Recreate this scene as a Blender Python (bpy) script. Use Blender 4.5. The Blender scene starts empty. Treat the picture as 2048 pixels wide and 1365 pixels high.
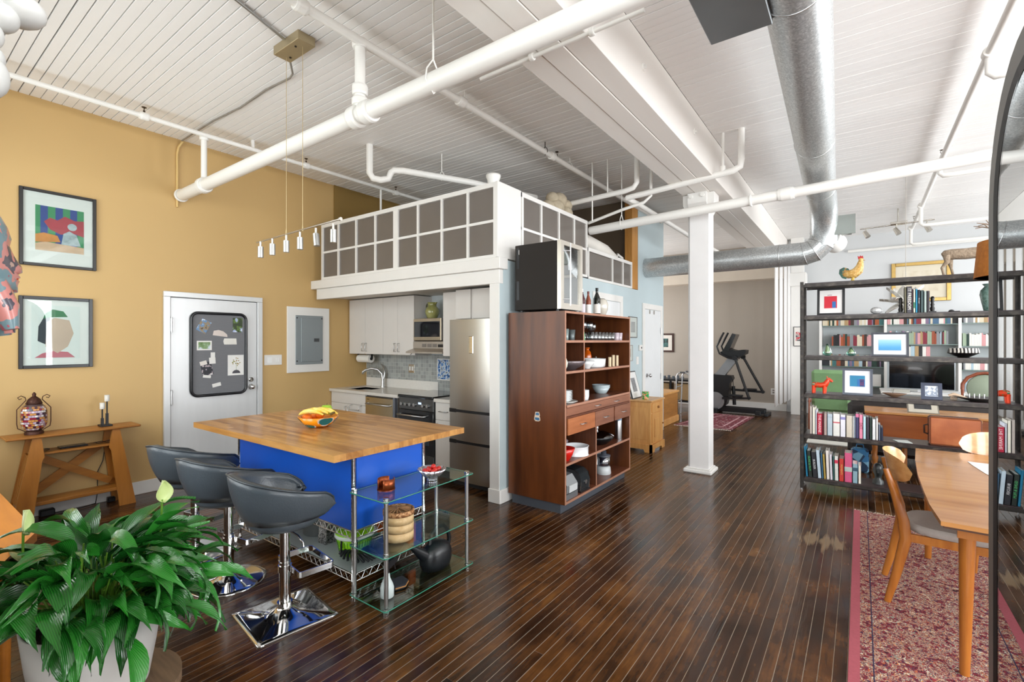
import bpy, bmesh, math, random
from mathutils import Vector, Matrix, Quaternion
R = math.radians
PI = math.pi
rnd = random.Random(7)
SC = bpy.context.scene
COL = SC.collection

# ------------------------------------------------------------------ camera, world, lights, exposure
YAW = math.atan(696.0 / 956.0)
cam = bpy.data.cameras.new('camera')
cam.sensor_width = 36.0
cam.lens = 36.0 * 956.0 / 2048.0
cam.clip_start = 0.02
co = bpy.data.objects.new('camera', cam)
COL.objects.link(co)
co.location = (0, 0, 1.55)
co.rotation_euler = (R(90), 0, YAW)
SC.camera = co
SC.view_settings.view_transform = 'Standard'
SC.view_settings.look = 'None'
SC.view_settings.gamma = 1.0
SC.view_settings.use_curve_mapping = False
SC.view_settings.exposure = 0.27
SC.cycles.use_denoising = True
SC.cycles.denoiser = 'OPENIMAGEDENOISE'
SC.cycles.max_bounces = 9
SC.cycles.diffuse_bounces = 5
SC.cycles.glossy_bounces = 4
SC.cycles.transmission_bounces = 6
SC.cycles.transparent_max_bounces = 20
SC.cycles.sample_clamp_indirect = 6.0
SC.cycles.caustics_reflective = False
SC.cycles.caustics_refractive = False
W = bpy.data.worlds.new('sky')
SC.world = W
W.use_nodes = True
W.node_tree.nodes['Background'].inputs[0].default_value = (0.85, 0.92, 1.0, 1)
W.node_tree.nodes['Background'].inputs[1].default_value = 1.6


def area(name, loc, rot, sx, sy, power, col):
    l = bpy.data.lights.new(name, 'AREA')
    l.shape = 'RECTANGLE'
    l.size = sx
    l.size_y = sy
    l.energy = power
    l.color = col
    o = bpy.data.objects.new(name, l)
    COL.objects.link(o)
    o.location = loc
    o.rotation_euler = rot
    return o


DAY = (0.96, 0.98, 1.0)
# daylight through the tall windows of the right-hand wall (x = 4.3); even fill light added in the unseen bay behind the camera
WIN_Y = [-0.9, 1.3, 3.5, 5.7, 7.9, 10.1]
for wy in WIN_Y:
    area('window_and_fill_light', (4.34, wy + 0.8, 1.95), (0, R(94), 0), 2.3, 1.5, 118 if wy < 5 else (95 if wy < 7 else 66), DAY)
for wx in (-0.2, 1.6, 3.3):
    area('window_and_fill_light', (wx, -2.24, 1.95), (R(108), 0, 0), 1.3, 2.3, 75, DAY)
for wx in (-4.85, -3.2):
    area('window_and_fill_light', (wx, -0.12, 2.0), (R(92), 0, 0), 1.3, 2.3, 42, DAY)
# the bedroom's own window, out of view round the corner
area('window_and_fill_light', (-5.8, 10.4, 1.8), (0, R(-90), 0), 1.6, 2.2, 90, DAY)


# ------------------------------------------------------------------ materials
def lin(h):
    h = h.lstrip('#')
    out = []
    for k in (0, 2, 4):
        c = int(h[k:k + 2], 16) / 255.0
        out.append(c / 12.92 if c <= 0.04045 else ((c + 0.055) / 1.055) ** 2.4)
    return (out[0], out[1], out[2], 1.0)


MC = {}


def base(name, rough=0.5, metal=0.0, spec=0.5, coat=0.0):
    m = bpy.data.materials.new(name)
    m.use_nodes = True
    b = m.node_tree.nodes['Principled BSDF']
    b.inputs['Roughness'].default_value = rough
    b.inputs['Metallic'].default_value = metal
    b.inputs['Specular IOR Level'].default_value = spec
    b.inputs['Coat Weight'].default_value = coat
    return m, m.node_tree.nodes, m.node_tree.links, b


def paint(hexc, rough=0.5, metal=0.0, spec=0.5, var=0.06, scale=6.0, bump=0.0, bscale=60.0, coat=0.0, stretch=(1, 1, 1)):
    """plain procedural colour with slight mottling and optional relief"""
    key = ('paint', hexc, rough, metal, spec, var, scale, bump, bscale, coat, stretch)
    if key in MC:
        return MC[key]
    m, N, L, b = base('paint_' + hexc.strip('#'), rough, metal, spec, coat)
    tc = N.new('ShaderNodeTexCoord')
    mp = N.new('ShaderNodeMapping')
    mp.inputs['Scale'].default_value = stretch
    L.new(tc.outputs['Object'], mp.inputs[0])
    nz = N.new('ShaderNodeTexNoise')
    nz.inputs['Scale'].default_value = scale
    nz.inputs['Detail'].default_value = 4
    L.new(mp.outputs[0], nz.inputs['Vector'])
    mx = N.new('ShaderNodeMix')
    mx.data_type = 'RGBA'
    c = lin(hexc)
    mx.inputs[6].default_value = tuple(max(0, x * (1 - var * 2)) for x in c[:3]) + (1,)
    mx.inputs[7].default_value = tuple(min(1, x * (1 + var * 1.5)) for x in c[:3]) + (1,)
    L.new(nz.outputs['Fac'], mx.inputs[0])
    L.new(mx.outputs[2], b.inputs['Base Color'])
    if bump > 0:
        n2 = N.new('ShaderNodeTexNoise')
        n2.inputs['Scale'].default_value = bscale
        n2.inputs['Detail'].default_value = 3
        L.new(mp.outputs[0], n2.inputs['Vector'])
        bp = N.new('ShaderNodeBump')
        bp.inputs['Strength'].default_value = bump
        bp.inputs['Distance'].default_value = 0.01
        L.new(n2.outputs['Fac'], bp.inputs['Height'])
        L.new(bp.outputs[0], b.inputs['Normal'])
    MC[key] = m
    return m


def wood(c1, c2, axis='Y', rough=0.35, scale=3.0, coat=0.0, perobj=0.0, spec=0.5, fine=14.0, island=False, bump=0.05):
    key = ('wood', c1, c2, axis, rough, scale, coat, perobj, spec, fine, island)
    if key in MC:
        return MC[key]
    m, N, L, b = base('wood_' + c1.strip('#'), rough, 0, spec, coat)
    tc = N.new('ShaderNodeTexCoord')
    mp = N.new('ShaderNodeMapping')
    st = {'X': (0.12, 1, 1), 'Y': (1, 0.12, 1), 'Z': (1, 1, 0.12)}[axis]
    mp.inputs['Scale'].default_value = st
    L.new(tc.outputs['Object'], mp.inputs[0])
    if perobj > 0:
        if island:
            geo = N.new('ShaderNodeNewGeometry')
            ro = geo.outputs['Random Per Island']
        else:
            oi = N.new('ShaderNodeObjectInfo')
            ro = oi.outputs['Random']
        mul = N.new('ShaderNodeMath')
        mul.operation = 'MULTIPLY'
        mul.inputs[1].default_value = 37.0
        L.new(ro, mul.inputs[0])
        cb = N.new('ShaderNodeCombineXYZ')
        for k in range(3):
            L.new(mul.outputs[0], cb.inputs[k])
        L.new(cb.outputs[0], mp.inputs['Location'])
    n1 = N.new('ShaderNodeTexNoise')
    n1.inputs['Scale'].default_value = scale * 2
    n1.inputs['Detail'].default_value = 5
    n1.inputs['Distortion'].default_value = 0.6
    L.new(mp.outputs[0], n1.inputs['Vector'])
    n2 = N.new('ShaderNodeTexNoise')
    n2.inputs['Scale'].default_value = scale * fine
    n2.inputs['Detail'].default_value = 4
    L.new(mp.outputs[0], n2.inputs['Vector'])
    ad = N.new('ShaderNodeMath')
    ad.operation = 'MULTIPLY_ADD'
    ad.inputs[1].default_value = 0.45
    L.new(n2.outputs['Fac'], ad.inputs[0])
    hf = N.new('ShaderNodeMath')
    hf.operation = 'MULTIPLY'
    hf.inputs[1].default_value = 0.55
    L.new(n1.outputs['Fac'], hf.inputs[0])
    L.new(hf.outputs[0], ad.inputs[2])
    fac = ad.outputs[0]
    if perobj > 0:
        a2 = N.new('ShaderNodeMath')
        a2.operation = 'MULTIPLY_ADD'
        a2.inputs[1].default_value = perobj
        L.new(ro, a2.inputs[0])
        s2 = N.new('ShaderNodeMath')
        s2.operation = 'SUBTRACT'
        s2.inputs[1].default_value = perobj * 0.5
        L.new(fac, s2.inputs[0])
        L.new(s2.outputs[0], a2.inputs[2])
        fac = a2.outputs[0]
    cr = N.new('ShaderNodeValToRGB')
    cr.color_ramp.elements[0].position = 0.3
    cr.color_ramp.elements[0].color = lin(c1)
    cr.color_ramp.elements[1].position = 0.7
    cr.color_ramp.elements[1].color = lin(c2)
    L.new(fac, cr.inputs[0])
    L.new(cr.outputs[0], b.inputs['Base Color'])
    bp = N.new('ShaderNodeBump')
    bp.inputs['Strength'].default_value = bump
    bp.inputs['Distance'].default_value = 0.01
    L.new(n2.outputs['Fac'], bp.inputs['Height'])
    L.new(bp.outputs[0], b.inputs['Normal'])
    MC[key] = m
    return m


def ramp_mat(name, stops, tex='noise', scale=5.0, rough=0.5, metal=0.0, stretch=(1, 1, 1), const=True, detail=3, coat=0.0, grad=None):
    m, N, L, b = base(name, rough, metal, 0.5, coat)
    tc = N.new('ShaderNodeTexCoord')
    mp = N.new('ShaderNodeMapping')
    mp.inputs['Scale'].default_value = stretch
    L.new(tc.outputs['Object'], mp.inputs[0])
    if tex == 'noise':
        t = N.new('ShaderNodeTexNoise')
        t.inputs['Scale'].default_value = scale
        t.inputs['Detail'].default_value = detail
        out = t.outputs['Fac']
        L.new(mp.outputs[0], t.inputs['Vector'])
    elif tex == 'voronoi':
        t = N.new('ShaderNodeTexVoronoi')
        t.inputs['Scale'].default_value = scale
        L.new(mp.outputs[0], t.inputs['Vector'])
        out = t.outputs['Color']
    elif tex == 'wave':
        t = N.new('ShaderNodeTexWave')
        t.inputs['Scale'].default_value = scale
        t.inputs['Distortion'].default_value = 1.5 if stretch[0] else 0.3
        t.bands_direction = 'X' if stretch[0] else 'Y'
        L.new(mp.outputs[0], t.inputs['Vector'])
        out = t.outputs['Fac']
    elif tex == 'sep':
        t = N.new('ShaderNodeSeparateXYZ')
        L.new(mp.outputs[0], t.inputs[0])
        out = t.outputs[grad]
    cr = N.new('ShaderNodeValToRGB')
    cr.color_ramp.interpolation = 'CONSTANT' if const else 'LINEAR'
    els = cr.color_ramp.elements
    while len(els) < len(stops):
        els.new(0.5)
    for e, (p, c) in zip(els, stops):
        e.position = p
        e.color = lin(c)
    L.new(out, cr.inputs[0])
    L.new(cr.outputs[0], b.inputs['Base Color'])
    return m


def glass(name, col='#ffffff', rough=0.0, alpha=0.12, ior=1.45):
    """thin clear pane: mostly transparent with a mirror-like reflection"""
    m = bpy.data.materials.new(name)
    m.use_nodes = True
    N, L = m.node_tree.nodes, m.node_tree.links
    N.clear()
    out = N.new('ShaderNodeOutputMaterial')
    tr = N.new('ShaderNodeBsdfTransparent')
    tr.inputs[0].default_value = lin(col)
    gl = N.new('ShaderNodeBsdfGlossy')
    gl.inputs['Roughness'].default_value = rough
    lw = N.new('ShaderNodeLayerWeight')
    lw.inputs[0].default_value = 0.5
    pw = N.new('ShaderNodeMath')
    pw.operation = 'POWER'
    pw.inputs[1].default_value = 4.0
    L.new(lw.outputs['Facing'], pw.inputs[0])
    fr = N.new('ShaderNodeMath')
    fr.operation = 'MULTIPLY_ADD'
    fr.inputs[1].default_value = 0.85
    fr.inputs[2].default_value = 0.035
    L.new(pw.outputs[0], fr.inputs[0])
    ad = N.new('ShaderNodeMath')
    ad.operation = 'ADD'
    ad.use_clamp = True
    ad.inputs[1].default_value = alpha
    L.new(fr.outputs[0], ad.inputs[0])
    mx = N.new('ShaderNodeMixShader')
    L.new(ad.outputs[0], mx.inputs[0])
    L.new(tr.outputs[0], mx.inputs[1])
    L.new(gl.outputs[0], mx.inputs[2])
    L.new(mx.outputs[0], out.inputs[0])
    return m


def emit(name, hexc, s):
    m, N, L, b = base(name, 0.5)
    b.inputs['Base Color'].default_value = lin(hexc)
    b.inputs['Emission Color'].default_value = lin(hexc)
    b.inputs['Emission Strength'].default_value = s
    return m


# shared materials
WHITE = paint('#e6e4e0', 0.45, var=0.02)
CEILW = paint('#ece8e3', 0.55, var=0.03, scale=3)
PIPEW = paint('#eceae5', 0.35, var=0.015)
CHROME = paint('#dcdcdc', 0.06, 1.0, var=0.0)
STEEL = paint('#bdbbb6', 0.28, 1.0, var=0.05, scale=3, stretch=(1, 1, 0.05))
BRUSHED = paint('#c4c4c4', 0.3, 1.0, var=0.03)
BLACK = paint('#17171a', 0.4, var=0.05)
BLACKM = paint('#2b2724', 0.35, 0.6, var=0.12, scale=20)
DARKP = paint('#1c1d20', 0.35)
GLASS = glass('clear_glass', '#f8fbfa', alpha=0.0)
GGLASS = glass('shelf_glass', '#e2f2ec', alpha=0.05)
GEDGE = paint('#2f8a72', 0.12, var=0.1, coat=0.6)
NICKEL = paint('#c9c5bd', 0.25, 1.0, var=0.02)


# ------------------------------------------------------------------ mesh builder
class MB:
    def __init__(s):
        s.v = []
        s.f = []
        s.sm = []

    def add(s, vs, fs, smooth=False, mat=None):
        o = len(s.v)
        if mat is not None:
            vs = [mat @ Vector(p) for p in vs]
        s.v.extend([tuple(p) for p in vs])
        s.f.extend([tuple(i + o for i in f) for f in fs])
        s.sm.extend([smooth] * len(fs))
        return s

    def box(s, x0, x1, y0, y1, z0, z1, b=0.0, mat=None):
        if x0 > x1: x0, x1 = x1, x0
        if y0 > y1: y0, y1 = y1, y0
        if z0 > z1: z0, z1 = z1, z0
        b = min(b, (x1 - x0) * 0.45, (y1 - y0) * 0.45, (z1 - z0) * 0.45)
        if b <= 0:
            vs = [(x, y, z) for z in (z0, z1) for y in (y0, y1) for x in (x0, x1)]
            return s.add(vs, [(0, 2, 3, 1), (4, 5, 7, 6), (0, 1, 5, 4), (2, 6, 7, 3), (0, 4, 6, 2), (1, 3, 7, 5)], False, mat)
        # chamfered box
        vs = []
        idx = {}
        for xi, (X, sx) in enumerate(((x0, 1), (x1, -1))):
            for yi, (Y, sy) in enumerate(((y0, 1), (y1, -1))):
                for zi, (Z, sz) in enumerate(((z0, 1), (z1, -1))):
                    for k, p in enumerate(((X, Y + sy * b, Z + sz * b), (X + sx * b, Y, Z + sz * b), (X + sx * b, Y + sy * b, Z))):
                        idx[(xi, yi, zi, k)] = len(vs)
                        vs.append(p)
        I = lambda x, y, z, k: idx[(x, y, z, k)]
        fs = []
        for a in (0, 1):
            q = [I(a, 0, 0, 0), I(a, 0, 1, 0), I(a, 1, 1, 0), I(a, 1, 0, 0)]
            fs.append(q if a == 0 else q[::-1])
            q = [I(0, a, 0, 1), I(1, a, 0, 1), I(1, a, 1, 1), I(0, a, 1, 1)]
            fs.append(q if a == 0 else q[::-1])
            q = [I(0, 0, a, 2), I(0, 1, a, 2), I(1, 1, a, 2), I(1, 0, a, 2)]
            fs.append(q if a == 0 else q[::-1])
        for a in (0, 1):
            for c in (0, 1):
                fs.append([I(a, c, 0, 0), I(a, c, 0, 1), I(a, c, 1, 1), I(a, c, 1, 0)])
                fs.append([I(a, 0, c, 0), I(a, 0, c, 2), I(a, 1, c, 2), I(a, 1, c, 0)])
                fs.append([I(0, a, c, 1), I(0, a, c, 2), I(1, a, c, 2), I(1, a, c, 1)])
                for e in (0, 1):
                    fs.append([I(a, c, e, 0), I(a, c, e, 1), I(a, c, e, 2)])
        return s.add(vs, fs, False, mat)

    def ring(s, c, ax, r, n, u=None, ry=None, ph=0.0):
        ax = Vector(ax).normalized()
        if u is None:
            u = ax.orthogonal().normalized()
        w = ax.cross(u)
        ry = r if ry is None else ry
        return [Vector(c) + u * (r * math.cos(2 * PI * k / n + ph)) + w * (ry * math.sin(2 * PI * k / n + ph)) for k in range(n)]

    def cyl(s, p0, p1, r0, r1=None, n=16, cap=True, smooth=True, mat=None):
        r1 = r0 if r1 is None else r1
        p0, p1 = Vector(p0), Vector(p1)
        ax = (p1 - p0)
        u = ax.normalized().orthogonal().normalized()
        a = s.ring(p0, ax, r0, n, u)
        b = s.ring(p1, ax, r1, n, u)
        fs = [(k, (k + 1) % n, n + (k + 1) % n, n + k) for k in range(n)]
        s.add(a + b, fs, smooth, mat)
        if cap:
            s.add(a, [tuple(range(n))[::-1]], False, mat)
            s.add(b, [tuple(range(n))], False, mat)
        return s

    def tube(s, pts, r, n=8, closed=False, mat=None, cap=True, ry=None, up=None):
        pts = [Vector(p) for p in pts]
        m = len(pts)
        rs = r if isinstance(r, (list, tuple)) else [r] * m
        tans = []
        for i in range(m):
            a = pts[i - 1] if (i > 0 or closed) else pts[i]
            b = pts[(i + 1) % m] if (i < m - 1 or closed) else pts[i]
            t = (b - a)
            tans.append(t.normalized() if t.length > 1e-9 else Vector((0, 0, 1)))
        u = Vector(up) if up else tans[0].orthogonal()
        u = (u - tans[0] * u.dot(tans[0])).normalized()
        vs = []
        for i in range(m):
            u = (u - tans[i] * u.dot(tans[i]))
            u = u.normalized() if u.length > 1e-6 else tans[i].orthogonal().normalized()
            rr = rs[i]
            vs += s.ring(pts[i], tans[i], rr, n, u, None if ry is None else ry * rr / max(rs))
        fs = []
        for i in range(m if closed else m - 1):
            j = (i + 1) % m
            for k in range(n):
                fs.append((i * n + k, i * n + (k + 1) % n, j * n + (k + 1) % n, j * n + k))
        s.add(vs, fs, True, mat)
        if cap and not closed:
            s.add(vs[:n], [tuple(range(n))[::-1]], False, mat)
            s.add(vs[-n:], [tuple(range(n))], False, mat)
        return s

    def lathe(s, prof, c=(0, 0, 0), n=24, mat=None, smooth=True, sx=1.0, sy=1.0, mod=None):
        vs = []
        m = len(prof)
        for (r, z) in prof:
            for k in range(n):
                a = 2 * PI * k / n
                rr = r * (mod(a) if mod else 1.0)
                vs.append((c[0] + rr * math.cos(a) * sx, c[1] + rr * math.sin(a) * sy, c[2] + z))
        fs = []
        for i in range(m - 1):
            for k in range(n):
                fs.append((i * n + k, i * n + (k + 1) % n, (i + 1) * n + (k + 1) % n, (i + 1) * n + k))
        s.add(vs, fs, smooth, mat)
        if prof[0][0] > 1e-6:
            s.add(vs[:n], [tuple(range(n))[::-1]], False)
        if prof[-1][0] > 1e-6 and prof[-1] != prof[0]:
            s.add(vs[-n:], [tuple(range(n))], False)
        return s

    def ell(s, c, rx, ry, rz, n=16, m=10, mat=None):
        prof = []
        vs = []
        for i in range(m + 1):
            t = -PI / 2 + PI * i / m
            for k in range(n):
                a = 2 * PI * k / n
                vs.append((c[0] + rx * math.cos(t) * math.cos(a), c[1] + ry * math.cos(t) * math.sin(a), c[2] + rz * math.sin(t)))
        fs = []
        for i in range(m):
            for k in range(n):
                fs.append((i * n + k, i * n + (k + 1) % n, (i + 1) * n + (k + 1) % n, (i + 1) * n + k))
        return s.add(vs, fs, True, mat)

    def prism(s, poly, a, b, axis='Z', mat=None, smooth=False):
        """2D polygon extruded along an axis; poly coords are the two other axes in order"""
        def P(p, t):
            return {'Z': (p[0], p[1], t), 'Y': (p[0], t, p[1]), 'X': (t, p[0], p[1])}[axis]
        n = len(poly)
        vs = [P(p, a) for p in poly] + [P(p, b) for p in poly]
        fs = [(k, (k + 1) % n, n + (k + 1) % n, n + k) for k in range(n)]
        s.add(vs, fs, smooth, mat)
        s.add(vs, [tuple(range(n))[::-1], tuple(range(n, 2 * n))], False, mat)
        return s

    def bar(s, p0, p1, w, h, mat=None, up=(0, 0, 1)):
        """rectangular bar between two points"""
        p0, p1 = Vector(p0), Vector(p1)
        d = (p1 - p0).normalized()
        up = Vector(up)
        sd = d.cross(up)
        if sd.length < 1e-5:
            sd = Vector((1, 0, 0))
        sd.normalize()
        u2 = sd.cross(d)
        vs = []
        for p in (p0, p1):
            for a, b in ((-1, -1), (1, -1), (1, 1), (-1, 1)):
                vs.append(p + sd * a * w / 2 + u2 * b * h / 2)
        return s.add(vs, [(3, 2, 1, 0), (4, 5, 6, 7), (0, 1, 5, 4), (1, 2, 6, 5), (2, 3, 7, 6), (3, 0, 4, 7)], False, mat)

    def grid(s, pts, nu, nv, th=0.0, closed=False, mat=None):
        """surface from nu*nv points (row major), optional thickness along normals"""
        fs = []
        for i in range(nu - 1):
            for j in range(nv - 1 if not closed else nv):
                j2 = (j + 1) % nv
                fs.append((i * nv + j, i * nv + j2, (i + 1) * nv + j2, (i + 1) * nv + j))
        if th <= 0:
            return s.add(pts, fs, True, mat)
        bm = bmesh.new()
        bv = [bm.verts.new(p) for p in pts]
        for f in fs:
            try:
                bm.faces.new([bv[i] for i in f])
            except ValueError:
                pass
        bm.normal_update()
        nor = [v.normal.copy() for v in bv]
        bm.free()
        P2 = [Vector(p) - nr * th for p, nr in zip(pts, nor)]
        N0 = len(pts)
        allf = list(fs) + [tuple(i + N0 for i in f[::-1]) for f in fs]
        def edge(a, b):
            allf.append((a, b, b + N0, a + N0))
        if not closed:
            for i in range(nu - 1):
                edge(i * nv, (i + 1) * nv)
                edge((i + 1) * nv + nv - 1, i * nv + nv - 1)
        for j in range(nv - 1 if not closed else nv):
            j2 = (j + 1) % nv
            edge(j2, j)
            edge((nu - 1) * nv + j, (nu - 1) * nv + j2)
        return s.add([tuple(p) for p in pts] + [tuple(p) for p in P2], allf, True, mat)

    def bbox(s):
        xs, ys, zs = zip(*s.v)
        return min(xs), max(xs), min(ys), max(ys), min(zs), max(zs)

    def xf(s, M):
        s.v = [tuple(M @ Vector(p)) for p in s.v]
        return s

    def mesh(s, name, origin, mats):
        me = bpy.data.meshes.new(name)
        ox, oy, oz = origin
        me.from_pydata([(x - ox, y - oy, z - oz) for x, y, z in s.v], [], s.f)
        me.polygons.foreach_set('use_smooth', s.sm)
        for m in (mats if isinstance(mats, (list, tuple)) else [mats]):
            me.materials.append(m)
        me.update()
        return me


def worldloc(p):
    v = Vector((0, 0, 0))
    while p is not None:
        v += p.location
        p = p.parent
    return v


def obj(name, mb, mat, parent=None, label=None, origin=None):
    """ONE mesh object from world coordinates (before any turning of its thing)"""
    if origin is None:
        if parent is not None:
            origin = worldloc(parent)
        else:
            b = mb.bbox()
            origin = ((b[0] + b[1]) / 2, (b[2] + b[3]) / 2, b[4])
    me = mb.mesh(name, origin, mat)
    o = bpy.data.objects.new(name, me)
    COL.objects.link(o)
    if parent is not None:
        o.parent = parent
    else:
        o.location = origin
    if label:
        o['label'] = label
    return o


def tag(o, label, cat, group=None):
    o['label'] = label
    o['category'] = cat
    if group:
        o['group'] = group
    return o


def thing(name, label, cat, loc, group=None):
    o = bpy.data.objects.new(name, None)
    o.empty_display_size = 0.1
    COL.objects.link(o)
    o.location = loc
    return tag(o, label, cat, group)


def single(name, mb, mat, label, cat, group=None):
    return tag(obj(name, mb, mat), label, cat, group)


def struct(name, mb, mat, parent=None):
    o = obj(name, mb, mat, parent, origin=(0, 0, 0) if parent is None else None)
    if parent is None:
        o['kind'] = 'structure'
    return o


def dup(root, loc, rotz, label, group=None, name=None):
    r = root.copy()
    COL.objects.link(r)
    r.location = loc
    r.rotation_euler = (0, 0, rotz)
    r['label'] = label
    if group:
        r['group'] = group
    for ch in list(root.children):
        c = ch.copy()
        COL.objects.link(c)
        c.parent = r
        for g in ch.children:
            d = g.copy()
            COL.objects.link(d)
            d.parent = c
    return r


def inst(src, name, loc, rot=(0, 0, 0), parent=None, scale=None, mat=None):
    """another object sharing a mesh"""
    o = bpy.data.objects.new(name, src)
    COL.objects.link(o)
    if parent is not None:
        o.parent = parent
    o.location = loc
    o.rotation_euler = rot
    if scale:
        o.scale = scale
    return o


def text_on(parent, txt, loc, size, mat, M, name='lettering'):
    """flat raised lettering: M is a 3x3 rotation (columns: text right, text up, normal)"""
    cu = bpy.data.curves.new(name, 'FONT')
    cu.body = txt
    cu.size = size
    cu.align_x = 'CENTER'
    cu.align_y = 'CENTER'
    cu.extrude = 0.0004
    cu.resolution_u = 2
    to = bpy.data.objects.new(name, cu)
    COL.objects.link(to)
    dg = bpy.context.evaluated_depsgraph_get()
    me = bpy.data.meshes.new_from_object(to.evaluated_get(dg))
    bpy.data.objects.remove(to)
    for v in me.vertices:
        v.co = M @ v.co
    me.materials.clear()
    me.materials.append(mat)
    o = bpy.data.objects.new(name, me)
    COL.objects.link(o)
    o.parent = parent
    o.location = Vector(loc) - worldloc(parent)
    return o


def rot3(right, up):
    r, u = Vector(right).normalized(), Vector(up).normalized()
    n = r.cross(u)
    return Matrix((r, u, n)).transposed()


def rrect(x0, x1, y0, y1, r, n=5):
    out = []
    for cx, cy, a0 in ((x1 - r, y1 - r, 0), (x0 + r, y1 - r, 90), (x0 + r, y0 + r, 180), (x1 - r, y0 + r, 270)):
        for k in range(n + 1):
            a = R(a0 + 90 * k / n)
            out.append((cx + r * math.cos(a), cy + r * math.sin(a)))
    return out


# ------------------------------------------------------------------ room shell
YELLOW = paint('#c6a46c', 0.55, var=0.02, scale=1.5)
LBLUE = paint('#bdccd0', 0.55, var=0.02, scale=2)
TAUPE = paint('#aca195', 0.6, var=0.02, scale=2)
GREYW = paint('#d3d5d6', 0.55, var=0.02, scale=2)
OFFW = paint('#dfdcd6', 0.5, var=0.02)
LOFTD = paint('#5a4c3c', 0.6, var=0.06)
HC = 3.71      # underside of the ceiling boards

mb = MB(); mb.box(-6.1, 4.5, -2.4, 12.25, -0.12, -0.0016)
floor = struct('floor', mb, paint('#a39684', 0.6, var=0.15, scale=12))
def plank_mat(name, island):
    m, N, L, b = base(name, 0.2, 0, 0.4, 0.05)
    geo = N.new('ShaderNodeNewGeometry')
    if island: ro = geo.outputs['Random Per Island']
    else: ro = N.new('ShaderNodeObjectInfo').outputs['Random']
    mu = N.new('ShaderNodeMath'); mu.operation = 'MULTIPLY'; mu.inputs[1].default_value = 53.0; L.new(ro, mu.inputs[0])
    cb = N.new('ShaderNodeCombineXYZ'); L.new(mu.outputs[0], cb.inputs[0]); L.new(mu.outputs[0], cb.inputs[2])
    ad = N.new('ShaderNodeVectorMath'); ad.operation = 'ADD'; L.new(geo.outputs['Position'], ad.inputs[0]); L.new(cb.outputs[0], ad.inputs[1])
    mp = N.new('ShaderNodeMapping'); mp.inputs['Scale'].default_value = (1, 0.1, 1); L.new(ad.outputs[0], mp.inputs[0])
    g1 = N.new('ShaderNodeTexNoise'); g1.inputs['Scale'].default_value = 22; g1.inputs['Detail'].default_value = 6; g1.inputs['Distortion'].default_value = .5; L.new(mp.outputs[0], g1.inputs['Vector'])
    g2 = N.new('ShaderNodeTexNoise'); g2.inputs['Scale'].default_value = 90; g2.inputs['Detail'].default_value = 4; L.new(mp.outputs[0], g2.inputs['Vector'])
    bl = N.new('ShaderNodeTexNoise'); bl.inputs['Scale'].default_value = 2.6; bl.inputs['Detail'].default_value = 4; bl.inputs['Roughness'].default_value = .6; L.new(geo.outputs['Position'], bl.inputs['Vector'])
    def mad(x, k, c):
        n_ = N.new('ShaderNodeMath'); n_.operation = 'MULTIPLY_ADD'; n_.inputs[1].default_value = k; L.new(x, n_.inputs[0])
        if isinstance(c, float): n_.inputs[2].default_value = c
        else: L.new(c, n_.inputs[2])
        return n_.outputs[0]
    f = mad(ro, .26, mad(bl.outputs['Fac'], .8, mad(g1.outputs['Fac'], .55, mad(g2.outputs['Fac'], .3, -.47))))
    cr = N.new('ShaderNodeValToRGB'); els = cr.color_ramp.elements
    for st_ in (1, 2): els.new(.5)
    for e_, (p_, c_) in zip(els, ((.18, '#160a04'), (.42, '#39200d'), (.62, '#5c3818'), (.9, '#86592a'))): e_.position = p_; e_.color = lin(c_)
    L.new(f, cr.inputs[0])
    # a scuffed, splintered patch where the boards have lifted
    sb = N.new('ShaderNodeMapping'); sb.inputs['Location'].default_value = (.23 / .2, -4.42 / .22, 0); sb.inputs['Scale'].default_value = (1 / .2, 1 / .22, 0); L.new(geo.outputs['Position'], sb.inputs[0])
    ln_ = N.new('ShaderNodeVectorMath'); ln_.operation = 'LENGTH'; L.new(sb.outputs[0], ln_.inputs[0])
    ms = N.new('ShaderNodeMath'); ms.operation = 'MULTIPLY_ADD'; ms.inputs[1].default_value = -1.0; L.new(ln_.outputs['Value'], ms.inputs[0]); L.new(mad(g1.outputs['Fac'], 3.2, -.75), ms.inputs[2])
    mm_ = N.new('ShaderNodeMath'); mm_.operation = 'MULTIPLY'; mm_.use_clamp = True; mm_.inputs[1].default_value = 2.2; L.new(ms.outputs[0], mm_.inputs[0])
    wx_ = N.new('ShaderNodeMix'); wx_.data_type = 'RGBA'; wx_.inputs[7].default_value = lin('#8c7458'); L.new(mm_.outputs[0], wx_.inputs[0]); L.new(cr.outputs[0], wx_.inputs[6]); L.new(wx_.outputs[2], b.inputs['Base Color'])
    L.new(mad(bl.outputs['Fac'], .35, .04), b.inputs['Roughness'])
    bp_ = N.new('ShaderNodeBump'); bp_.inputs['Strength'].default_value = .18; bp_.inputs['Distance'].default_value = .01; L.new(mad(bl.outputs['Fac'], 1.2, g1.outputs['Fac']), bp_.inputs['Height']); L.new(bp_.outputs[0], b.inputs['Normal'])
    return m
PLANK = plank_mat('floor_planks', False)
PITCH = 0.0552
strip_meshes = {}
def strip(y0, y1, x):
    key = round(y1 - y0, 2)
    if key not in strip_meshes:
        b = MB(); b.box(-PITCH / 2 + 0.0013, PITCH / 2 - 0.0013, -key / 2, key / 2, -0.018, 0, 0.0012)
        strip_meshes[key] = b.mesh('plank', (0, 0, 0), PLANK)
    inst(strip_meshes[key], 'plank', (x, (y0 + y1) / 2, rnd.uniform(-0.0006, 0)), (0, 0, 0), floor)
far = MB()
n = 0
x = -5.9 + PITCH / 2
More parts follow.
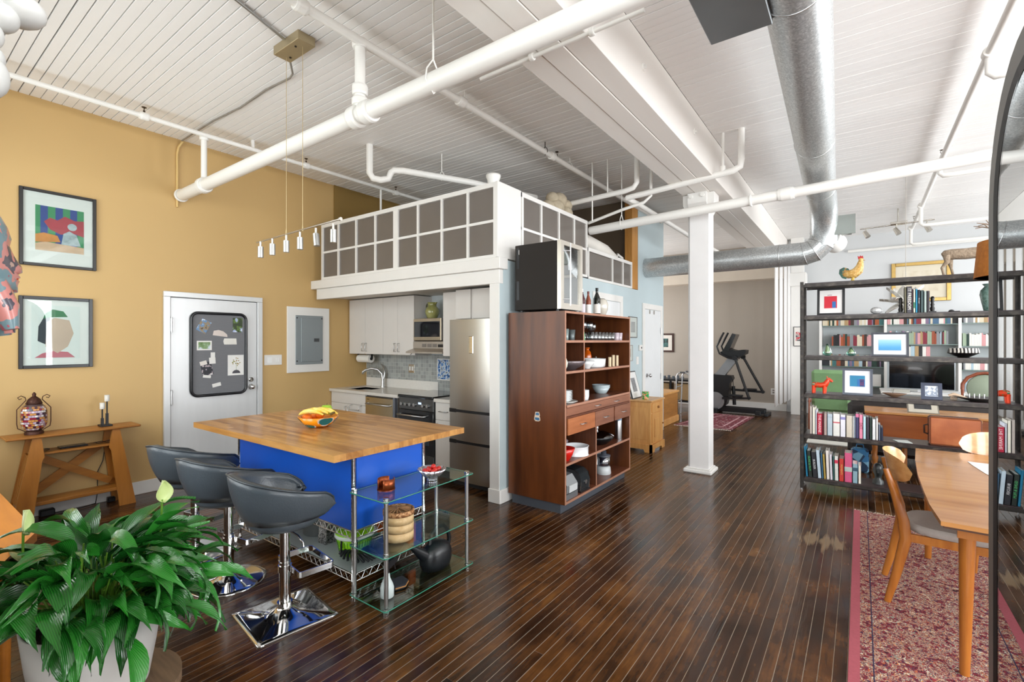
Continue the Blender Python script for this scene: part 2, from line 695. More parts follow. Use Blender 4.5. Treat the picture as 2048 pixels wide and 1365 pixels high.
while x < 4.3:
    if x < 2.1 and n < 146:
        j = 0.4 + 0.2 * rnd.randrange(4, 20)
        strip(-0.0, j, x)
        strip(j, 7.0, x)
        n += 1
    else:
        far.box(x - PITCH / 2 + 0.0013, x + PITCH / 2 - 0.0013, -0.0, 7.0, -0.018, 0)
    # beyond 7 m and behind the camera the strips are joined: too small to pick apart or out of view
    yy = 7.0
    while yy < 12.05:
        y2 = min(12.05, yy + rnd.uniform(1.2, 2.8))
        far.box(x - PITCH / 2 + 0.0013, x + PITCH / 2 - 0.0013, yy + 0.0008, y2 - 0.0008, -0.018, 0)
        yy = y2
    far.box(x - PITCH / 2 + 0.0013, x + PITCH / 2 - 0.0013, -2.3, -0.001, -0.018, 0)
    x += PITCH
o = struct('far_planks', far, plank_mat('far_floor_planks', True), floor)
o['kind'] = 'stuff'

mb = MB(); mb.box(-6.1, 4.5, -2.4, 12.25, HC + 0.022, HC + 0.15)
ceil = struct('ceiling', mb, paint('#3a342e', 0.8))
BP = 0.0704
BOARDM = paint('#f4f2f0', 0.5, var=0.035, scale=2.5, stretch=(0.4, 3, 3))
def board_mesh(x0, x1, gap):
    b = MB(); b.box(x0, x1, -BP / 2 + gap, BP / 2 - gap, HC, HC + 0.02, 0.0016)
    return b.mesh('board', (0, 0, 0), BOARDM)
bl = [board_mesh(-5.9, -1.72, g) for g in (0.0022, 0.0028, 0.0042)]
br = [board_mesh(-1.25, 4.3, g) for g in (0.0012, 0.0016, 0.003)]
farb = MB()
y = -0.05
k = 0
while y < 12.1:
    dz = rnd.uniform(-0.0015, 0.0015)
    if y < 7.0:
        inst(bl[rnd.choice((0, 0, 1, 1, 2))], 'board', (0, y, dz), (0, 0, 0), ceil)
        inst(br[rnd.choice((0, 0, 0, 1, 2))], 'board', (0, y, dz), (0, 0, 0), ceil)
    else:
        farb.box(-5.9, -1.72, y - BP / 2 + 0.0015, y + BP / 2 - 0.0015, HC + dz, HC + 0.02)
        farb.box(-1.25, 4.3, y - BP / 2 + 0.0009, y + BP / 2 - 0.0009, HC + dz, HC + 0.02)
    y += BP
y = -0.05 - BP
while y > -2.3:
    farb.box(-5.9, 4.3, y - BP / 2 + 0.001, y + BP / 2 - 0.001, HC, HC + 0.02)
    y -= BP
o = struct('far_boards', farb, BOARDM, ceil)
o['kind'] = 'stuff'

mb = MB(); mb.box(-6.1, -5.9, -2.4, 12.25, 0, HC + 0.15)
struct('wall_left', mb, YELLOW)
mb = MB()
NW = [(-5.5, -4.2), (-3.85, -2.55)]
cur = -6.0
for a, c in NW:
    mb.box(cur, a, -0.2, 0.0, 0, HC + 0.1); mb.box(a, c, -0.2, 0.0, 0, 0.85); mb.box(a, c, -0.2, 0.0, 3.15, HC + 0.1); cur = c
mb.box(cur, -0.9, -0.2, 0.0, 0, HC + 0.1); mb.box(-1.05, -0.9, -2.4, -0.2, 0, HC + 0.1)
struct('wall_near', mb, OFFW)
# far wall: taupe in the bedroom, cool grey in the office
mb = MB(); mb.box(-6.1, -1.3, 12.05, 12.25, 0, HC + 0.1)
struct('wall_bedroom', mb, TAUPE)
mb = MB(); mb.box(-1.3, 4.5, 12.05, 12.25, 0, HC + 0.1)
struct('wall_far', mb, GREYW)
# right wall with tall windows and the window bay behind the camera
def windowed(name, a0, a1, spans, z0, z1, mk):
    b = MB(); cur = a0
    for s0, s1 in spans:
        mk(b, cur, s0, 0, HC + 0.1); mk(b, s0, s1, 0, z0); mk(b, s0, s1, z1, HC + 0.1); cur = s1
    mk(b, cur, a1, 0, HC + 0.1)
    return struct(name, b, OFFW)
sp = [(wy, wy + 1.6) for wy in WIN_Y]
windowed('wall_right', -2.4, 12.25, sp, 0.75, 3.15, lambda b, p, q, z0, z1: b.box(4.3, 4.5, p, q, z0, z1))
spb = [(-0.85, 0.45), (0.95, 2.25), (2.65, 3.95)]
windowed('wall_back', -1.05, 4.5, spb, 0.75, 3.15, lambda b, p, q, z0, z1: b.box(p, q, -2.4, -2.2, z0, z1))
wn = 1
def window(a0, a1, z0, z1, side):
    global wn
    f = MB(); g = MB()
    def bx(m, p, q, zz0, zz1, d0=0.05, d1=0.1):
        if side == 'R': m.box(4.3 + d0, 4.3 + d1, p, q, zz0, zz1)
        elif side == 'N': m.box(p, q, .02 - d1, .02 - d0, zz0, zz1)
        else: m.box(p, q, -2.2 - d1, -2.2 - d0, zz0, zz1)
    bx(f, a0, a0 + 0.05, z0, z1); bx(f, a1 - 0.05, a1, z0, z1); bx(f, a0, a1, z0, z0 + 0.06); bx(f, a0, a1, z1 - 0.05, z1)
    w = struct('window_%d' % wn, f, WHITE); wn += 1
    m = MB()
    for k in (1, 2):
        p = a0 + (a1 - a0) * k / 3; bx(m, p - 0.012, p + 0.012, z0, z1, 0.06, 0.09)
    for k in (1, 2, 3):
        p = z0 + (z1 - z0) * k / 4; bx(m, a0, a1, p - 0.012, p + 0.012, 0.06, 0.09)
    struct('glazing_bars', m, WHITE, w)
    bx(g, a0, a1, z0, z1, 0.11, 0.114); struct('pane', g, GLASS, w)
for a, b2 in sp: window(a, b2, 0.75, 3.15, 'R')
for a, b2 in spb: window(a, b2, 0.75, 3.15, 'B')
for a, b2 in NW: window(a, b2, 0.85, 3.15, 'N')

# the central partition with the loft over the kitchen
PX0, PX1 = -2.885, -2.77
mb = MB()
mb.box(PX0, PX1, 3.61, 8.29, 0, 2.14)
mb.box(PX0, PX1, 3.66, 8.29, 2.14, 2.335)
mb.box(PX0, PX1, 7.11, 8.29, 2.335, HC + 0.02)
mb.box(-5.9, PX0, 8.17, 8.29, 0, HC + 0.02)
struct('wall_partition', mb, LBLUE)
mb = MB(); mb.box(PX0 - 0.003, PX1 - 0.004, 3.6, 3.6095, 0, 2.13); struct('trim_1', mb, WHITE)
mb = MB(); mb.box(-5.9, PX0, 4.45, 4.55, 0, 2.14); struct('wall_kitchen', mb, paint('#c9d0d2', 0.55, var=0.02))
mb = MB(); mb.box(-5.9, PX0 - 0.001, 3.66, 8.16, 2.14, 2.335); struct('trim_2', mb, paint('#d9d4cc', 0.55, var=0.02))
mb = MB(); mb.box(-5.9, PX0 - 0.001, 7.0, 7.1, 2.336, HC + 0.02); struct('wall_loft', mb, LOFTD)
mb = MB(); mb.box(-5.895, -5.88, 3.9, 6.99, 2.336, HC); struct('trim_3', mb, paint('#8a6d35', 0.6, var=0.03))
# stepped fascia boards of the loft floor
mb = MB(); mb.box(-5.898, -2.735, 3.56, 3.655, 2.235, 2.345, 0.004); struct('trim_4', mb, WHITE)
mb = MB(); mb.box(-5.82, -2.765, 3.595, 3.655, 2.1, 2.234, 0.003); struct('trim_5', mb, WHITE)
mb = MB(); mb.box(-2.91, -2.742, 3.575, 3.70, 2.24, 2.348, 0.003); struct('trim_6', mb, WHITE)
# baseboards
mb = MB(); mb.box(-5.9, -5.882, 0, 1.893, 0, 0.13, 0.004); mb.box(-5.9, -5.882, 2.912, 3.85, 0, 0.13, 0.004); struct('baseboard_left', mb, WHITE)
mb = MB(); mb.box(-2.9, -2.755, 3.588, 3.61, 0, 0.13, 0.004); mb.box(-2.77, -2.752, 3.6, 7.24, 0, 0.13, 0.004); struct('baseboard_partition', mb, WHITE)
mb = MB(); mb.box(-5.9, -1.3, 12.03, 12.05, 0, 0.16, 0.004); mb.box(-0.9, 4.3, 12.03, 12.05, 0, 0.16, 0.004); struct('baseboard_far', mb, WHITE)
mb = MB(); mb.box(-5.9, -1.28, 11.75, 12.05, 2.92, 3.16, 0.004); struct('trim_7', mb, paint('#d8cbbb', 0.55, var=0.02))

# ceiling beam of three bolted timbers on the square column
bm0 = MB(); bm0.box(-1.70, -1.27, -2.3, 12.05, 3.30, HC + 0.02)
beam = thing('ceiling_beam', 'long white painted timber beam carrying the board ceiling over the column', 'beam', (-1.48, 6, 3.28))
BEAMM = paint('#ece7e1', 0.5, var=0.04, scale=4, stretch=(1, 0.15, 1), bump=0.15, bscale=20)
obj('core', bm0, paint('#4a443c', 0.7), beam)
for bx0, bx1, z0 in ((-1.715, -1.563, 3.285), (-1.558, -1.408, 3.281), (-1.403, -1.25, 3.285)):
    b = MB(); b.box(bx0, bx1, -2.3, 12.05, z0, HC - 0.001, 0.003); obj('timber', b, BEAMM, beam)
for yb in (1.75, 3.3, 4.6):
    b = MB(); b.cyl((-1.25, yb, 3.5), (-1.238, yb, 3.5), 0.028, n=14); b.cyl((-1.24, yb, 3.5), (-1.226, yb, 3.5), 0.013, n=6); obj('bolt', b, PIPEW, beam)

colm = thing('support_column', 'square white painted timber column standing free in the middle of the floor', 'column', (-1.535, 5.935, 0))
b = MB(); b.prism([(-1.655, 5.845), (-1.655, 6.05), (-1.42, 6.05), (-1.42, 5.82), (-1.63, 5.82)], 0.03, 3.05, 'Z'); obj('shaft', b, paint('#e9e7e6', 0.4, var=0.03, bump=0.12, bscale=15), colm)
b = MB(); b.box(-1.70, -1.375, 5.775, 6.095, 0, 0.045, 0.012); b.box(-1.675, -1.4, 5.8, 6.07, 0.045, 0.06, 0.005); obj('base', b, WHITE, colm)
b = MB(); b.prism([(-1.655, 3.05), (-1.42, 3.05), (-1.36, 3.16), (-1.36, 3.28), (-1.71, 3.28), (-1.71, 3.16)], 5.82, 6.05, 'Y'); obj('capital', b, WHITE, colm)
b = MB(); b.prism([(5.82, 3.1), (5.76, 3.16), (5.76, 3.28), (5.82, 3.28)], -1.64, -1.43, 'X'); obj('bracket', b, WHITE, colm)
b = MB()
for xx in (-1.6, -1.47):
    b.cyl((xx, 5.76, 3.24), (xx, 5.735, 3.24), 0.022, n=10)
obj('bolts', b, PIPEW, colm)

colm = thing('support_column', 'white painted column against the far wall beside the hanging blinds', 'column', (-1.05, 11.7, 0))
b = MB(); b.box(-1.18, -0.95, 11.62, 11.86, 0, 2.7, 0.004); obj('shaft', b, WHITE, colm)
b = MB(); b.box(-1.22, -0.9, 11.58, 11.9, 2.7, 2.98, 0.01); b.box(-1.18, -0.95, 11.62, 11.86, 2.98, HC); obj('capital', b, WHITE, colm)

# entrance door in the yellow wall
D = MB(); X0 = -5.9
for y0, y1, z0, z1 in ((1.893, 1.953, 0, 2.0175), (2.853, 2.912, 0, 2.0175), (1.893, 2.912, 2.018, 2.075)):
    D.box(X0, X0 + 0.035, y0, y1, z0, z1, 0.004)
d1 = struct('door_1', D, paint('#d2d3d3', 0.35, 0.2, var=0.04, scale=4))
b = MB(); b.box(X0 + 0.0, X0 + 0.018, 1.957, 2.849, 0.012, 2.012, 0.003); struct('door_leaf', b, paint('#d8d9da', 0.32, 0.15, var=0.05, scale=3, stretch=(1, 3, 0.4)), d1)
b = MB(); b.box(X0 - 0.02, X0 + 0.003, 1.953, 2.853, 0, 2.018); struct('reveal', b, BLACK, d1)
for z in (0.95, 1.72):
    b = MB(); b.cyl((X0 + 0.035, 1.962, z - 0.07), (X0 + 0.035, 1.962, z + 0.07), 0.012, n=10); b.cyl((X0 + 0.035, 1.962, z - 0.085), (X0 + 0.035, 1.962, z + 0.085), 0.007, n=8); b.box(X0 + 0.02, X0 + 0.03, 1.945, 1.98, z - 0.06, z + 0.06)
    struct('hinge', b, BRUSHED, d1)
for z, r in ((1.09, 0.028), (1.005, 0.033)):
    b = MB(); b.cyl((X0 + 0.018, 2.778, z), (X0 + 0.03, 2.778, z), r, n=20)
    if r > 0.03:
        b.cyl((X0 + 0.03, 2.778, z), (X0 + 0.055, 2.778, z), 0.012, n=12); b.ell((X0 + 0.07, 2.778, z), 0.022, 0.029, 0.029)
    else:
        b.cyl((X0 + 0.03, 2.778, z), (X0 + 0.042, 2.778, z), 0.02, n=16); b.box(X0 + 0.042, X0 + 0.05, 2.774, 2.782, z - 0.014, z + 0.014)
    struct('door_knob' if r > 0.03 else 'deadbolt', b, CHROME, d1)
# pinboard on the door
PB = thing('pinboard', 'grey felt pinboard with rounded black rim hung on the entrance door', 'pinboard', (X0 + 0.02, 2.4, 0.94))
b = MB(); b.prism(rrect(2.145, 2.72, 0.945, 1.86, 0.07), X0 + 0.0185, X0 + 0.026, 'X'); obj('felt', b, paint('#75767a', 0.9, var=0.06, scale=40, stretch=(1, 0.3, 4)), PB)
b = MB(); b.tube([(X0 + 0.03, p[0], p[1]) for p in rrect(2.145, 2.72, 0.945, 1.86, 0.07, 6)], 0.016, 8, closed=True); obj('rim', b, paint('#14161b', 0.25), PB)
def note(poly, mat, label, cat='note', th=0.0012, x=None, name='note'):
    b = MB(); b.prism(poly, (x or X0 + 0.0275), (x or X0 + 0.0275) + th, 'X'); return single(name, b, mat, label, cat, 'papers pinned to the door board')
def rq(cy, cz, w, h, a):
    ca, sa = math.cos(R(a)), math.sin(R(a))
    return [(cy + p * w / 2 * ca - q * h / 2 * sa, cz + p * w / 2 * sa + q * h / 2 * ca) for p, q in ((-1, -1), (1, -1), (1, 1), (-1, 1))]
landscape = ramp_mat('landscape', [(0.0, '#2f4a25'), (0.35, '#587a3a'), (0.5, '#7d9a6a'), (0.6, '#c8d4dc'), (1.0, '#e8edf0')], 'noise', 14, 0.4, detail=2, const=False)
seaside = ramp_mat('seaside', [(0.0, '#4a3a2a'), (0.35, '#8d7c60'), (0.48, '#5f86b0'), (0.6, '#dfe7ea')], 'noise', 22, 0.4)
skyhill = ramp_mat('skyhill', [(0.0, '#2c3c18'), (0.45, '#56702a'), (0.52, '#a9b6d8'), (0.62, '#e6ecf4')], 'noise', 16, 0.4)
note(rq(2.27, 1.715, 0.105, 0.14, -28), seaside, 'tilted seaside postcard pinned top left on the grey door board', 'postcard', name='postcard')
note(rq(2.625, 1.735, 0.105, 0.165, 0), skyhill, 'postcard of green bushes under blue sky pinned top right on the door board', 'postcard', name='postcard')
note([(2.36, 1.615), (2.37, 1.665), (2.42, 1.675), (2.47, 1.66), (2.51, 1.625), (2.515, 1.595)], paint('#d9cdc6', 0.8), 'torn pink strip of paper pinned in the upper middle of the door board', name='paper_scrap')
note([(2.475, 1.52), (2.47, 1.55), (2.48, 1.58), (2.61, 1.58), (2.615, 1.51), (2.48, 1.51)], paint('#e4e1da', 0.8), 'cream paper slip pinned below the green bush postcard', x=X0 + 0.029, name='paper_slip')
o = note(rq(2.275, 1.50, 0.15, 0.105, 0), WHITE, 'white bordered photograph of green hills pinned left on the door board', 'photograph', name='photograph')
b = MB(); b.prism(rq(2.275, 1.5, 0.12, 0.075, 0), X0 + 0.029, X0 + 0.0295, 'X'); obj('picture', b, landscape, o)
note(rq(2.30, 1.24, 0.11, 0.15, 12), ramp_mat('collage', [(0, '#22232a'), (0.5, '#3a3b46'), (0.56, '#b9a9ad'), (0.64, '#e7e4e2')], 'noise', 30, 0.5), 'dark photo collage of overlapping snapshots pinned lower left on the door board', 'photograph', name='photo_collage')
note(rq(2.265, 1.305, 0.07, 0.045, 15), paint('#e4ddd6', 0.8), 'small cream slip at the upper left edge of the dark collage', x=X0 + 0.029, name='paper_slip')
note(rq(2.355, 1.33, 0.065, 0.07, 3), WHITE, 'small white paper square over the collage corner on the door board', x=X0 + 0.030, name='paper_slip')
note(rq(2.36, 1.385, 0.045, 0.075, 0), WHITE, 'narrow upright white ticket pinned above the dark collage', x=X0 + 0.031, name='ticket')
note(rq(2.30, 1.155, 0.08, 0.03, -8), WHITE, 'white paper triangle strip under the dark collage', x=X0 + 0.030, name='paper_slip')
note(rq(2.40, 1.055, 0.09, 0.04, 12), WHITE, 'small tilted white card pinned lowest on the door board', name='card')
o = note(rq(2.605, 1.27, 0.175, 0.235, 0), paint('#ecebe8', 0.7), 'white botanical print of a flowering plant pinned lower right on the door board', 'print', name='botanical_print')
b = MB(); b.prism([(2.565, 1.175)] + [(2.61 + 0.045 * math.cos(R(a)), 1.175 + 0.04 * math.sin(R(a))) for a in range(180, -1, -30)], X0 + 0.0288, X0 + 0.0294, 'X'); obj('mound', b, paint('#55535a', 0.8, var=0.3, scale=90), o)
b = MB()
for k in range(16):
    cy, cz = 2.61 + rnd.uniform(-0.045, 0.045), 1.235 + rnd.uniform(0, 0.12)
    b.prism([(cy + 0.007 * math.cos(q), cz + 0.007 * math.sin(q)) for q in (0, 1.2, 2.5, 3.8, 5)], X0 + 0.0288, X0 + 0.0294, 'X')
obj('blossoms', b, ramp_mat('blossom', [(0, '#a8763a'), (0.5, '#7f9a3a'), (0.6, '#c07050')], 'noise', 60, 0.7), o)
b = MB(); b.prism([(2.609, 1.2), (2.612, 1.2), (2.612, 1.34), (2.609, 1.34)], X0 + 0.0288, X0 + 0.0292, 'X'); obj('stem', b, paint('#6d8a3c', 0.7), o)

# light switch plate and breaker panel
sw = thing('light_switch', 'white light switch plate on the yellow wall between door and breaker panel', 'switch', (X0, 3.05, 1.25))
b = MB(); b.box(X0, X0 + 0.008, 2.945, 3.165, 1.252, 1.378, 0.003); obj('plate', b, WHITE, sw)
b = MB(); b.box(X0 + 0.008, X0 + 0.012, 3.085, 3.1, 1.29, 1.34); b.box(X0 + 0.008, X0 + 0.012, 3.11, 3.125, 1.29, 1.34); b.box(X0 + 0.008, X0 + 0.01, 2.98, 3.04, 1.28, 1.35, 0.001); obj('rocker', b, paint('#f0f0ee', 0.3), sw)
bp = thing('breaker_panel', 'grey metal breaker panel door in a white frame on the yellow wall', 'breaker panel', (X0, 3.525, 1.14))
b = MB(); b.box(X0, X0 + 0.02, 3.229, 3.823, 1.141, 1.993, 0.003); obj('surround', b, WHITE, bp)
GM = paint('#8f979a', 0.4, 0.3, var=0.03)
b = MB(); b.box(X0 + 0.02, X0 + 0.03, 3.335, 3.72, 1.243, 1.884, 0.003); obj('cover', b, GM, bp)
b = MB(); b.box(X0 + 0.03, X0 + 0.037, 3.405, 3.69, 1.275, 1.85, 0.003); dd = obj('door', b, GM, bp)
b = MB(); b.box(X0 + 0.037, X0 + 0.043, 3.585, 3.66, 1.54, 1.585, 0.002); obj('latch', b, paint('#45484a', 0.4), dd)
b = MB()
for yy in (3.352, 3.703):
    for zz in (1.29, 1.85): b.cyl((X0 + 0.03, yy, zz), (X0 + 0.034, yy, zz), 0.009, n=10)
obj('screws', b, BLACK, bp)
b = MB(); b.tube([(X0 + 0.012, 2.02, 2.98), (X0 + 0.012, 2.02, 3.55), (X0 + 0.02, 2.03, 3.62), (X0 + 0.05, 2.06, 3.68)], 0.012, 8)
single('wall_conduit', b, paint('#d9b878', 0.5), 'cream painted conduit running up the yellow wall to the ceiling', 'conduit')

# the two framed pictures on the yellow wall
def frame_x(name, y0, y1, z0, z1, fw, fcol, label, x=-5.9, s=1, mat_in=0.0, art=None, artbox=None, matcol='#e9e8e6', depth=0.025, gl=True):
    """picture on a wall x = const, facing +x (s=1)"""
    t = thing(name, label, 'picture', (x, (y0 + y1) / 2, z0))
    b = MB()
    for a in ((y0, y0 + fw, z0, z1), (y1 - fw, y1, z0, z1), (y0 + fw, y1 - fw, z0, z0 + fw), (y0 + fw, y1 - fw, z1 - fw, z1)):
        b.box(x, x + s * depth, a[0], a[1], a[2], a[3], 0.003)
    obj('frame', b, fcol, t)
    b = MB(); b.box(x + s * 0.002, x + s * 0.008, y0 + fw, y1 - fw, z0 + fw, z1 - fw); obj('mount', b, paint(matcol, 0.8, var=0.01), t)
    if art:
        b = MB(); b.box(x + s * 0.008, x + s * 0.0095, *artbox); obj('print', b, art, t)
    if gl:
        b = MB(); b.box(x + s * 0.015, x + s * 0.017, y0 + fw, y1 - fw, z0 + fw, z1 - fw); obj('pane', b, GLASS, t)
    return t
FB = paint('#1e1b19', 0.35)
art1 = ramp_mat('abstract_stripes', [(0.0, '#1c3f8c'), (0.45, '#1c3f8c'), (0.55, '#2f8a58'), (1.0, '#2f8a58')], 'wave', 3.2, 0.4, stretch=(0, 1, 0.0), const=False)
t = frame_x('framed_picture', 0.832, 1.351, 2.216, 2.898, 0.026, FB, 'upper black framed photo print of red and orange glass on the yellow wall', art=art1, artbox=(0.935, 1.262, 2.36, 2.76))
RED1 = paint('#b23a48', 0.5, var=0.2, scale=9); ORG = paint('#d98d45', 0.5, var=0.2, scale=12); SAND = paint('#d8b394', 0.5, var=0.12, scale=20)
x = X0 + 0.0097
b = MB(); b.prism([(0.99, 2.62), (1.03, 2.66), (1.08, 2.645), (1.13, 2.69), (1.2, 2.66), (1.262, 2.67), (1.262, 2.52), (1.2, 2.54), (1.1, 2.52), (1.03, 2.555)], x, x + 0.0008, 'X'); obj('red_shape', b, RED1, t)
b = MB(); b.prism([(0.935, 2.43), (0.935, 2.5), (0.99, 2.52), (1.08, 2.505), (1.1, 2.45)], x, x + 0.0008, 'X'); obj('orange_shape', b, ORG, t)
b = MB(); b.prism([(0.935, 2.36), (1.262, 2.36), (1.262, 2.42), (1.0, 2.44), (0.935, 2.42)], x, x + 0.0008, 'X'); obj('sand_shape', b, SAND, t)
b = MB(); b.prism([(1.105, 2.43), (1.12, 2.53), (1.16, 2.56), (1.21, 2.53), (1.24, 2.43)], x + 0.001, x + 0.0016, 'X'); b.prism([(1.18 + 0.033 * math.cos(q), 2.6 + 0.033 * math.sin(q)) for q in [2 * PI * k / 14 for k in range(14)]], x + 0.001, x + 0.0016, 'X'); obj('stopper_shape', b, paint('#aebcc2', 0.3, var=0.3, scale=25), t)
FB2 = paint('#17181b', 0.3)
t = frame_x('framed_picture', 0.829, 1.325, 1.306, 1.947, 0.028, FB2, 'lower black framed portrait drawing with a green cap on the yellow wall', art=paint('#dfe4e2', 0.7, var=0.02), artbox=(0.91, 1.235, 1.39, 1.87))
b = MB(); b.prism([(0.95, 1.55), (0.955, 1.68), (0.985, 1.75), (1.03, 1.8), (1.03, 1.6), (1.0, 1.52)], x, x + 0.0008, 'X'); obj('hair_shape', b, paint('#3a4048', 0.7, var=0.2), t)
b = MB(); b.prism([(0.985, 1.75), (1.0, 1.8), (1.05, 1.835), (1.12, 1.82), (1.15, 1.77), (1.05, 1.765)], x + 0.0002, x + 0.001, 'X'); obj('cap_shape', b, paint('#2f7a50', 0.7), t)
b = MB(); b.prism([(1.0, 1.5), (1.01, 1.72), (1.06, 1.76), (1.16, 1.74), (1.19, 1.62), (1.15, 1.5), (1.08, 1.44)], x + 0.0001, x + 0.0009, 'X'); obj('face_shape', b, paint('#cdb3a0', 0.7, var=0.08), t)
b = MB(); b.prism([(0.93, 1.4), (0.98, 1.44), (1.05, 1.46), (1.15, 1.45), (1.2, 1.4)], x, x + 0.0008, 'X'); obj('collar_shape', b, paint('#c9707e', 0.7), t)
# ------------------------------------------------------------------ loft screens
SCR = paint('#6f6862', 0.25, var=0.05, scale=3)
def screen(name, label, A, B, z0, z1, cols, rows, wide=None, fr=0.03, top=0.045, offs=(0, 0, 0), bottom=0.03):
    """glazed screen between plan points A and B; cols = list of column boundaries 0..1"""
    t = thing(name, label, 'screen', (A[0], A[1], z0))
    d = Vector((B[0] - A[0], B[1] - A[1], 0)); Ln = d.length; d.normalize()
    def bx(m, a0, a1, zz0, zz1, th):
        m.bar(Vector((A[0], A[1], (zz0 + zz1) / 2)) + d * a0, Vector((A[0], A[1], (zz0 + zz1) / 2)) + d * a1, th, zz1 - zz0)
    f = MB(); bx(f, 0, Ln, z1 - top, z1, 0.05); bx(f, 0, Ln, z0, z0 + bottom, 0.05); bx(f, 0, fr, z0, z1, 0.048); bx(f, Ln - fr, Ln, z0, z1, 0.048)
    obj('frame', f, WHITE, t)
    m = MB()
    for c in cols[1:-1]:
        w = 0.04 if (wide and abs(c - wide) < 1e-6) else 0.013
        bx(m, c * Ln - w, c * Ln + w, z0, z1 - 0.01, 0.045)
    H = z1 - top - z0 - bottom
    for r in range(1, rows):
        zz = z0 + bottom + H * r / rows
        bx(m, 0, Ln, zz - 0.013, zz + 0.013, 0.04)
    obj('muntins', m, WHITE, t)
    for c0, c1 in zip(cols[:-1], cols[1:]):
        for r in range(rows):
            p = MB(); bx(p, c0 * Ln + 0.005, c1 * Ln - 0.005, z0 + bottom + H * r / rows + 0.005, z0 + bottom + H * (r + 1) / rows - 0.005, 0.008)
            obj('pane', p, SCR, t)
    return t
LY = 3.60
w = (-4.22 + 5.68) / 2.9
cl = [0, w / 4, w / 2, 3 * w / 4, w, w + (1 - w) / 4, w + (1 - w) / 2, w + 3 * (1 - w) / 4, 1]
screen('loft_screen', 'white framed screen of sixteen dark panes over the kitchen', (-5.68, LY), (-2.795, LY), 2.346, 3.065, cl, 2, wide=w)
screen('loft_screen', 'tall white framed screen of eight dark panes above the shelf tower', (-2.785, 3.965), (-2.785, 5.40), 2.346, 3.055, [0, 0.26, 0.52, 0.77, 1], 2)
screen('loft_screen', 'low white framed screen of three dark panes beside the orange post', (-2.785, 5.42), (-2.785, 6.855), 2.336, 2.73, [0, 0.52, 0.77, 1], 1)
b = MB(); b.box(-2.80, -2.77, 3.575, 3.962, 2.35, 3.07, 0.003); single('corner_panel', b, WHITE, 'plain white corner panel of the loft railing above the fridge wall', 'panel')
b = MB(); b.box(-2.886, -2.769, 6.87, 7.10, 2.34, HC, 0.003); single('loft_post', b, wood('#a8702a', '#c8914a', 'Z', 0.5, 3), 'orange bare wood post rising from the blue wall to the ceiling', 'post')
b = MB(); b.lathe([(0.055, 0), (0.06, 0.1), (0.075, 0.14), (0.075, 0.16), (0.0, 0.16)], (-3.0, 3.8, 3.07), 18); single('roof_vent_cap', b, PIPEW, 'short white capped pipe behind the loft corner panel', 'pipe')
# bedding and cloth cluster in the loft
bc = MB()
pts = [(-3.1, 5.45, 2.95), (-2.98, 5.8, 2.88), (-2.93, 6.2, 2.82), (-2.95, 6.55, 2.76)]
bc.tube(pts, [0.09, 0.1, 0.1, 0.085], 14)
single('rolled_mattress', bc, paint('#dfdad2', 0.8, var=0.05), 'rolled white mattress lying on the loft edge behind the low screen', 'mattress')
bc = MB(); bc.box(-4.2, -2.96, 5.5, 6.9, 2.337, 2.62, 0.08); single('loft_bed', bc, paint('#cfcac2', 0.85, var=0.06), 'low white bed standing in the loft behind the low screen', 'bed')
bc = MB(); bc.tube([(-2.93, 6.5, 2.6), (-2.92, 6.68, 2.84), (-2.9, 6.8, 2.8), (-2.9, 6.84, 2.64)], 0.022, 8); single('bed_rail', bc, PIPEW, 'curved white tubular bed rail behind the low loft screen', 'rail')
t = thing('cloth_cluster', 'beige lumpy cluster of stuffed cloth balls above the loft screen', 'sculpture', (-3.0, 5.0, 3.05))
for k, (dx, dy, dz, r) in enumerate(((0, 0, 0.1, .13), (0.05, 0.16, 0.05, .11), (-.02, -.13, .08, .1), (.02, .07, .2, .11), (0.04, .2, .16, .09), (0, -.05, .2, .09), (0.06, .1, -.04, .1))):
    b = MB(); b.ell((-3.0 + dx, 5.0 + dy, 3.07 + dz), r * .9, r, r * .85, 14, 9); obj('ball', b, paint('#b7aa93', 0.9, var=0.18, scale=18, bump=0.6, bscale=25), t)
bc = MB(); bc.box(-3.12, -2.9, 4.8, 5.3, 2.94, 2.985); bc.box(-3.1, -3.05, 4.82, 4.87, 2.34, 2.94); bc.box(-3.1, -3.05, 5.2, 5.25, 2.34, 2.94); single('loft_stand', bc, LOFTD, 'narrow dark stand in the loft holding the cloth cluster', 'stand')

# ------------------------------------------------------------------ pipes, conduits, duct
def pipe(name, label, pts, r, fittings=(), mat=PIPEW, n=16, cat='pipe'):
    b = MB(); b.tube(pts, r, n)
    c = Vector(pts[0])
    t = thing(name, label, cat, tuple(c))
    obj('tube', b, mat, t)
    return t
def collar(t, p, ax, r, L=0.06, name='coupling', mat=PIPEW):
    p = Vector(p); ax = Vector(ax).normalized()
    b = MB(); b.cyl(p - ax * L / 2, p - ax * L * .3, r * 1.02, r * 1.12, n=20); b.cyl(p - ax * L * .3, p + ax * L * .3, r * 1.12, n=20, cap=False); b.cyl(p + ax * L * .3, p + ax * L / 2, r * 1.12, r * 1.02, n=20)
    return obj(name, b, mat, t)
def sprinkler(t, p, up=1):
    b = MB(); x, y, z = p
    b.cyl((x, y, z), (x, y, z + up * 0.022), 0.009, n=8)
    b.tube([(x - 0.011, y, z + up * .02), (x - 0.012, y, z + up * .036), (x, y, z + up * .05)], 0.0025, 5); b.tube([(x + 0.011, y, z + up * .02), (x + 0.012, y, z + up * .036), (x, y, z + up * .05)], 0.0025, 5)
    b.cyl((x, y, z + up * .05), (x, y, z + up * .053), 0.02, n=12)
    obj('sprinkler_head', b, paint('#4a3a2c', 0.4, 0.7), t)
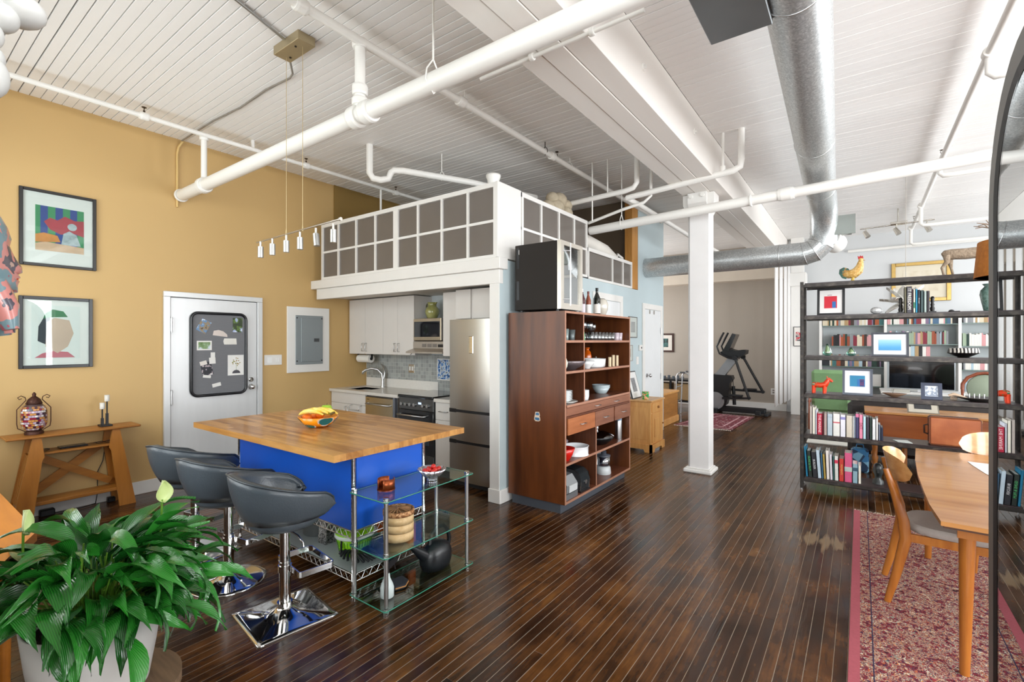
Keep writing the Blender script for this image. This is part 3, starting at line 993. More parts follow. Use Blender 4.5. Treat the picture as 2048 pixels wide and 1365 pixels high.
def hanger(t, p, r, ztop=HC, mat=PIPEW):
    x, y, z = p
    b = MB(); b.cyl((x, y, z + r * 1.7), (x, y, ztop), 0.005, n=8); b.tube([(x, y, z + r * 1.9), (x + r * .9, y, z + r * 1.0), (x + r * 1.1, y, z), (x, y, z - r * 1.12), (x - r * 1.1, y, z), (x - r * .9, y, z + r * 1.0), (x, y, z + r * 1.9)], 0.004, 6)
    obj('hanger', b, mat, t)
def hanger_x(t, p, r, ztop=HC, mat=PIPEW):
    x, y, z = p
    b = MB(); b.cyl((x, y, z + r * 2.4), (x, y, ztop), 0.006, n=8); b.tube([(x, y, z + r * 2.5), (x, y + r * .9, z + r * 1.2), (x, y + r * 1.1, z), (x, y, z - r * 1.1), (x, y - r * 1.1, z), (x, y - r * .9, z + r * 1.2), (x, y, z + r * 2.5)], 0.005, 6)
    obj('hanger', b, mat, t)
BY, BZ, BR = 2.05, 3.105, 0.058
t = pipe('main_pipe', 'thick white pipe crossing the room from the yellow wall over the island', [(-5.83, BY, BZ), (2.2, BY, BZ + .01)], BR, n=24)
b = MB(); b.tube([(-5.3, BY, BZ), (-5.3, BY, 3.6)], 0.027, 14); obj('riser', b, PIPEW, t)
b = MB(); b.tube([(-2.79, BY, BZ), (-2.79, BY, 3.6)], 0.036, 14); obj('riser', b, PIPEW, t)
for xx in (-5.3, -2.83, -2.70): collar(t, (xx, BY, BZ), (1, 0, 0), BR * 1.18, .09)
collar(t, (-5.86, BY, BZ), (1, 0, 0), BR * 1.05, .03, 'end_cap')
collar(t, (-2.79, BY, 3.28), (0, 0, 1), .048, .07, 'elbow_joint'); collar(t, (-2.79, BY, 3.2), (0, 0, 1), .05, .05, 'elbow_joint')
collar(t, (-2.79, BY, 3.6), (0, 0, 1), .048, .06, 'tee'); collar(t, (-5.3, BY, 3.58), (0, 0, 1), .036, .05, 'tee')
hanger_x(t, (-2.08, BY, BZ), BR)
t = pipe('sprinkler_pipe', 'thin white sprinkler pipe following the top of the yellow wall', [(-5.3, 0.02, 3.6), (-5.27, 2.0, 3.6), (-5.22, 3.3, 3.6), (-5.1, 6.9, 3.6)], 0.022)
for yy in (1.55, 3.1, 4.4): collar(t, (-5.28 + .03 * (yy - 1.5), yy, 3.6), (0, 1, 0), .032, .07, 'tee'); sprinkler(t, (-5.28 + .03 * (yy - 1.5), yy, 3.63))
b = MB(); b.cyl((-5.2, 4.15, 3.6), (-5.2, 4.15, 3.07), .014, n=10); obj('drop', b, PIPEW, t)
b = MB(); b.cyl((-5.29, 2.52, 3.6), (-5.29, 2.52, 3.74), .02, n=10); obj('stub', b, PIPEW, t)
t = pipe('sprinkler_pipe', 'long white sprinkler pipe running down the kitchen side parallel to the beam', [(-2.74, 0.02, 3.6), (-2.76, 2.0, 3.6), (-2.765, 8.16, 3.6)], 0.03)
for yy in (1.6, 3.05, 4.55): collar(t, (-2.76, yy, 3.6), (0, 1, 0), .04, .08, 'tee')
sprinkler(t, (-2.76, 1.6, 3.64)); sprinkler(t, (-2.76, 4.65, 3.63)); hanger(t, (-2.76, 3.1, 3.6), .03); hanger(t, (-2.76, 4.4, 3.6), .03, mat=BLACKM); hanger(t, (-2.76, 4.95, 3.6), .03)
t = pipe('drain_pipe', 'white drain pipe with a bend dropping from the ceiling above the loft screen', [(-4.36, 3.33, HC), (-4.36, 3.33, 3.40), (-4.34, 3.36, 3.345), (-4.28, 3.42, 3.33), (-4.23, 3.48, 3.35), (-4.21, 3.5, 3.42), (-4.19, 3.53, 3.45), (-4.12, 3.6, 3.45), (-3.72, 4.3, 3.43), (-3.4, 5.2, 3.41)], 0.036)
hanger(t, (-3.9, 3.98, 3.44), .036)
# second cross pipe in front of the column and its companions
t = pipe('cross_pipe', 'straight white pipe crossing in front of the square column to the right', [(-2.775, 5.5, 2.95), (2.2, 5.5, 3.13)], 0.052, n=20)
collar(t, (-.92, 5.5, 3.017), (1, 0, .025), .058, .02); collar(t, (-.6, 5.5, 3.029), (1, 0, .025), .058, .14)
hanger_x(t, (-2.35, 5.5, 2.965), .052)
t = pipe('conduit', 'thin white conduit above the cross pipe at the blue wall', [(-2.775, 5.45, 3.04), (-2.3, 5.45, 3.14), (-2.05, 5.45, 3.18), (-1.97, 5.45, 3.24), (-1.96, 5.45, HC)], 0.018, cat='conduit')
t = pipe('branch_pipe', 'white branch pipe bending up to the ceiling beside the column top', [(-2.2, 5.3, 3.22), (-1.15, 5.3, 3.29), (-1.05, 5.3, 3.3), (-.985, 5.3, 3.33), (-.975, 5.3, 3.4), (-.975, 5.3, HC)], 0.032)
b = MB(); b.cyl((-1.15, 5.3, 3.29), (-1.15, 5.3, HC), .014, n=10); obj('drop', b, PIPEW, t); collar(t, (-1.15, 5.3, 3.32), (0, 0, 1), .024, .09)
b = MB(); b.tube([(-2.2, 5.3, 3.22), (-2.16, 5.6, 3.2), (-2.1, 7.5, 3.15), (-2.0, 8.9, 3.1)], .03, 12); obj('side_branch', b, PIPEW, t)
t = pipe('branch_pipe', 'white branch pipe bending up to the ceiling above the loft opening', [(-3.3, 5.25, 3.25), (-2.2, 5.25, 3.29), (-2.1, 5.25, 3.31), (-2.06, 5.25, 3.36), (-2.06, 5.25, HC)], 0.03)
b = MB(); b.cyl((-2.42, 5.25, 3.28), (-2.42, 5.25, HC), .008, n=8); b.cyl((-2.62, 5.25, 3.0), (-2.62, 5.25, HC), .009, n=8); obj('hanger', b, PIPEW, t)
t = pipe('gas_pipe', 'thin white pipe above the main pipe along the beam underside', [(-2.0, 2.4, 3.26), (-1.76, 2.4, 3.262), (-.9, 2.4, 3.262)], 0.012, cat='pipe')
for xx in (-1.6, -1.2): collar(t, (xx, 2.4, 3.262), (1, 0, 0), .02, .03)
t = pipe('thin_pipe', 'thin white pipe leading from the blue wall towards the bedroom behind the column', [(-2.785, 8.2, 2.78), (-2.6, 8.4, 2.85), (-1.9, 8.4, 2.9), (-1.78, 8.4, 2.85)], 0.018)
# right-hand sprinkler line with three drops
XR = .745
t = pipe('sprinkler_pipe', 'white sprinkler pipe along the right-hand ceiling with three branches', [(XR + .02, 2.5, 3.6), (XR, 4.7, 3.6), (XR, 7.2, 3.6), (XR + .02, 11.3, 3.6)], 0.027)
for yy, dz in ((4.75, .17), (7.35, .15), (9.5, .3), (11.25, .3)):
    collar(t, (XR, yy, 3.6), (0, 1, 0), .038, .08, 'tee')
    b = MB(); b.tube([(XR, yy, 3.6), (XR, yy, 3.6 - dz + .03), (XR + .03, yy, 3.6 - dz), (XR + .1, yy, 3.6 - dz)] + ([(4.2, yy, 3.6 - dz)] if yy > 5 else []), .026, 12); obj('branch', b, PIPEW, t)
sprinkler(t, (XR - .01, 7.1, 3.62)); sprinkler(t, (XR, 10.6, 3.62))
b = MB(); b.tube([(1.2, 11.95, 3.45), (1.25, 12.0, 3.4)], .02, 8)

# galvanised duct
GALV = ramp_mat('galvanised', [(0.0, '#a9adae'), (0.45, '#bdc0c1'), (0.75, '#cdd0d0'), (1.0, '#e2e4e4')], 'voronoi', 110, 0.38, 0.75, const=False)
du = thing('air_duct', 'galvanised round air duct hanging under the ceiling and turning into the blue wall', 'duct', (-.3, 4, 3.3))
DR = 0.152
def dx(y): return -0.255 - 0.03 * (y - 2.7)
seg = [(-2.3, 1.1), (1.1, 2.72), (2.72, 4.95), (4.95, 6.5)]
for y0, y1 in seg:
    b = MB(); b.cyl((dx(y0), y0, 3.31), (dx(y1), y1, 3.31 - .004), DR, n=36, cap=False); obj('duct_section', b, GALV, du)
    b = MB(); b.tube([(dx(y1) + (DR + .001) * math.cos(a), y1 - .01, 3.306 + (DR + .001) * math.sin(a)) for a in [2 * PI * k / 36 for k in range(36)]], .004, 6, closed=True); obj('seam', b, BRUSHED, du)
EX, EY, EZ = -0.385, 7.45, 2.715
b = MB()
arc = [(dx(6.5), 6.5, 3.306)] + [(EX + .01, 6.95 + .5 * math.sin(R(a)), 2.806 + .5 * math.cos(R(a))) for a in (5, 27, 50, 72, 90)]
b.tube(arc, DR, 36, cap=False); obj('duct_bend', b, GALV, du)
b = MB(); b.tube([(EX, EY, 3.16), (EX, EY, 2.98), (EX, EY, 2.93)], DR, 36, cap=True); obj('duct_section', b, GALV, du)
AP = [(EX - .22 + .22 * math.cos(R(a)), EY, 2.935 - .22 * math.sin(R(a))) for a in (0, 30, 60, 90)]
b = MB(); b.tube([(EX, EY, 2.96)] + AP[:1] + AP[1:] + [(-.63, EY, EZ)], DR, 36, cap=False, up=(0, 1, 0)); b.sm = [False] * len(b.sm); obj('duct_bend', b, GALV, du)
for k in (0, 1, 2, 3):
    q = Vector(AP[k]); ax = (Vector(AP[min(3, k + 1)]) - Vector(AP[max(0, k - 1)])).normalized(); u = Vector((0, 1, 0)); w_ = ax.cross(u)
    b = MB(); b.tube([q + u * (DR + .002) * math.cos(a) + w_ * (DR + .006) * math.sin(a) for a in [2 * PI * k2 / 36 for k2 in range(36)]], .004, 6, closed=True); obj('seam', b, BRUSHED, du)
for x0, x1 in ((-.62, -.9), (-.9, -2.02), (-2.02, -2.79)):
    b = MB(); b.cyl((x0, EY, EZ), (x1, EY, EZ - .0), DR, n=36, cap=False); obj('duct_section', b, GALV, du)
    b = MB(); b.tube([(x1 + .01, EY + (DR + .001) * math.cos(a), EZ + (DR + .001) * math.sin(a)) for a in [2 * PI * k / 36 for k in range(36)]], .005, 6, closed=True); obj('seam', b, BRUSHED, du)
b = MB(); b.cyl((EX + .05, EY - .02, 2.9), (EX + .12, EY + .35, 2.87), .13, n=28); obj('stub', b, PIPEW, du)
b = MB(); b.box(EX + .14, EX + .3, EY - .1, EY + .1, 2.92, 3.12, .004); b.box(EX + .12, EX + .34, EY - .12, EY - .1, 2.9, 3.14); obj('vent_box', b, paint('#8d928e', .35, .7), du)
b = MB(); b.box(-.66, -.36, 2.0, 2.76, 3.17, 3.40, .004); obj('vent_box', b, paint('#878c8e', .35, .7, var=.05), du)

# junction box with flexible conduit and the track light
jb = thing('junction_box', 'square tan metal box on the ceiling boards with a cable running to the wall', 'junction box', (-3.35, 1.85, 3.64))
b = MB(); b.box(-3.47, -3.14, 1.80, 1.93, HC - .065, HC, .003); obj('box', b, paint('#a89878', .35, .5), jb)
b = MB(); b.cyl((-3.24, 1.84, HC - .07), (-3.24, 1.84, HC - .064), .008, n=8); b.cyl((-3.4, 1.89, HC - .07), (-3.4, 1.89, HC - .064), .008, n=8); obj('screws', b, BLACKM, jb)
b = MB(); b.tube([(-3.3, 1.79, HC - .02), (-3.2, 1.5, HC - .015), (-3.0, .9, HC - .015), (-2.9, .3, HC - .015)], .01, 8); obj('flexible_conduit', b, BRUSHED, jb)
b = MB(); b.tube([(-3.45, 1.91, HC - .04), (-3.6, 2.02, HC - .06), (-3.75, 2.08, HC - .02), (-4.1, 2.06, HC - .015), (-4.6, 2.08, HC - .015), (-5.1, 2.05, HC - .015), (-5.85, 2.05, HC - .02)], .008, 8); obj('cable', b, paint('#8b857c', .5), jb)
tl = thing('track_light', 'slim track light of six small silver spots hung on two wires over the island', 'light', (-3.3, 1.87, 2.33))
TY, TZ = 1.87, 2.33
b = MB(); b.cyl((-3.86, TY, TZ), (-2.76, TY, TZ + .02), .006, n=8); b.cyl((-2.76, TY, TZ + .02), (-2.745, TY, TZ + .02), .012, n=10); obj('track', b, NICKEL, tl)
for xx in (-3.42, -3.2):
    b = MB(); b.cyl((xx, TY, TZ), (xx, TY, HC - .066), .0018, n=6); b.cyl((xx, TY, TZ), (xx, TY, TZ + .04), .006, .003, n=8); obj('wire', b, paint('#cdb98c', .4, .5), tl)
for k, xx in enumerate((-3.80, -3.62, -3.42, -3.235, -3.035, -2.83)):
    b = MB(); tx = .012 if k == 4 else 0
    b.cyl((xx, TY, TZ), (xx, TY, TZ - .045), .008, n=10)
    sp_ = obj('spot_stem', b, NICKEL, tl)
    b = MB(); b.cyl((xx, TY, TZ - .04), (xx + tx, TY, TZ - .125), .021, n=16); obj('spot_head', b, paint('#b9b9b6', .3, .9), sp_)
# office track light, smoke detector canopy
tl = thing('track_light', 'small silver three spot track light under the far office ceiling', 'light', (.35, 10, 3.4))
b = MB(); b.cyl((.0, 10, 3.44), (.95, 10, 3.47), .012, n=8); obj('track', b, NICKEL, tl)
b = MB(); b.box(.4, .62, 9.94, 10.06, 3.45, 3.49, .005); b.cyl((.5, 10, 3.49), (.5, 10, HC), .01, n=8); obj('canopy', b, NICKEL, tl)
for xx in (.08, .48, .86):
    b = MB(); b.cyl((xx, 10, 3.45), (xx, 10, 3.38), .01, n=8); b.cyl((xx - .02, 10, 3.39), (xx + .03, 9.97, 3.29), .03, .04, n=12); obj('spot_head', b, NICKEL, tl)
pl = thing('pendant_lamp', 'pale pendant lamp with spiky paper petals hung on a long cord by the bookcase', 'lamp', (.46, 7.69, 1.75))
b = MB(); b.lathe([(0, 0), (.12, 0), (.12, -.012), (.05, -.03), (0, -.03)], (.46, 7.69, HC), 24); obj('canopy', b, WHITE, pl)
b = MB(); b.cyl((.46, 7.69, HC), (.46, 7.69, 2.2), .003, n=6); obj('cord', b, paint('#a8a29a', .6), pl)
PET = paint('#dcdad4', .7, var=.06)
for k in range(16):
    a = 2 * PI * k / 16 + .2; ti = (-.5, .15, .75)[k % 3]; L_ = .27
    b = MB(); d = Vector((math.cos(a) * math.cos(ti), math.sin(a) * math.cos(ti), math.sin(ti))); s_ = Vector((-math.sin(a), math.cos(a), 0)); c = Vector((.46, 7.69, 2.02))
    b.grid([tuple(c + d * L_ * u + s_ * (v * .075 * math.sin(PI * min(1, u * .8 + .2))) * (1 if u < 1 else 0) + Vector((0, 0, .03 * v * v))) for u in (0.1, .35, .6, .8, 1) for v in (-1, 0, 1)], 5, 3, .002); obj('petal', b, PET, pl)
b = MB(); b.ell((.46, 7.69, 1.98), .045, .045, .055); obj('bulb', b, WHITE, pl)
# ------------------------------------------------------------------ kitchen under the loft
CABW = paint('#dcd7d2', 0.4, var=0.015)
def handle_v(parent, x, y, z0, z1, r=.005, out=.03):
    b = MB(); b.tube([(x, y, z0), (x, y - out, z0), (x, y - out, z1), (x, y, z1)], r, 8); return obj('handle', b, BRUSHED, parent)
def handle_h(parent, x0, x1, y, z, r=.005, out=.03):
    b = MB(); b.tube([(x0, y, z), (x0, y - out, z), (x1, y - out, z), (x1, y, z)], r, 8); return obj('handle', b, BRUSHED, parent)
def cab(name, label, x0, x1, yf, yb, z0, z1, fronts, group=None, chamfer=False):
    """cabinet box with fronts: (kind, x0, x1, z0, z1, handle)"""
    t = thing(name, label, 'cabinet', ((x0 + x1) / 2, yb, z0), group)
    b = MB(); b.box(x0 + .002, x1 - .002, yf + .02, yb, z0, z1); obj('body', b, CABW, t)
    for kind, a0, a1, c0, c1, h in fronts:
        b = MB()
        if h == 'cut':
            b.prism([(a0 + .002, c0 + .002), (a1 - .075, c0 + .002), (a1 - .002, c0 + .09), (a1 - .002, c1 - .002), (a0 + .002, c1 - .002)], yf, yf + .018, 'Y')
        else:
            b.box(a0 + .002, a1 - .002, yf, yf + .018, c0 + .002, c1 - .002, .0015)
        d = obj(kind, b, CABW, t)
        if h == 'L': handle_v(d, a0 + .035, yf, c0 + .04, c0 + .15)
        if h in ('R',): handle_v(d, a1 - .035, yf, c0 + .04, c0 + .15)
        if h == 'cut': handle_v(d, a0 + .035, yf, c0 + .04, c0 + .15)
        if h == 'TL': handle_v(d, a0 + .035, yf, c1 - .15, c1 - .04)
        if h == 'TR': handle_v(d, a1 - .035, yf, c1 - .15, c1 - .04)
        if h == 'H': handle_h(d, (a0 + a1) / 2 - .06, (a0 + a1) / 2 + .06, yf, (c0 + c1) / 2)
    return t
UY = 4.14
cab('wall_cabinet', 'white two door wall cabinet above the sink, next to the yellow wall', -5.88, -5.142, UY, 4.45, 1.37, 2.128, [('door', -5.88, -5.524, 1.37, 2.128, 'R'), ('door', -5.524, -5.142, 1.37, 2.128, 'L')])
cab('wall_cabinet', 'white two door wall cabinet with a cut corner beside the range hood', -5.142, -4.54, UY, 4.45, 1.37, 2.128, [('door', -5.142, -4.852, 1.37, 2.128, 'R'), ('door', -4.852, -4.54, 1.37, 2.128, 'cut')])
cab('wall_cabinet', 'narrow white wall cabinet between microwave and refrigerator', -3.9, -3.615, 4.0, 4.45, 1.375, 2.11, [('door', -3.9, -3.615, 1.375, 2.11, None)])
cab('wall_cabinet', 'white two door cabinet over the stainless refrigerator', -3.61, -2.89, 3.9, 4.45, 1.79, 2.112, [('door', -3.61, -3.39, 1.79, 2.112, None), ('door', -3.355, -3.08, 1.79, 2.112, None), ('door', -3.075, -2.89, 1.79, 2.112, None)])
b = MB(); b.tube([(-3.72, 4.0, 1.43), (-3.72, 3.96, 1.43), (-3.72, 3.96, 1.56), (-3.72, 4.0, 1.56)], .006, 8); obj('handle', b, BRUSHED, bpy.data.objects['wall_cabinet.002'])
cab('base_cabinet', 'white sink base cabinet with false drawer front against the yellow wall', -5.892, -5.14, 3.86, 4.45, .1, .86, [('drawer', -5.89, -5.14, .715, .86, None), ('door', -5.89, -5.515, .1, .715, 'TR'), ('door', -5.515, -5.14, .1, .715, 'TL')])
t = bpy.data.objects['base_cabinet']
b = MB(); b.tube([(-5.42, 3.86, .71), (-5.42, 3.82, .70), (-5.42, 3.815, .655), (-5.22, 3.815, .655), (-5.22, 3.82, .70), (-5.22, 3.86, .71)], .006, 8); obj('towel_bar', b, BRUSHED, t)
cab('base_cabinet', 'narrow white base cabinet with a drawer between range and refrigerator', -3.893, -3.62, 3.87, 4.45, .1, .86, [('drawer', -3.893, -3.62, .66, .86, 'H'), ('door', -3.893, -3.62, .1, .66, 'TL')])
b = MB(); b.box(-5.89, -3.62, 3.93, 4.45, 0, .098); single('toe_kick', b, BLACK, 'recessed dark plinth under the kitchen base cabinets', 'plinth')
QZ = paint('#d5d0c9', .25, var=.04, scale=40)
ct = thing('worktop', 'pale quartz worktop with an undermount sink along the kitchen wall', 'worktop', (-5.2, 4.45, .86))
b = MB()
b.box(-5.898, -4.49, 3.83, 3.96, .862, .9, .003); b.box(-5.898, -4.49, 4.3, 4.45, .862, .9, .003); b.box(-5.898, -5.72, 3.96, 4.3, .862, .9); b.box(-5.28, -4.49, 3.96, 4.3, .862, .9)
obj('slab', b, QZ, ct)
b = MB(); b.box(-5.88, -4.41, 4.43, 4.449, .9, 1.02, .002); obj('upstand', b, paint('#e2dfda', .3, var=.03, scale=40), ct)
b = MB(); b.box(-5.73, -5.27, 3.95, 4.31, .70, .71); b.box(-5.73, -5.72, 3.95, 4.31, .7, .89); b.box(-5.28, -5.27, 3.95, 4.31, .7, .89); b.box(-5.73, -5.27, 3.95, 3.96, .7, .89); b.box(-5.73, -5.27, 4.3, 4.31, .7, .89); obj('sink_bowl', b, BRUSHED, ct)
b = MB(); b.box(-3.893, -3.62, 3.84, 4.45, .862, .9, .003); single('worktop', b, QZ, 'small piece of pale worktop between range and refrigerator', 'worktop')
# faucet
fa = thing('faucet', 'brushed steel arched kitchen faucet behind the sink', 'faucet', (-5.42, 4.36, .9))
b = MB(); b.lathe([(.03, 0), (.03, .01), (.022, .03), (.02, .1)], (-5.42, 4.36, .9), 16); b.tube([(-5.42, 4.36, 1.0), (-5.43, 4.355, 1.09), (-5.48, 4.32, 1.15), (-5.56, 4.28, 1.165), (-5.64, 4.24, 1.14), (-5.68, 4.22, 1.11)], [.019, .018, .016, .016, .02, .022], 12); obj('spout', b, BRUSHED, fa)
b = MB(); b.tube([(-5.41, 4.37, 1.02), (-5.40, 4.38, 1.1), (-5.43, 4.39, 1.17), (-5.50, 4.4, 1.22)], [.014, .014, .01, .007], 10); obj('lever', b, BRUSHED, fa)
b = MB(); b.cyl((-5.68, 4.22, 1.11), (-5.685, 4.218, 1.085), .016, .014, n=12); obj('spray_head', b, BRUSHED, fa)
# mosaic backsplash: tiles under 6 px in the photo, so they stay a fine pattern
mt, N, L, pb = base('mosaic', .25)
tc = N.new('ShaderNodeTexCoord'); mp = N.new('ShaderNodeMapping'); mp.inputs['Rotation'].default_value = (R(90), 0, 0); mp.inputs['Scale'].default_value = (1, 1, 1)
L.new(tc.outputs['Object'], mp.inputs[0])
br_ = N.new('ShaderNodeTexBrick'); br_.offset = 0; br_.inputs['Scale'].default_value = 1; br_.inputs['Brick Width'].default_value = .05; br_.inputs['Row Height'].default_value = .05; br_.inputs['Mortar Size'].default_value = .0022
br_.inputs['Color1'].default_value = lin('#8f9392'); br_.inputs['Color2'].default_value = lin('#a9adac'); br_.inputs['Mortar'].default_value = lin('#b9bbb8')
L.new(mp.outputs[0], br_.inputs['Vector']); L.new(br_.outputs['Color'], pb.inputs['Base Color'])
b = MB(); b.box(-5.88, -3.3, 4.44, 4.4495, 1.0, 1.368); b.box(-4.4, -3.3, 4.44, 4.4495, .9, 1.0); single('tile_backsplash', b, mt, 'grey mosaic tile backsplash behind sink and range', 'backsplash')
o = thing('wall_outlet', 'steel outlet plate on the grey tile backsplash', 'outlet', (-4.92, 4.44, 1.14))
b = MB(); b.box(-4.97, -4.86, 4.434, 4.44, 1.12, 1.235, .002); obj('plate', b, NICKEL, o)
b = MB(); b.box(-4.955, -4.925, 4.43, 4.434, 1.15, 1.205); obj('socket', b, WHITE, o)
b = MB(); b.box(-4.905, -4.875, 4.43, 4.434, 1.15, 1.205); obj('socket', b, WHITE, o)
o = thing('tile_picture', 'blue and white patterned picture leaning on the tiles beside the refrigerator', 'picture', (-4.28, 4.43, 1.05))
b = MB(); b.box(-4.42, -4.14, 4.425, 4.439, 1.045, 1.325, .003); obj('frame', b, WHITE, o)
b = MB(); b.box(-4.405, -4.155, 4.423, 4.426, 1.06, 1.31); obj('print', b, ramp_mat('blueprint', [(0, '#27466e'), (.42, '#3f7cc0'), (.5, '#c9d3dc'), (.6, '#46505c'), (.68, '#e2e6ea')], 'noise', 26, .4, detail=4), o)
# paper towel
o = thing('paper_towel', 'white paper towel roll on a holder under the wall cabinet', 'paper towel', (-5.7, 4.28, 1.28))
b = MB(); b.cyl((-5.84, 4.28, 1.3), (-5.57, 4.28, 1.3), .055, n=24); obj('roll', b, paint('#efece6', .9, var=.02), o)
b = MB(); b.cyl((-5.86, 4.28, 1.3), (-5.55, 4.28, 1.3), .012, n=10); b.bar((-5.86, 4.28, 1.3), (-5.86, 4.28, 1.37), .03, .006, up=(1, 0, 0)); b.bar((-5.555, 4.28, 1.3), (-5.555, 4.28, 1.37), .03, .006, up=(1, 0, 0)); b.cyl((-5.572, 4.28, 1.3), (-5.566, 4.28, 1.3), .022, n=16); obj('holder', b, BLACK, o)
# dishwasher
o = thing('dishwasher', 'stainless dishwasher with a bar handle between sink cabinet and range', 'dishwasher', (-4.85, 4.1, .1))
b = MB(); b.box(-5.137, -4.53, 3.88, 4.44, .1, .858); obj('body', b, paint('#6a6865', .4, .5), o)
b = MB(); b.box(-5.13, -4.60, 3.85, 3.88, .12, .84, .004); d = obj('door', b, paint('#c4b79c', .28, 1.0, var=.05), o)
b = MB(); b.tube([(-5.08, 3.85, .76), (-5.08, 3.815, .755), (-4.63, 3.815, .755), (-4.63, 3.85, .76)], .01, 10); obj('handle', b, BRUSHED, d)
b = MB(); b.box(-5.1, -5.05, 3.848, 3.8505, .805, .812); obj('badge', b, BLACK, d)
b = MB(); b.box(-4.595, -4.56, 3.85, 3.88, .12, .858); obj('trim_strip', b, paint('#8a92a0', .3, .8), o)
b = MB(); b.box(-4.52, -4.49, 3.9, 4.44, .0, .86); single('end_panel', b, wood('#b57a4a', '#cf9a6a', 'Z', .5), 'thin bare wood end panel between dishwasher and range', 'panel')
# range
o = thing('range', 'black glass topped electric range with six silver knobs', 'range', (-4.19, 4.1, 0))
b = MB(); b.box(-4.482, -3.9, 3.87, 4.43, .05, .885); obj('body', b, paint('#45474a', .4, .5), o)
b = MB(); b.box(-4.486, -3.897, 3.83, 4.43, .885, .915, .006); obj('cooktop', b, paint('#111214', .05, var=0, coat=.5), o)
b = MB(); b.box(-4.48, -3.902, 3.845, 3.872, .745, .885, .003); cp = obj('control_panel', b, paint('#6d6f71', .3, .9), o)
for kx in (-4.418, -4.344, -4.271, -4.198, -4.055, -3.981):
    b = MB(); b.cyl((kx, 3.845, .805), (kx, 3.818, .805), .021, .019, n=16); b.box(kx - .003, kx + .003, 3.814, 3.82, .788, .822); obj('knob', b, BRUSHED, cp)
b = MB(); b.box(-4.145, -4.095, 3.843, 3.846, .815, .838); obj('display', b, emit('clock', '#cfe3ff', .6), cp)
b = MB(); b.box(-4.478, -3.904, 3.845, 3.872, .24, .738, .003); d = obj('oven_door', b, paint('#15161a', .08, coat=.5), o)
b = MB(); b.tube([(-4.46, 3.845, .68), (-4.46, 3.8, .68), (-4.03, 3.8, .68), (-4.03, 3.845, .68)], .011, 10); obj('handle', b, BRUSHED, d)
b = MB(); b.box(-4.41, -3.97, 3.843, 3.846, .35, .62, .001); obj('oven_window', b, paint('#2c3a48', .05), d)
b = MB(); b.box(-4.478, -3.904, 3.85, 3.872, .06, .228, .003); obj('storage_drawer', b, paint('#6d6f71', .3, .8), o)
# hood, microwave, jug
o = thing('range_hood', 'slim grey metal range hood under the microwave', 'hood', (-4.22, 4.3, 1.4))
HG = paint('#b7aea3', .35, .6)
b = MB(); b.box(-4.535, -3.91, 4.12, 4.43, 1.455, 1.545, .003); b.prism([(4.12, 1.455), (4.43, 1.455), (4.43, 1.40), (4.0, 1.40), (4.0, 1.42)], -4.535, -3.91, 'X'); obj('casing', b, HG, o)
for k in range(3):
    b = MB(); b.box(-4.37 + k * .09, -4.30 + k * .09, 4.117, 4.121, 1.475, 1.515); obj('vent_grille', b, paint('#77706a', .5), o)
b = MB(); b.box(-4.1, -3.95, 4.117, 4.121, 1.475, 1.51); obj('switch_panel', b, BLACK, o)
o = thing('microwave', 'stainless microwave oven sitting on the range hood', 'microwave', (-4.22, 4.3, 1.546))
b = MB(); b.box(-4.53, -3.93, 4.15, 4.43, 1.549, 1.83, .003); obj('casing', b, paint('#4a3f38', .4, .4), o)
b = MB(); b.box(-4.535, -4.055, 4.125, 4.15, 1.556, 1.828, .004); d = obj('door', b, paint('#b4a894', .3, .8), o)
b = MB(); b.box(-4.52, -4.075, 4.122, 4.126, 1.60, 1.79, .002); obj('window', b, paint('#101014', .06, coat=.5), d)
for k in range(5):
    b = MB(); b.cyl((-4.04 + k * .025, 4.14, 1.56), (-4.04 + k * .025, 4.14, 1.825), .011, n=8); obj('louvre', b, paint('#3c322c', .4), o)
def jug_shape(c, s, prof, hand, n=24):
    b = MB(); b.lathe([(r * s, z * s) for r, z in prof], c, n); return b
o = thing('pitcher', 'olive green glazed ceramic pitcher on top of the microwave', 'pitcher', (-4.36, 4.28, 1.831))
OL = ramp_mat('olive_glaze', [(0, '#6b7038'), (.5, '#97965a'), (.75, '#b5ae74')], 'noise', 9, .2, const=False, coat=.5)
b = MB(); b.lathe([(.055, 0), (.06, .005), (.085, .06), (.09, .095), (.078, .13), (.055, .155), (.052, .175), (.062, .205), (.055, .205), (.045, .17), (0, .15)], (-4.36, 4.28, 1.831), 26); obj('body', b, OL, o)
b = MB(); b.prism([(-4.36 + .05, 2.036), (-4.36 + .085, 2.036), (-4.36 + .05, 2.005)], 4.27, 4.29, 'Y'); obj('lip', b, OL, o)
b = MB(); b.tube([(-4.41, 4.28, 2.02), (-4.45, 4.28, 2.02), (-4.468, 4.28, 1.98), (-4.455, 4.28, 1.94), (-4.435, 4.28, 1.925)], .009, 8); obj('handle', b, paint('#4c4a2c', .3), o)
b = MB(); b.lathe([(.02, 0), (.022, .005), (.02, .08), (.014, .09), (.014, .1), (0, .1)], (-4.08, 4.3, 1.831), 14); single('white_bottle', b, WHITE, 'small white bottle on the microwave between pitcher and cabinet', 'bottle')
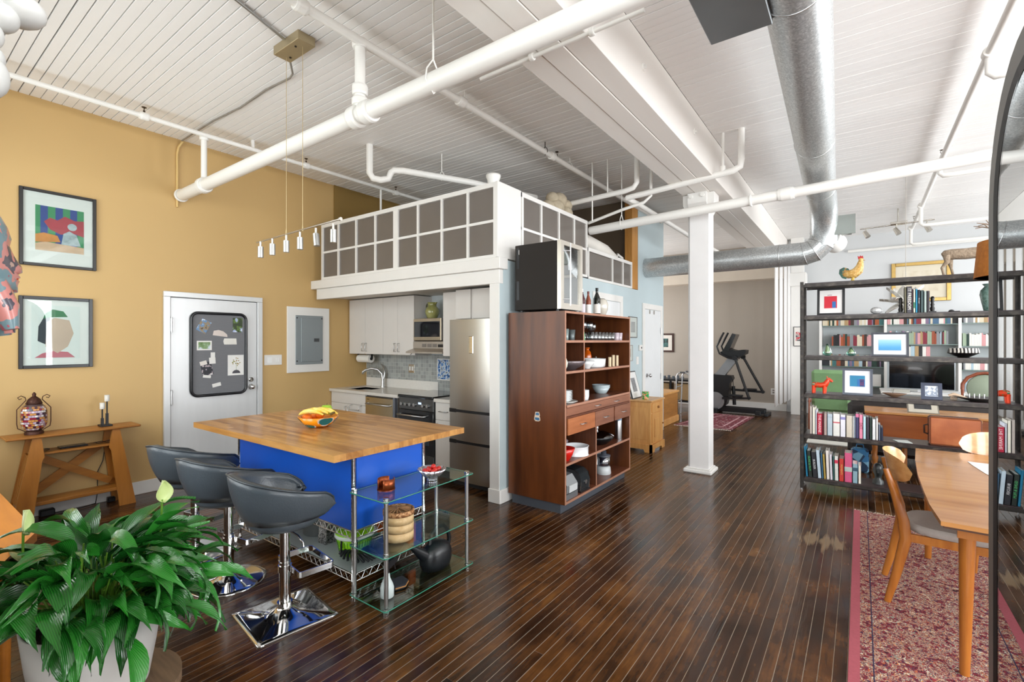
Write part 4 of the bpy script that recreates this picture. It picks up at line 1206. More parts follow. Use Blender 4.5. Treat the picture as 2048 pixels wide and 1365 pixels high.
# refrigerator
o = thing('refrigerator', 'tall stainless refrigerator with three doors under the loft', 'refrigerator', (-3.25, 4.1, 0))
b = MB(); b.box(-3.60, -2.905, 3.86, 4.43, .03, 1.775, .004); b.box(-3.58, -2.92, 3.84, 3.86, .0, .06); obj('body', b, paint('#3b3d40', .4, .3), o)
def fdoor(z0, z1):
    b = MB(); n_ = 12
    pts = []
    for zz in (z0, z1):
        for k in range(n_ + 1):
            u = k / n_; pts.append((-3.603 + .70 * u, 3.80 - .022 * math.sin(PI * u), zz))
    b.grid(pts, 2, n_ + 1); b.box(-3.603, -2.903, 3.80, 3.86, z0, z1)
    b.add([(p[0], p[1], z1) for p in pts[:n_ + 1]] + [(-3.603, 3.81, z1), (-2.903, 3.81, z1)], [tuple(range(n_ + 1)) + (n_ + 2, n_ + 1)])
    b.add([(p[0], p[1], z0) for p in pts[:n_ + 1]] + [(-3.603, 3.81, z0), (-2.903, 3.81, z0)], [(n_ + 1, n_ + 2) + tuple(range(n_, -1, -1))])
    return obj('door', b, STEEL, o)
d = fdoor(.82, 1.78); fdoor(.49, .79); fdoor(.06, .46)
b = MB(); b.box(-3.6, -2.905, 3.79, 3.86, .785, .825); obj('gap_trim', b, BLACK, o)
b = MB(); b.box(-3.6, -2.905, 3.79, 3.86, .455, .495); obj('gap_trim', b, BLACK, o)
b = MB(); b.box(-3.31, -3.25, 3.772, 3.785, 1.42, 1.60, .004); obj('display', b, CHROME, d)
# ------------------------------------------------------------------ kitchen island
BUTCH = wood('#9c6630', '#cf9a58', 'X', .3, 2.6, coat=.15, perobj=.35, island=True)
o = thing('kitchen_island', 'kitchen island with butcher block top over blue panels on chrome wire shelving', 'island', (-3.2, 2.1, 0))
b = MB()
IX0, IX1, IY0, IY1, IZ = -4.44, -2.475, 1.64, 2.77, .88
# glued staves
yy = IY0; 
while yy < IY1 - .001:
    w_ = .0404; xx = IX0
    cuts = [IX0]
    while cuts[-1] < IX1 - .25: cuts.append(min(IX1, cuts[-1] + rnd.uniform(.3, .75)))
    cuts[-1] = IX1
    for a, c in zip(cuts[:-1], cuts[1:]): b.box(a, c, yy, min(IY1, yy + w_), IZ - .042, IZ)
    yy += w_
obj('butcher_block_top', b, BUTCH, o)['kind'] = 'stuff'
LX0, LX1, LY0, LY1 = -3.99, -2.515, 1.80, 2.38
def wire_edge(p, q, z, h=.045):
    m = MB(); p = Vector(p); q = Vector(q); L_ = (q - p).length; d = (q - p).normalized(); n_ = max(3, int(L_ / .055))
    m.cyl(p + Vector((0, 0, z)), q + Vector((0, 0, z)), .004, n=6); m.cyl(p + Vector((0, 0, z - h)), q + Vector((0, 0, z - h)), .004, n=6)
    for k in range(n_):
        a = p + d * (L_ * k / n_); c = p + d * (L_ * (k + .5) / n_); e = p + d * (L_ * (k + 1) / n_)
        m.cyl(a + Vector((0, 0, z - h)), c + Vector((0, 0, z)), .0025, n=5); m.cyl(c + Vector((0, 0, z)), e + Vector((0, 0, z - h)), .0025, n=5)
    return m
for z in (.375, .112):
    for p, q in (((LX0, LY0, 0), (LX1, LY0, 0)), ((LX1, LY0, 0), (LX1, LY1, 0)), ((LX0, LY1, 0), (LX1, LY1, 0)), ((LX0, LY0, 0), (LX0, LY1, 0))):
        obj('shelf_edge', wire_edge(p, q, z), CHROME, o)
    m = MB()
    for k in range(1, 50):
        xx = LX0 + (LX1 - LX0) * k / 50; m.box(xx - .0015, xx + .0015, LY0, LY1, z - .003, z)
    g = obj('shelf_wires', m, CHROME, o); g['kind'] = 'stuff'
b = MB(); b.box(LX0 + .01, LX1 - .01, LY0 + .01, LY1 - .01, .1125, .116); obj('shelf_liner', b, paint('#9ba3a2', .5, var=.04), o)
for xx in (LX0, LX1):
    for yy in (LY0, LY1):
        m = MB(); m.cyl((xx, yy, .02), (xx, yy, IZ - .043), .0125, n=12)
        lg = obj('leg', m, CHROME, o)
        m = MB()
        for k in range(32): m.tube([(xx + .0129 * math.cos(a), yy + .0129 * math.sin(a), .05 + k * .0254) for a in [2 * PI * q / 10 for q in range(10)]], .0009, 4, closed=True)
        g = obj('grooves', m, BLACKM, lg); g['kind'] = 'stuff'
        m = MB(); m.cyl((xx, yy, 0), (xx, yy, .025), .018, .012, n=12); m.cyl((xx, yy, .075), (xx, yy, .125), .017, .015, n=12); m.cyl((xx, yy, .335), (xx, yy, .385), .017, .015, n=12); g = obj('collars', m, CHROME, lg); g['kind'] = 'stuff'
BLUE = paint('#1a5ac6', .3, var=.03, spec=.5)
b = MB(); b.box(LX0 - .02, LX1 - .018, LY0 - .004, LY0 + .002, .383, .836); obj('panel', b, BLUE, o)
b = MB(); b.box(LX1 - .004, LX1 + .002, LY0 + .02, LY1 - .016, .383, .836); obj('panel', b, BLUE, o)
b = MB(); b.box(LX0 - .002, LX0 + .004, LY0 + .02, LY1 - .02, .383, .836); obj('panel', b, BLUE, o)
# things on the island's low shelf
SZ = .1165
t = thing('salad_spinner', 'lime green salad spinner with a clear lid on the low island shelf', 'salad spinner', (-2.78, 2.0, SZ))
LIME = paint('#8fd214', .35, var=.04)
b = MB(); b.lathe([(.085, 0), (.095, .01), (.118, .12), (.114, .12), (.088, .012), (0, .012)], (-2.78, 2.0, SZ), 30); obj('basket', b, LIME, t)
m = MB()
for k in range(36):
    a = 2 * PI * k / 36
    for z0, z1 in ((.025, .055), (.065, .105)):
        r0, r1 = .0965 + .023 * z0 / .11, .0965 + .023 * z1 / .11
        m.bar((-2.78 + r0 * math.cos(a), 2.0 + r0 * math.sin(a), SZ + z0), (-2.78 + r1 * math.cos(a), 2.0 + r1 * math.sin(a), SZ + z1), .004, .002, up=(math.cos(a), math.sin(a), 0))
g = obj('slots', m, paint('#4e8a0c', .6), t); g['kind'] = 'stuff'
b = MB(); b.lathe([(.128, .12), (.132, .125), (.13, .14), (.12, .145)], (-2.78, 2.0, SZ), 30); obj('rim', b, paint('#dfe8e0', .2), t)
b = MB(); b.lathe([(.126, .14), (.12, .158), (.07, .168), (.06, .175), (0, .178)], (-2.78, 2.0, SZ), 30); obj('lid', b, LIME, t)
b = MB(); b.lathe([(.05, .172), (.05, .184), (.03, .19), (0, .19)], (-2.78, 2.0, SZ), 24); obj('crank_disc', b, paint('#a9a7bd', .3), t)
t = thing('box_grater', 'steel box grater standing on the low island shelf', 'grater', (-3.08, 1.98, SZ))
GR = ramp_mat('grater', [(0, '#8d8d8d'), (.5, '#3b3b3b'), (.62, '#c4c4c4')], 'voronoi', 120, .35, .9)
b = MB(); b.add([(-3.13, 1.94, SZ), (-3.03, 1.94, SZ), (-3.03, 2.02, SZ), (-3.13, 2.02, SZ), (-3.12, 1.96, SZ + .2), (-3.04, 1.96, SZ + .2), (-3.04, 2.0, SZ + .2), (-3.12, 2.0, SZ + .2)], [(3, 2, 1, 0), (4, 5, 6, 7), (0, 1, 5, 4), (1, 2, 6, 5), (2, 3, 7, 6), (3, 0, 4, 7)]); obj('body', b, GR, t)
b = MB(); b.tube([(-3.11, 1.98, SZ + .2), (-3.1, 1.98, SZ + .235), (-3.06, 1.98, SZ + .235), (-3.05, 1.98, SZ + .2)], .006, 8); obj('handle', b, BRUSHED, t)
t = thing('stock_pot', 'tall steel stock pot on the low island shelf beside the grater', 'pot', (-3.3, 2.05, SZ))
b = MB(); b.lathe([(.1, 0), (.105, .005), (.105, .2), (.109, .203), (.1, .203), (.1, .01), (0, .01)], (-3.3, 2.05, SZ), 28); obj('body', b, BRUSHED, t)
b = MB(); b.tube([(-3.195, 2.03, SZ + .17), (-3.17, 2.03, SZ + .17), (-3.17, 2.07, SZ + .17), (-3.195, 2.07, SZ + .17)], .005, 8); obj('handle', b, BRUSHED, t)
t = thing('frying_pan', 'steel pan with a dark handle at the left end of the low island shelf', 'pan', (-3.65, 2.08, SZ))
b = MB(); b.lathe([(.1, 0), (.13, .07), (.126, .07), (.098, .006), (0, .006)], (-3.65, 2.08, SZ), 26); obj('body', b, BRUSHED, t)
b = MB(); b.tube([(-3.53, 2.0, SZ + .06), (-3.42, 1.93, SZ + .08), (-3.38, 1.9, SZ + .085)], .01, 8); obj('handle', b, BLACK, t)
t = thing('wire_basket', 'black coiled cord basket with a hoop handle at the island shelf corner', 'basket', (-2.68, 1.93, SZ))
m = MB()
for k in range(22):
    a0 = 2 * PI * k / 22
    m.tube([(-2.68 + .13 * r * math.cos(a0 + .9 * r) * 1.15, 1.955 + .1 * r * math.sin(a0 + .9 * r), SZ + .012 + .045 * math.sin(PI * r * .9)) for r in (.15, .4, .65, .85, 1)], .009, 6)
g = obj('coils', m, paint('#1b1e22', .35), t); g['kind'] = 'stuff'
m = MB(); m.tube([(-2.76, 1.88, SZ + .03), (-2.755, 1.88, SZ + .12), (-2.72, 1.9, SZ + .14), (-2.66, 1.93, SZ + .13), (-2.655, 1.935, SZ + .03)], .006, 8); obj('hoop_handle', m, BLACK, t)
m = MB()
for k in range(10): m.tube([(-2.63 + .09 * math.cos(a) + k * .004, 2.16 + .1 * math.sin(a), SZ + .014 + .007 * k) for a in [2 * PI * q / 16 for q in range(16)]], .009, 6, closed=True)
t = single('coiled_hose', m, paint('#15181c', .35), 'black coiled hose at the right end of the low island shelf', 'hose'); t['kind'] = 'stuff'
t = thing('orange_rack', 'orange plastic tray lying deep on the low island shelf', 'tray', (-2.72, 2.3, SZ))
b = MB(); b.box(-2.92, -2.56, 2.29, 2.36, SZ, SZ + .14, .01); obj('tray', b, paint('#ee6a1e', .4), t)
t = thing('glass_pot_lid', 'domed glass pot lid leaning on the right end of the low island shelf', 'lid', (-2.59, 2.26, SZ))
b = MB(); b.lathe([(.075, 0), (.07, .03), (.04, .05), (0, .055)], (-2.6, 2.22, SZ + .085), 24); obj('dome', b, glass('lid_glass', '#cfd6d8', alpha=.25), t)

# fruit bowl
t = thing('fruit_bowl', 'orange painted bowl with teal ovals at the middle of the island', 'bowl', (-3.42, 2.13, IZ))
FC = (-3.42, 2.13, IZ)
b = MB(); b.lathe([(.06, .004), (.065, 0), (.11, .03), (.15, .085), (.145, .085), (.105, .034), (.06, .01), (0, .01)], FC, 36, sy=1.0); obj('body', b, paint('#ee9410', .25, coat=.4), t)
def patch(a0, tz, wa, hz, mat, off, name):
    m = MB(); n_ = 16; pts = []
    prof = lambda z: .065 + (.15 - .065) * min(1, max(0, (z / .085))) ** .78
    c = []
    for k in range(n_):
        q = 2 * PI * k / n_; a = a0 + wa * math.cos(q); z = min(.083, max(.006, tz + hz * math.sin(q))); r = prof(z) + off; c.append((FC[0] + r * math.cos(a), FC[1] + r * math.sin(a), IZ + z))
    r = prof(tz) + off; cc = (FC[0] + r * math.cos(a0), FC[1] + r * math.sin(a0), IZ + tz)
    m.add([cc] + c, [(0, 1 + k, 1 + (k + 1) % n_) for k in range(n_)], True); return obj(name, m, mat, t)
TEAL = paint('#0f6f76', .2, coat=.4)
for a0, tz, wa, hz in ((R(-8), .055, .42, .038), (R(-75), .016, .5, .02), (R(-118), .06, .2, .035), (R(50), .05, .4, .03), (R(120), .05, .4, .03), (R(190), .05, .3, .03)):
    patch(a0, tz, wa * 1.15, hz * 1.0, WHITE, .006, 'white_ring'); patch(a0, tz, wa * .95, hz * .8, TEAL, .009, 'teal_oval')
ORA = paint('#f07a10', .45, var=.04, bump=.3, bscale=120)
for k, (ox, oy, oz) in enumerate(((-.085, -.045, .07), (-.055, .045, .085), (-.105, .04, .06))):
    b = MB(); b.ell((FC[0] + ox, FC[1] + oy, IZ + oz), .036, .036, .034, 18, 12); single('orange', b, ORA, ('round orange nearest the left rim of the fruit bowl', 'orange half hidden behind the bananas in the fruit bowl', 'orange at the far left of the fruit bowl')[k], 'orange')
b = MB(); b.lathe([(0, .012), (.018, .002), (.034, .006), (.044, .03), (.043, .055), (.03, .074), (.012, .076), (0, .066)], (FC[0] - .01, FC[1] + .075, IZ + .085), 22); a_ = thing('apple', 'green apple on top of the fruit in the bowl', 'apple', (FC[0] - .01, FC[1] + .075, IZ + .085)); obj('flesh', b, ramp_mat('apple', [(0, '#6faa1e'), (.5, '#9cc43c'), (.8, '#cfdc9a')], 'noise', 6, .25, const=False), a_)
b = MB(); b.cyl((FC[0] - .01, FC[1] + .075, IZ + .15), (FC[0] - .006, FC[1] + .078, IZ + .175), .002, n=5); obj('stalk', b, paint('#5a4424', .8), a_)
t = thing('bananas', 'bunch of ripe speckled bananas lying across the fruit bowl', 'bananas', (FC[0] + .05, FC[1], IZ + .07))
BAN = ramp_mat('banana', [(0, '#4b3512'), (.28, '#e3bd3c'), (.5, '#edd067'), (.8, '#e8d98e')], 'noise', 24, .45, const=False)
for k in range(4):
    off = (k - 1.5) * .026
    pts = []
    for u in (0, .15, .35, .55, .75, .92, 1):
        ang = R(-20) + u * R(0)
        xx = .115 - .2 * u; yy = off * (1 - .3 * abs(u - .5)) * 1.4; zz = .085 + .045 * math.sin(PI * (u * .8 + .1)) + (.008 if k in (1, 2) else 0)
        pts.append((FC[0] + xx * .75 + yy * .55 + .005, FC[1] + yy + xx * .75 * .75 - .02, IZ + zz))
    b = MB(); b.tube(pts, [.006, .011, .018, .0195, .018, .011, .004], 10); obj('banana', b, BAN, t)
b = MB(); b.cyl((FC[0] + .09, FC[1] + .045, IZ + .10), (FC[0] + .115, FC[1] + .065, IZ + .115), .012, .008, n=8); obj('stem', b, paint('#5c4a1a', .7), t)

# ------------------------------------------------------------------ glass side rack
rk = thing('glass_rack', 'three tier glass and steel side rack standing against the island', 'rack', (-2.3, 2.1, 0))
RX0, RX1, RY0, RY1 = -2.455, -2.165, 1.765, 2.45
def glass_tier(z, th=.008):
    b = MB(); b.prism(rrect(RX0 - .015, RX1 + .03, RY0 - .03, RY1 + .04, .02, 4), z, z + th, 'Z'); g = obj('glass_shelf', b, GGLASS, rk)
    m = MB(); m.tube([(p[0], p[1], z + th / 2) for p in rrect(RX0 - .015, RX1 + .03, RY0 - .03, RY1 + .04, .02, 4)], .0036, 6, closed=True); obj('green_edge', m, GEDGE, g)
TZS = (.03, .325, .64)
for z in TZS: glass_tier(z)
for xx in (RX0, RX1):
    for yy in (RY0, RY1):
        m = MB(); m.cyl((xx, yy, .04), (xx, yy, .655), .0125, n=16); p = obj('post', m, BRUSHED, rk)
        m = MB()
        for z in (.0, .026, .315, .335, .632, .65): m.cyl((xx, yy, z), (xx, yy, z + .012), .017, n=16)
        g = obj('post_collars', m, CHROME, p); g['kind'] = 'stuff'
# steamer
t = thing('bamboo_steamer', 'stacked round bamboo steamer with a woven lid on the middle glass shelf', 'steamer', (-2.31, 1.98, .334))
BAM = wood('#c79f6a', '#ecd2a2', 'X', .55, 4, perobj=.0)
for k in range(3):
    b = MB(); z = .334 + k * .05; b.lathe([(.082, 0), (.092, 0), (.092, .048), (.082, .048)], (-2.31, 1.98, z), 36); obj('tier', b, BAM, t)
b = MB(); b.lathe([(.085, .15), (.096, .15), (.096, .178), (.088, .18), (.08, .172), (0, .168)], (-2.31, 1.98, .334), 36); obj('lid', b, ramp_mat('weave', [(0, '#8a5a34'), (.5, '#b98658'), (.7, '#d2a274')], 'voronoi', 90, .7), t)
m = MB()
for k in range(9):
    a = PI * k / 9; m.tube([(-2.31 + .075 * u * math.cos(a) - .01 * math.sin(a), 1.98 + .075 * u * math.sin(a) + .01 * math.cos(a), .334 + .172 + .006 * (1 - u * u)) for u in (-1, -.5, 0, .5, 1)], .005, 5)
g = obj('woven_strips', m, paint('#a87850', .7, var=.2), t); g['kind'] = 'stuff'
b = MB(); b.box(-2.235, -2.215, 1.955, 1.975, .46, .462)
# watering can
t = thing('watering_can', 'black plastic watering can with arched handle on the bottom glass shelf', 'watering can', (-2.30, 2.26, .039))
BK = paint('#191c20', .32, var=.05, scale=30)
wc = (-2.30, 2.29, .039)
b = MB(); b.lathe([(.08, 0), (.095, .004), (.108, .05), (.108, .1), (.092, .14), (.06, .165), (.03, .178), (.0, .18)], wc, 28, sx=.8, sy=1.15); obj('body', b, BK, t)
b = MB(); b.tube([(wc[0], wc[1] - .06, wc[2] + .08), (wc[0], wc[1] - .13, wc[2] + .13), (wc[0] + .0, wc[1] - .2, wc[2] + .19), (wc[0] + .0, wc[1] - .235, wc[2] + .215)], [.05, .034, .018, .013], 14); obj('spout', b, BK, t)
b = MB(); b.tube([(wc[0], wc[1] - .06, wc[2] + .15), (wc[0], wc[1] - .045, wc[2] + .225), (wc[0], wc[1] + .01, wc[2] + .262), (wc[0], wc[1] + .07, wc[2] + .255), (wc[0], wc[1] + .115, wc[2] + .21), (wc[0], wc[1] + .13, wc[2] + .15), (wc[0], wc[1] + .115, wc[2] + .09)], .014, 12); obj('handle', b, BK, t)
# spray bottle and brush
t = thing('spray_bottle', 'white spray bottle with black trigger head on the bottom glass shelf', 'spray bottle', (-2.255, 1.85, .039))
c = (-2.26, 1.85, .039)
b = MB(); b.lathe([(.036, 0), (.04, .004), (.04, .055), (.034, .075), (.018, .11), (.014, .14), (0, .14)], c, 22); obj('bottle', b, paint('#e3efef', .3), t)
b = MB(); b.cyl((c[0], c[1], c[2] + .135), (c[0], c[1], c[2] + .17), .014, n=14); b.prism([(c[1] - .015, c[2] + .165), (c[1] - .015, c[2] + .2), (c[1] + .05, c[2] + .215), (c[1] + .07, c[2] + .205), (c[1] + .07, c[2] + .19), (c[1] + .02, c[2] + .165)], c[0] - .012, c[0] + .012, 'X'); b.tube([(c[0], c[1] + .035, c[2] + .19), (c[0], c[1] + .055, c[2] + .165), (c[0], c[1] + .06, c[2] + .14)], .004, 6); obj('trigger_head', b, BLACK, t)
t = thing('dust_pan', 'dark hand brush with a curved wooden edge behind the spray bottle', 'brush', (-2.31, 1.98, .039))
b = MB(); b.prism([(-2.37, 1.9), (-2.27, 1.92), (-2.25, 1.98), (-2.28, 2.03), (-2.35, 2.04)], .04, .062, 'Z'); obj('bristles', b, paint('#2e3038', .9, var=.1), t)
b = MB(); b.tube([(-2.27, 1.92, .05), (-2.247, 1.98, .05), (-2.28, 2.033, .05)], .004, 6); obj('wood_edge', b, paint('#b9834a', .6), t)
# copper holder + bowl of tomatoes
t = thing('napkin_holder', 'round copper coloured napkin holder on the top glass shelf', 'holder', (-2.33, 1.9, .649))
COP = paint('#9c4f2c', .28, .8, var=.25, scale=30)
for a0, a1 in ((-60, 80), (120, 260)):
    m = MB(); m.grid([(-2.33 + .052 * math.cos(R(a)), 1.9 + .052 * math.sin(R(a)), z) for z in (.65, .715) for a in [a0 + (a1 - a0) * k / 12 for k in range(13)]], 2, 13, .003); obj('curved_plate', m, COP, t)
b = MB(); b.cyl((-2.33, 1.9, .649), (-2.33, 1.9, .653), .055, n=24); obj('base', b, COP, t)
t = thing('tomato_bowl', 'silver fluted bowl of cherry tomatoes on the top glass shelf', 'bowl', (-2.245, 2.2, .649))
fl = lambda a: 1 + .05 * math.cos(14 * a)
b = MB(); b.lathe([(.03, 0), (.034, .006), (.028, .014), (.055, .03), (.092, .075), (.087, .075), (.05, .034), (0, .03)], (-2.245, 2.2, .649), 84, mod=fl); obj('body', b, paint('#c8c6cf', .18, .9, var=.05), t)
for k, (ox, oy, oz) in enumerate(((-.03, -.035, .062), (.0, -.02, .066), (.03, .0, .068), (-.01, .02, .074), (.02, .035, .066), (-.04, .01, .064), (.045, -.03, .066), (.01, .055, .064), (0, -.05, .064), (-.03, .045, .064), (.01, .005, .088))):
    b = MB(); b.ell((-2.245 + ox, 2.2 + oy, .649 + oz), .017, .017, .016, 12, 8); single('cherry_tomato', b, paint('#c81e12', .18, coat=.4), 'red cherry tomato among the others in the silver fluted bowl', 'tomato', 'cherry tomatoes in the silver bowl')

# ------------------------------------------------------------------ bar stools
LEA = paint('#4c545b', .32, var=.06, scale=9, bump=.12, bscale=90)
def stool(x, y, rz, base_kind, label, h=.0):
    t = thing('bar_stool', label, 'stool', (x, y, 0), 'grey bar stools at the island')
    # built facing +y about the local origin, then turned with the empty
    O = Vector((x, y, 0))
    # seat cushion
    b = MB(); sh = [(0, .515), (.12, .512), (.175, .525), (.195, .55), (.19, .585), (.16, .60), (.0, .592)]
    b.lathe([(r, z + h) for r, z in sh], (x, y + .0, 0), 32, sx=1.0, sy=.98); obj('seat', b, LEA, t)
    # wrap-around shell: high behind, tapering to pointed arms in front
    n_ = 40; rows = 7; pts = []
    for i in range(rows):
        v = i / (rows - 1)
        for k in range(n_ + 1):
            u = -1 + 2 * k / n_            # -1 left arm tip, 0 back, 1 right arm tip
            a = R(-90) + u * R(132)
            s_ = abs(u)
            top = .845 - .15 * s_ ** 1.25 - .02 * max(0, s_ - .85) / .15
            bot = .585 - .015 * math.cos(u * PI / 2) + .0 * s_
            tip = math.sqrt(max(0, 1 - max(0, (s_ - .82) / .18) ** 2.6))
            mid = (top + bot) / 2 - .0
            zt, zb = mid + (top - mid) * tip, mid + (bot - mid) * tip
            z = zb + (zt - zb) * v
            fl_ = (z - .56) / .28
            r = .20 + .085 * max(0, fl_) ** .8 + .05 * max(0, s_ - .5) + .012 * math.sin(PI * v)
            rx = r * 1.02; ry = r * (1.0 if u == 0 else 1.0)
            yy = ry * math.sin(a) + (.03 if s_ > .7 else 0) * (s_ - .7) / .3
            pts.append((x + rx * math.cos(a), y + yy, z + h))
    b = MB(); b.grid(pts, rows, n_ + 1, .032); bk = obj('backrest', b, LEA, t)
    m = MB(); m.tube([Vector(pts[(rows - 1) * (n_ + 1) + k]) + Vector((0, 0, .001)) for k in range(n_ + 1)], .006, 6); obj('piping', m, paint('#3c4349', .35), bk)
    # under-seat plate, lever, column
    b = MB(); b.cyl((x, y, .495 + h), (x, y, .52 + h), .07, n=20); obj('mount_plate', b, BLACK, t)
    b = MB(); b.cyl((x, y, .30), (x, y, .50 + h), .027, n=24); b.cyl((x, y, .055), (x, y, .305), .0305, n=24); obj('column', b, CHROME, t)
    b = MB(); b.tube([(x + .05, y + .0, .495 + h), (x + .13, y + .02, .48 + h), (x + .175, y + .03, .45 + h), (x + .18, y + .03, .43 + h)], .005, 8); obj('lever', b, CHROME, t)
    # square footrest loop of flat bar
    b = MB(); lp = [(x - .03, y + .02), (x - .15, y + .02), (x - .155, y + .03), (x - .155, y + .2), (x - .14, y + .215), (x + .14, y + .215), (x + .155, y + .2), (x + .155, y + .03), (x + .15, y + .02), (x + .03, y + .02)]
    for p, q in zip(lp[:-1], lp[1:]): b.bar((p[0], p[1], .268), (q[0], q[1], .268), .006, .032)
    b.cyl((x, y, .25), (x, y, .286), .036, n=20); obj('footrest', b, CHROME, t)
    # trumpet base
    prof = [(.036, .075), (.036, .055), (.048, .048), (.075, .028), (.12, .017), (.19, .011), (.215, .008), (.218, .004), (.218, 0)]
    b = MB()
    if base_kind == 'round': b.lathe(prof, (x, y, 0), 48)
    else:
        sq = lambda a, q: 1.0
        n2 = 64; vs = []
        for r, z in prof:
            w_ = min(1, max(0, (r - .05) / .15))
            for k in range(n2):
                a = 2 * PI * k / n2 + PI / 4
                s2 = 1 / max(abs(math.cos(a)), abs(math.sin(a)))
                rr = r * ((1 - w_) + w_ * s2 * .98)
                vs.append((x + rr * math.cos(a), y + rr * math.sin(a), z))
        b.add(vs, [(i * n2 + k, i * n2 + (k + 1) % n2, (i + 1) * n2 + (k + 1) % n2, (i + 1) * n2 + k) for i in range(len(prof) - 1) for k in range(n2)], True)
    b.cyl((x, y, .062), (x, y, .08), .041, n=24); obj('base', b, CHROME, t)
    t.rotation_euler = (0, 0, R(rz))
    return t
stool(-2.63, 1.43, -8, 'square', 'nearest grey leather bar stool, on a square chrome base')
stool(-3.30, 1.42, 8, 'round', 'middle grey leather bar stool, on a round chrome base')
stool(-3.90, 1.45, 14, 'square', 'farthest grey leather bar stool, its chrome column next to the potted plant')
# ------------------------------------------------------------------ walnut shelf tower with its dishes
TX0, TX1, TY0, TY1 = -2.735, -2.115, 3.70, 5.185
WAL = wood('#2c130a', '#7e4622', 'Z', .32, 1.6, fine=7, bump=.06)
WALX = wood('#4a2413', '#7a4630', 'Y', .35, 2.5)
EDGE = paint('#a5765f', .5, var=.1, scale=20)
tw = thing('shelf_tower', 'tall dark walnut shelf tower with a drawer band, against the blue wall', 'shelf', (-2.43, 4.44, 0))
def tbox(name, *a, mat=WAL, e=None, **k):
    b = MB(); b.box(*a, **k); p = obj(name, b, mat, tw)
    if e:
        m = MB(); m.box(*e); obj('edge_strip', m, EDGE, p)
    return p
th = .022
tbox('side_panel', TX0, TX1, TY0, TY0 + th, .09, 1.82, e=(TX1, TX1 + .002, TY0, TY0 + th, .09, 1.82))
tbox('side_panel', TX0, TX1, TY1 - th, TY1, .09, 1.82, e=(TX1, TX1 + .002, TY1 - th, TY1, .09, 1.82))
tbox('back_panel', TX0, TX0 + .012, TY0 + th, TY1 - th, .09, 1.82, mat=wood('#2a1309', '#55301c', 'Z', .45, 2))
tbox('top', TX0 + .013, TX1, TY0 + th, TY1 - th, 1.80, 1.82, mat=WALX, e=(TX1, TX1 + .002, TY0 + th, TY1 - th, 1.80, 1.82))
SH = {'a': 1.535, 'b': 1.255, 'c': .955, 'd': .43, 'e': .09}
for k, z in SH.items():
    tbox('shelf', TX0 + .013, TX1 - .002 + (.01 if k == 'c' else 0), TY0 + th, TY1 - th, z, z + .022, mat=WALX, e=(TX1 - .001 + (.01 if k == 'c' else 0), TX1 + .001 + (.01 if k == 'c' else 0), TY0 + th, TY1 - th, z, z + .022))
for y, z0, z1 in ((4.075, 1.557, 1.8), (4.085, 1.277, 1.535), (4.09, .977, 1.255), (4.34, .452, .70), (4.345, .112, .43)):
    tbox('divider', TX0 + .013, TX1 - .01, y - .009, y + .009, z0, z1, mat=wood('#2f160b', '#6b3d26', 'Z', .4, 2), e=(TX1 - .01, TX1 - .008, y - .009, y + .009, z0, z1))
DRW = wood('#6b3f2c', '#96644b', 'Y', .4, 2.2)
tbox('rail', TX1 - .03, TX1 + .005, TY0 + th, TY1 - th, .855, .872, mat=WALX)
tbox('drawer_case', TX0 + .02, TX1 - .012, TY0 + th, TY1 - th, .70, .955, mat=WALX)
def tdrawer(y0, y1, z0, z1, hy, mat=DRW):
    b = MB(); b.box(TX1 - .01, TX1 + .006, y0 + .002, y1 - .002, z0 + .002, z1 - .002, .0015); d = obj('drawer', b, mat, tw)
    for h in hy:
        m = MB(); m.tube([(TX1 + .006, h - .045, (z0 + z1) / 2), (TX1 + .03, h - .045, (z0 + z1) / 2), (TX1 + .03, h + .045, (z0 + z1) / 2), (TX1 + .006, h + .045, (z0 + z1) / 2)], .004, 8); obj('handle', m, BRUSHED, d)
tdrawer(TY0 + th, TY1 - th, .874, .953, (4.33, 4.78))
tdrawer(TY0 + .05, 4.29, .70, .853, (4.02,), wood('#8a4a26', '#b87448', 'Y', .4, 2.2))
tdrawer(4.295, 4.735, .70, .853, (4.52,))
tdrawer(4.76, TY1 - .002, .70, .853, (4.98,))
tbox('plinth', TX0 + .03, TX1 - .055, TY0 + .02, TY1 - .03, 0, .09, mat=paint('#4b5058', .45, var=.08))
st = single('sticker', MB().prism([(-2.405 + a, .86 + c_) for a, c_ in ((-.028, .0), (-.02, .035), (.02, .038), (.03, .005), (.022, -.005), (.03, -.012), (.033, -.04), (.015, -.05), (-.02, -.05), (-.035, -.035), (-.03, -.01))], TY0 - .002, TY0 - .0002, 'Y'), paint('#d8c4ae', .5), 'small pink outlined sticker of two blue shapes on the side of the walnut tower', 'sticker')
b = MB(); b.prism([(-2.405 + a, .86 + c_) for a, c_ in ((-.018, .006), (-.014, .028), (.016, .03), (.022, .006))], TY0 - .003, TY0 - .0021, 'Y'); b.prism([(-2.405 + a, .86 + c_) for a, c_ in ((-.026, -.035), (-.022, -.014), (.022, -.016), (.026, -.036), (.01, -.043))], TY0 - .003, TY0 - .0021, 'Y'); g = obj('blue_fill', b, paint('#3f6f97', .4, var=.3, scale=60), st)
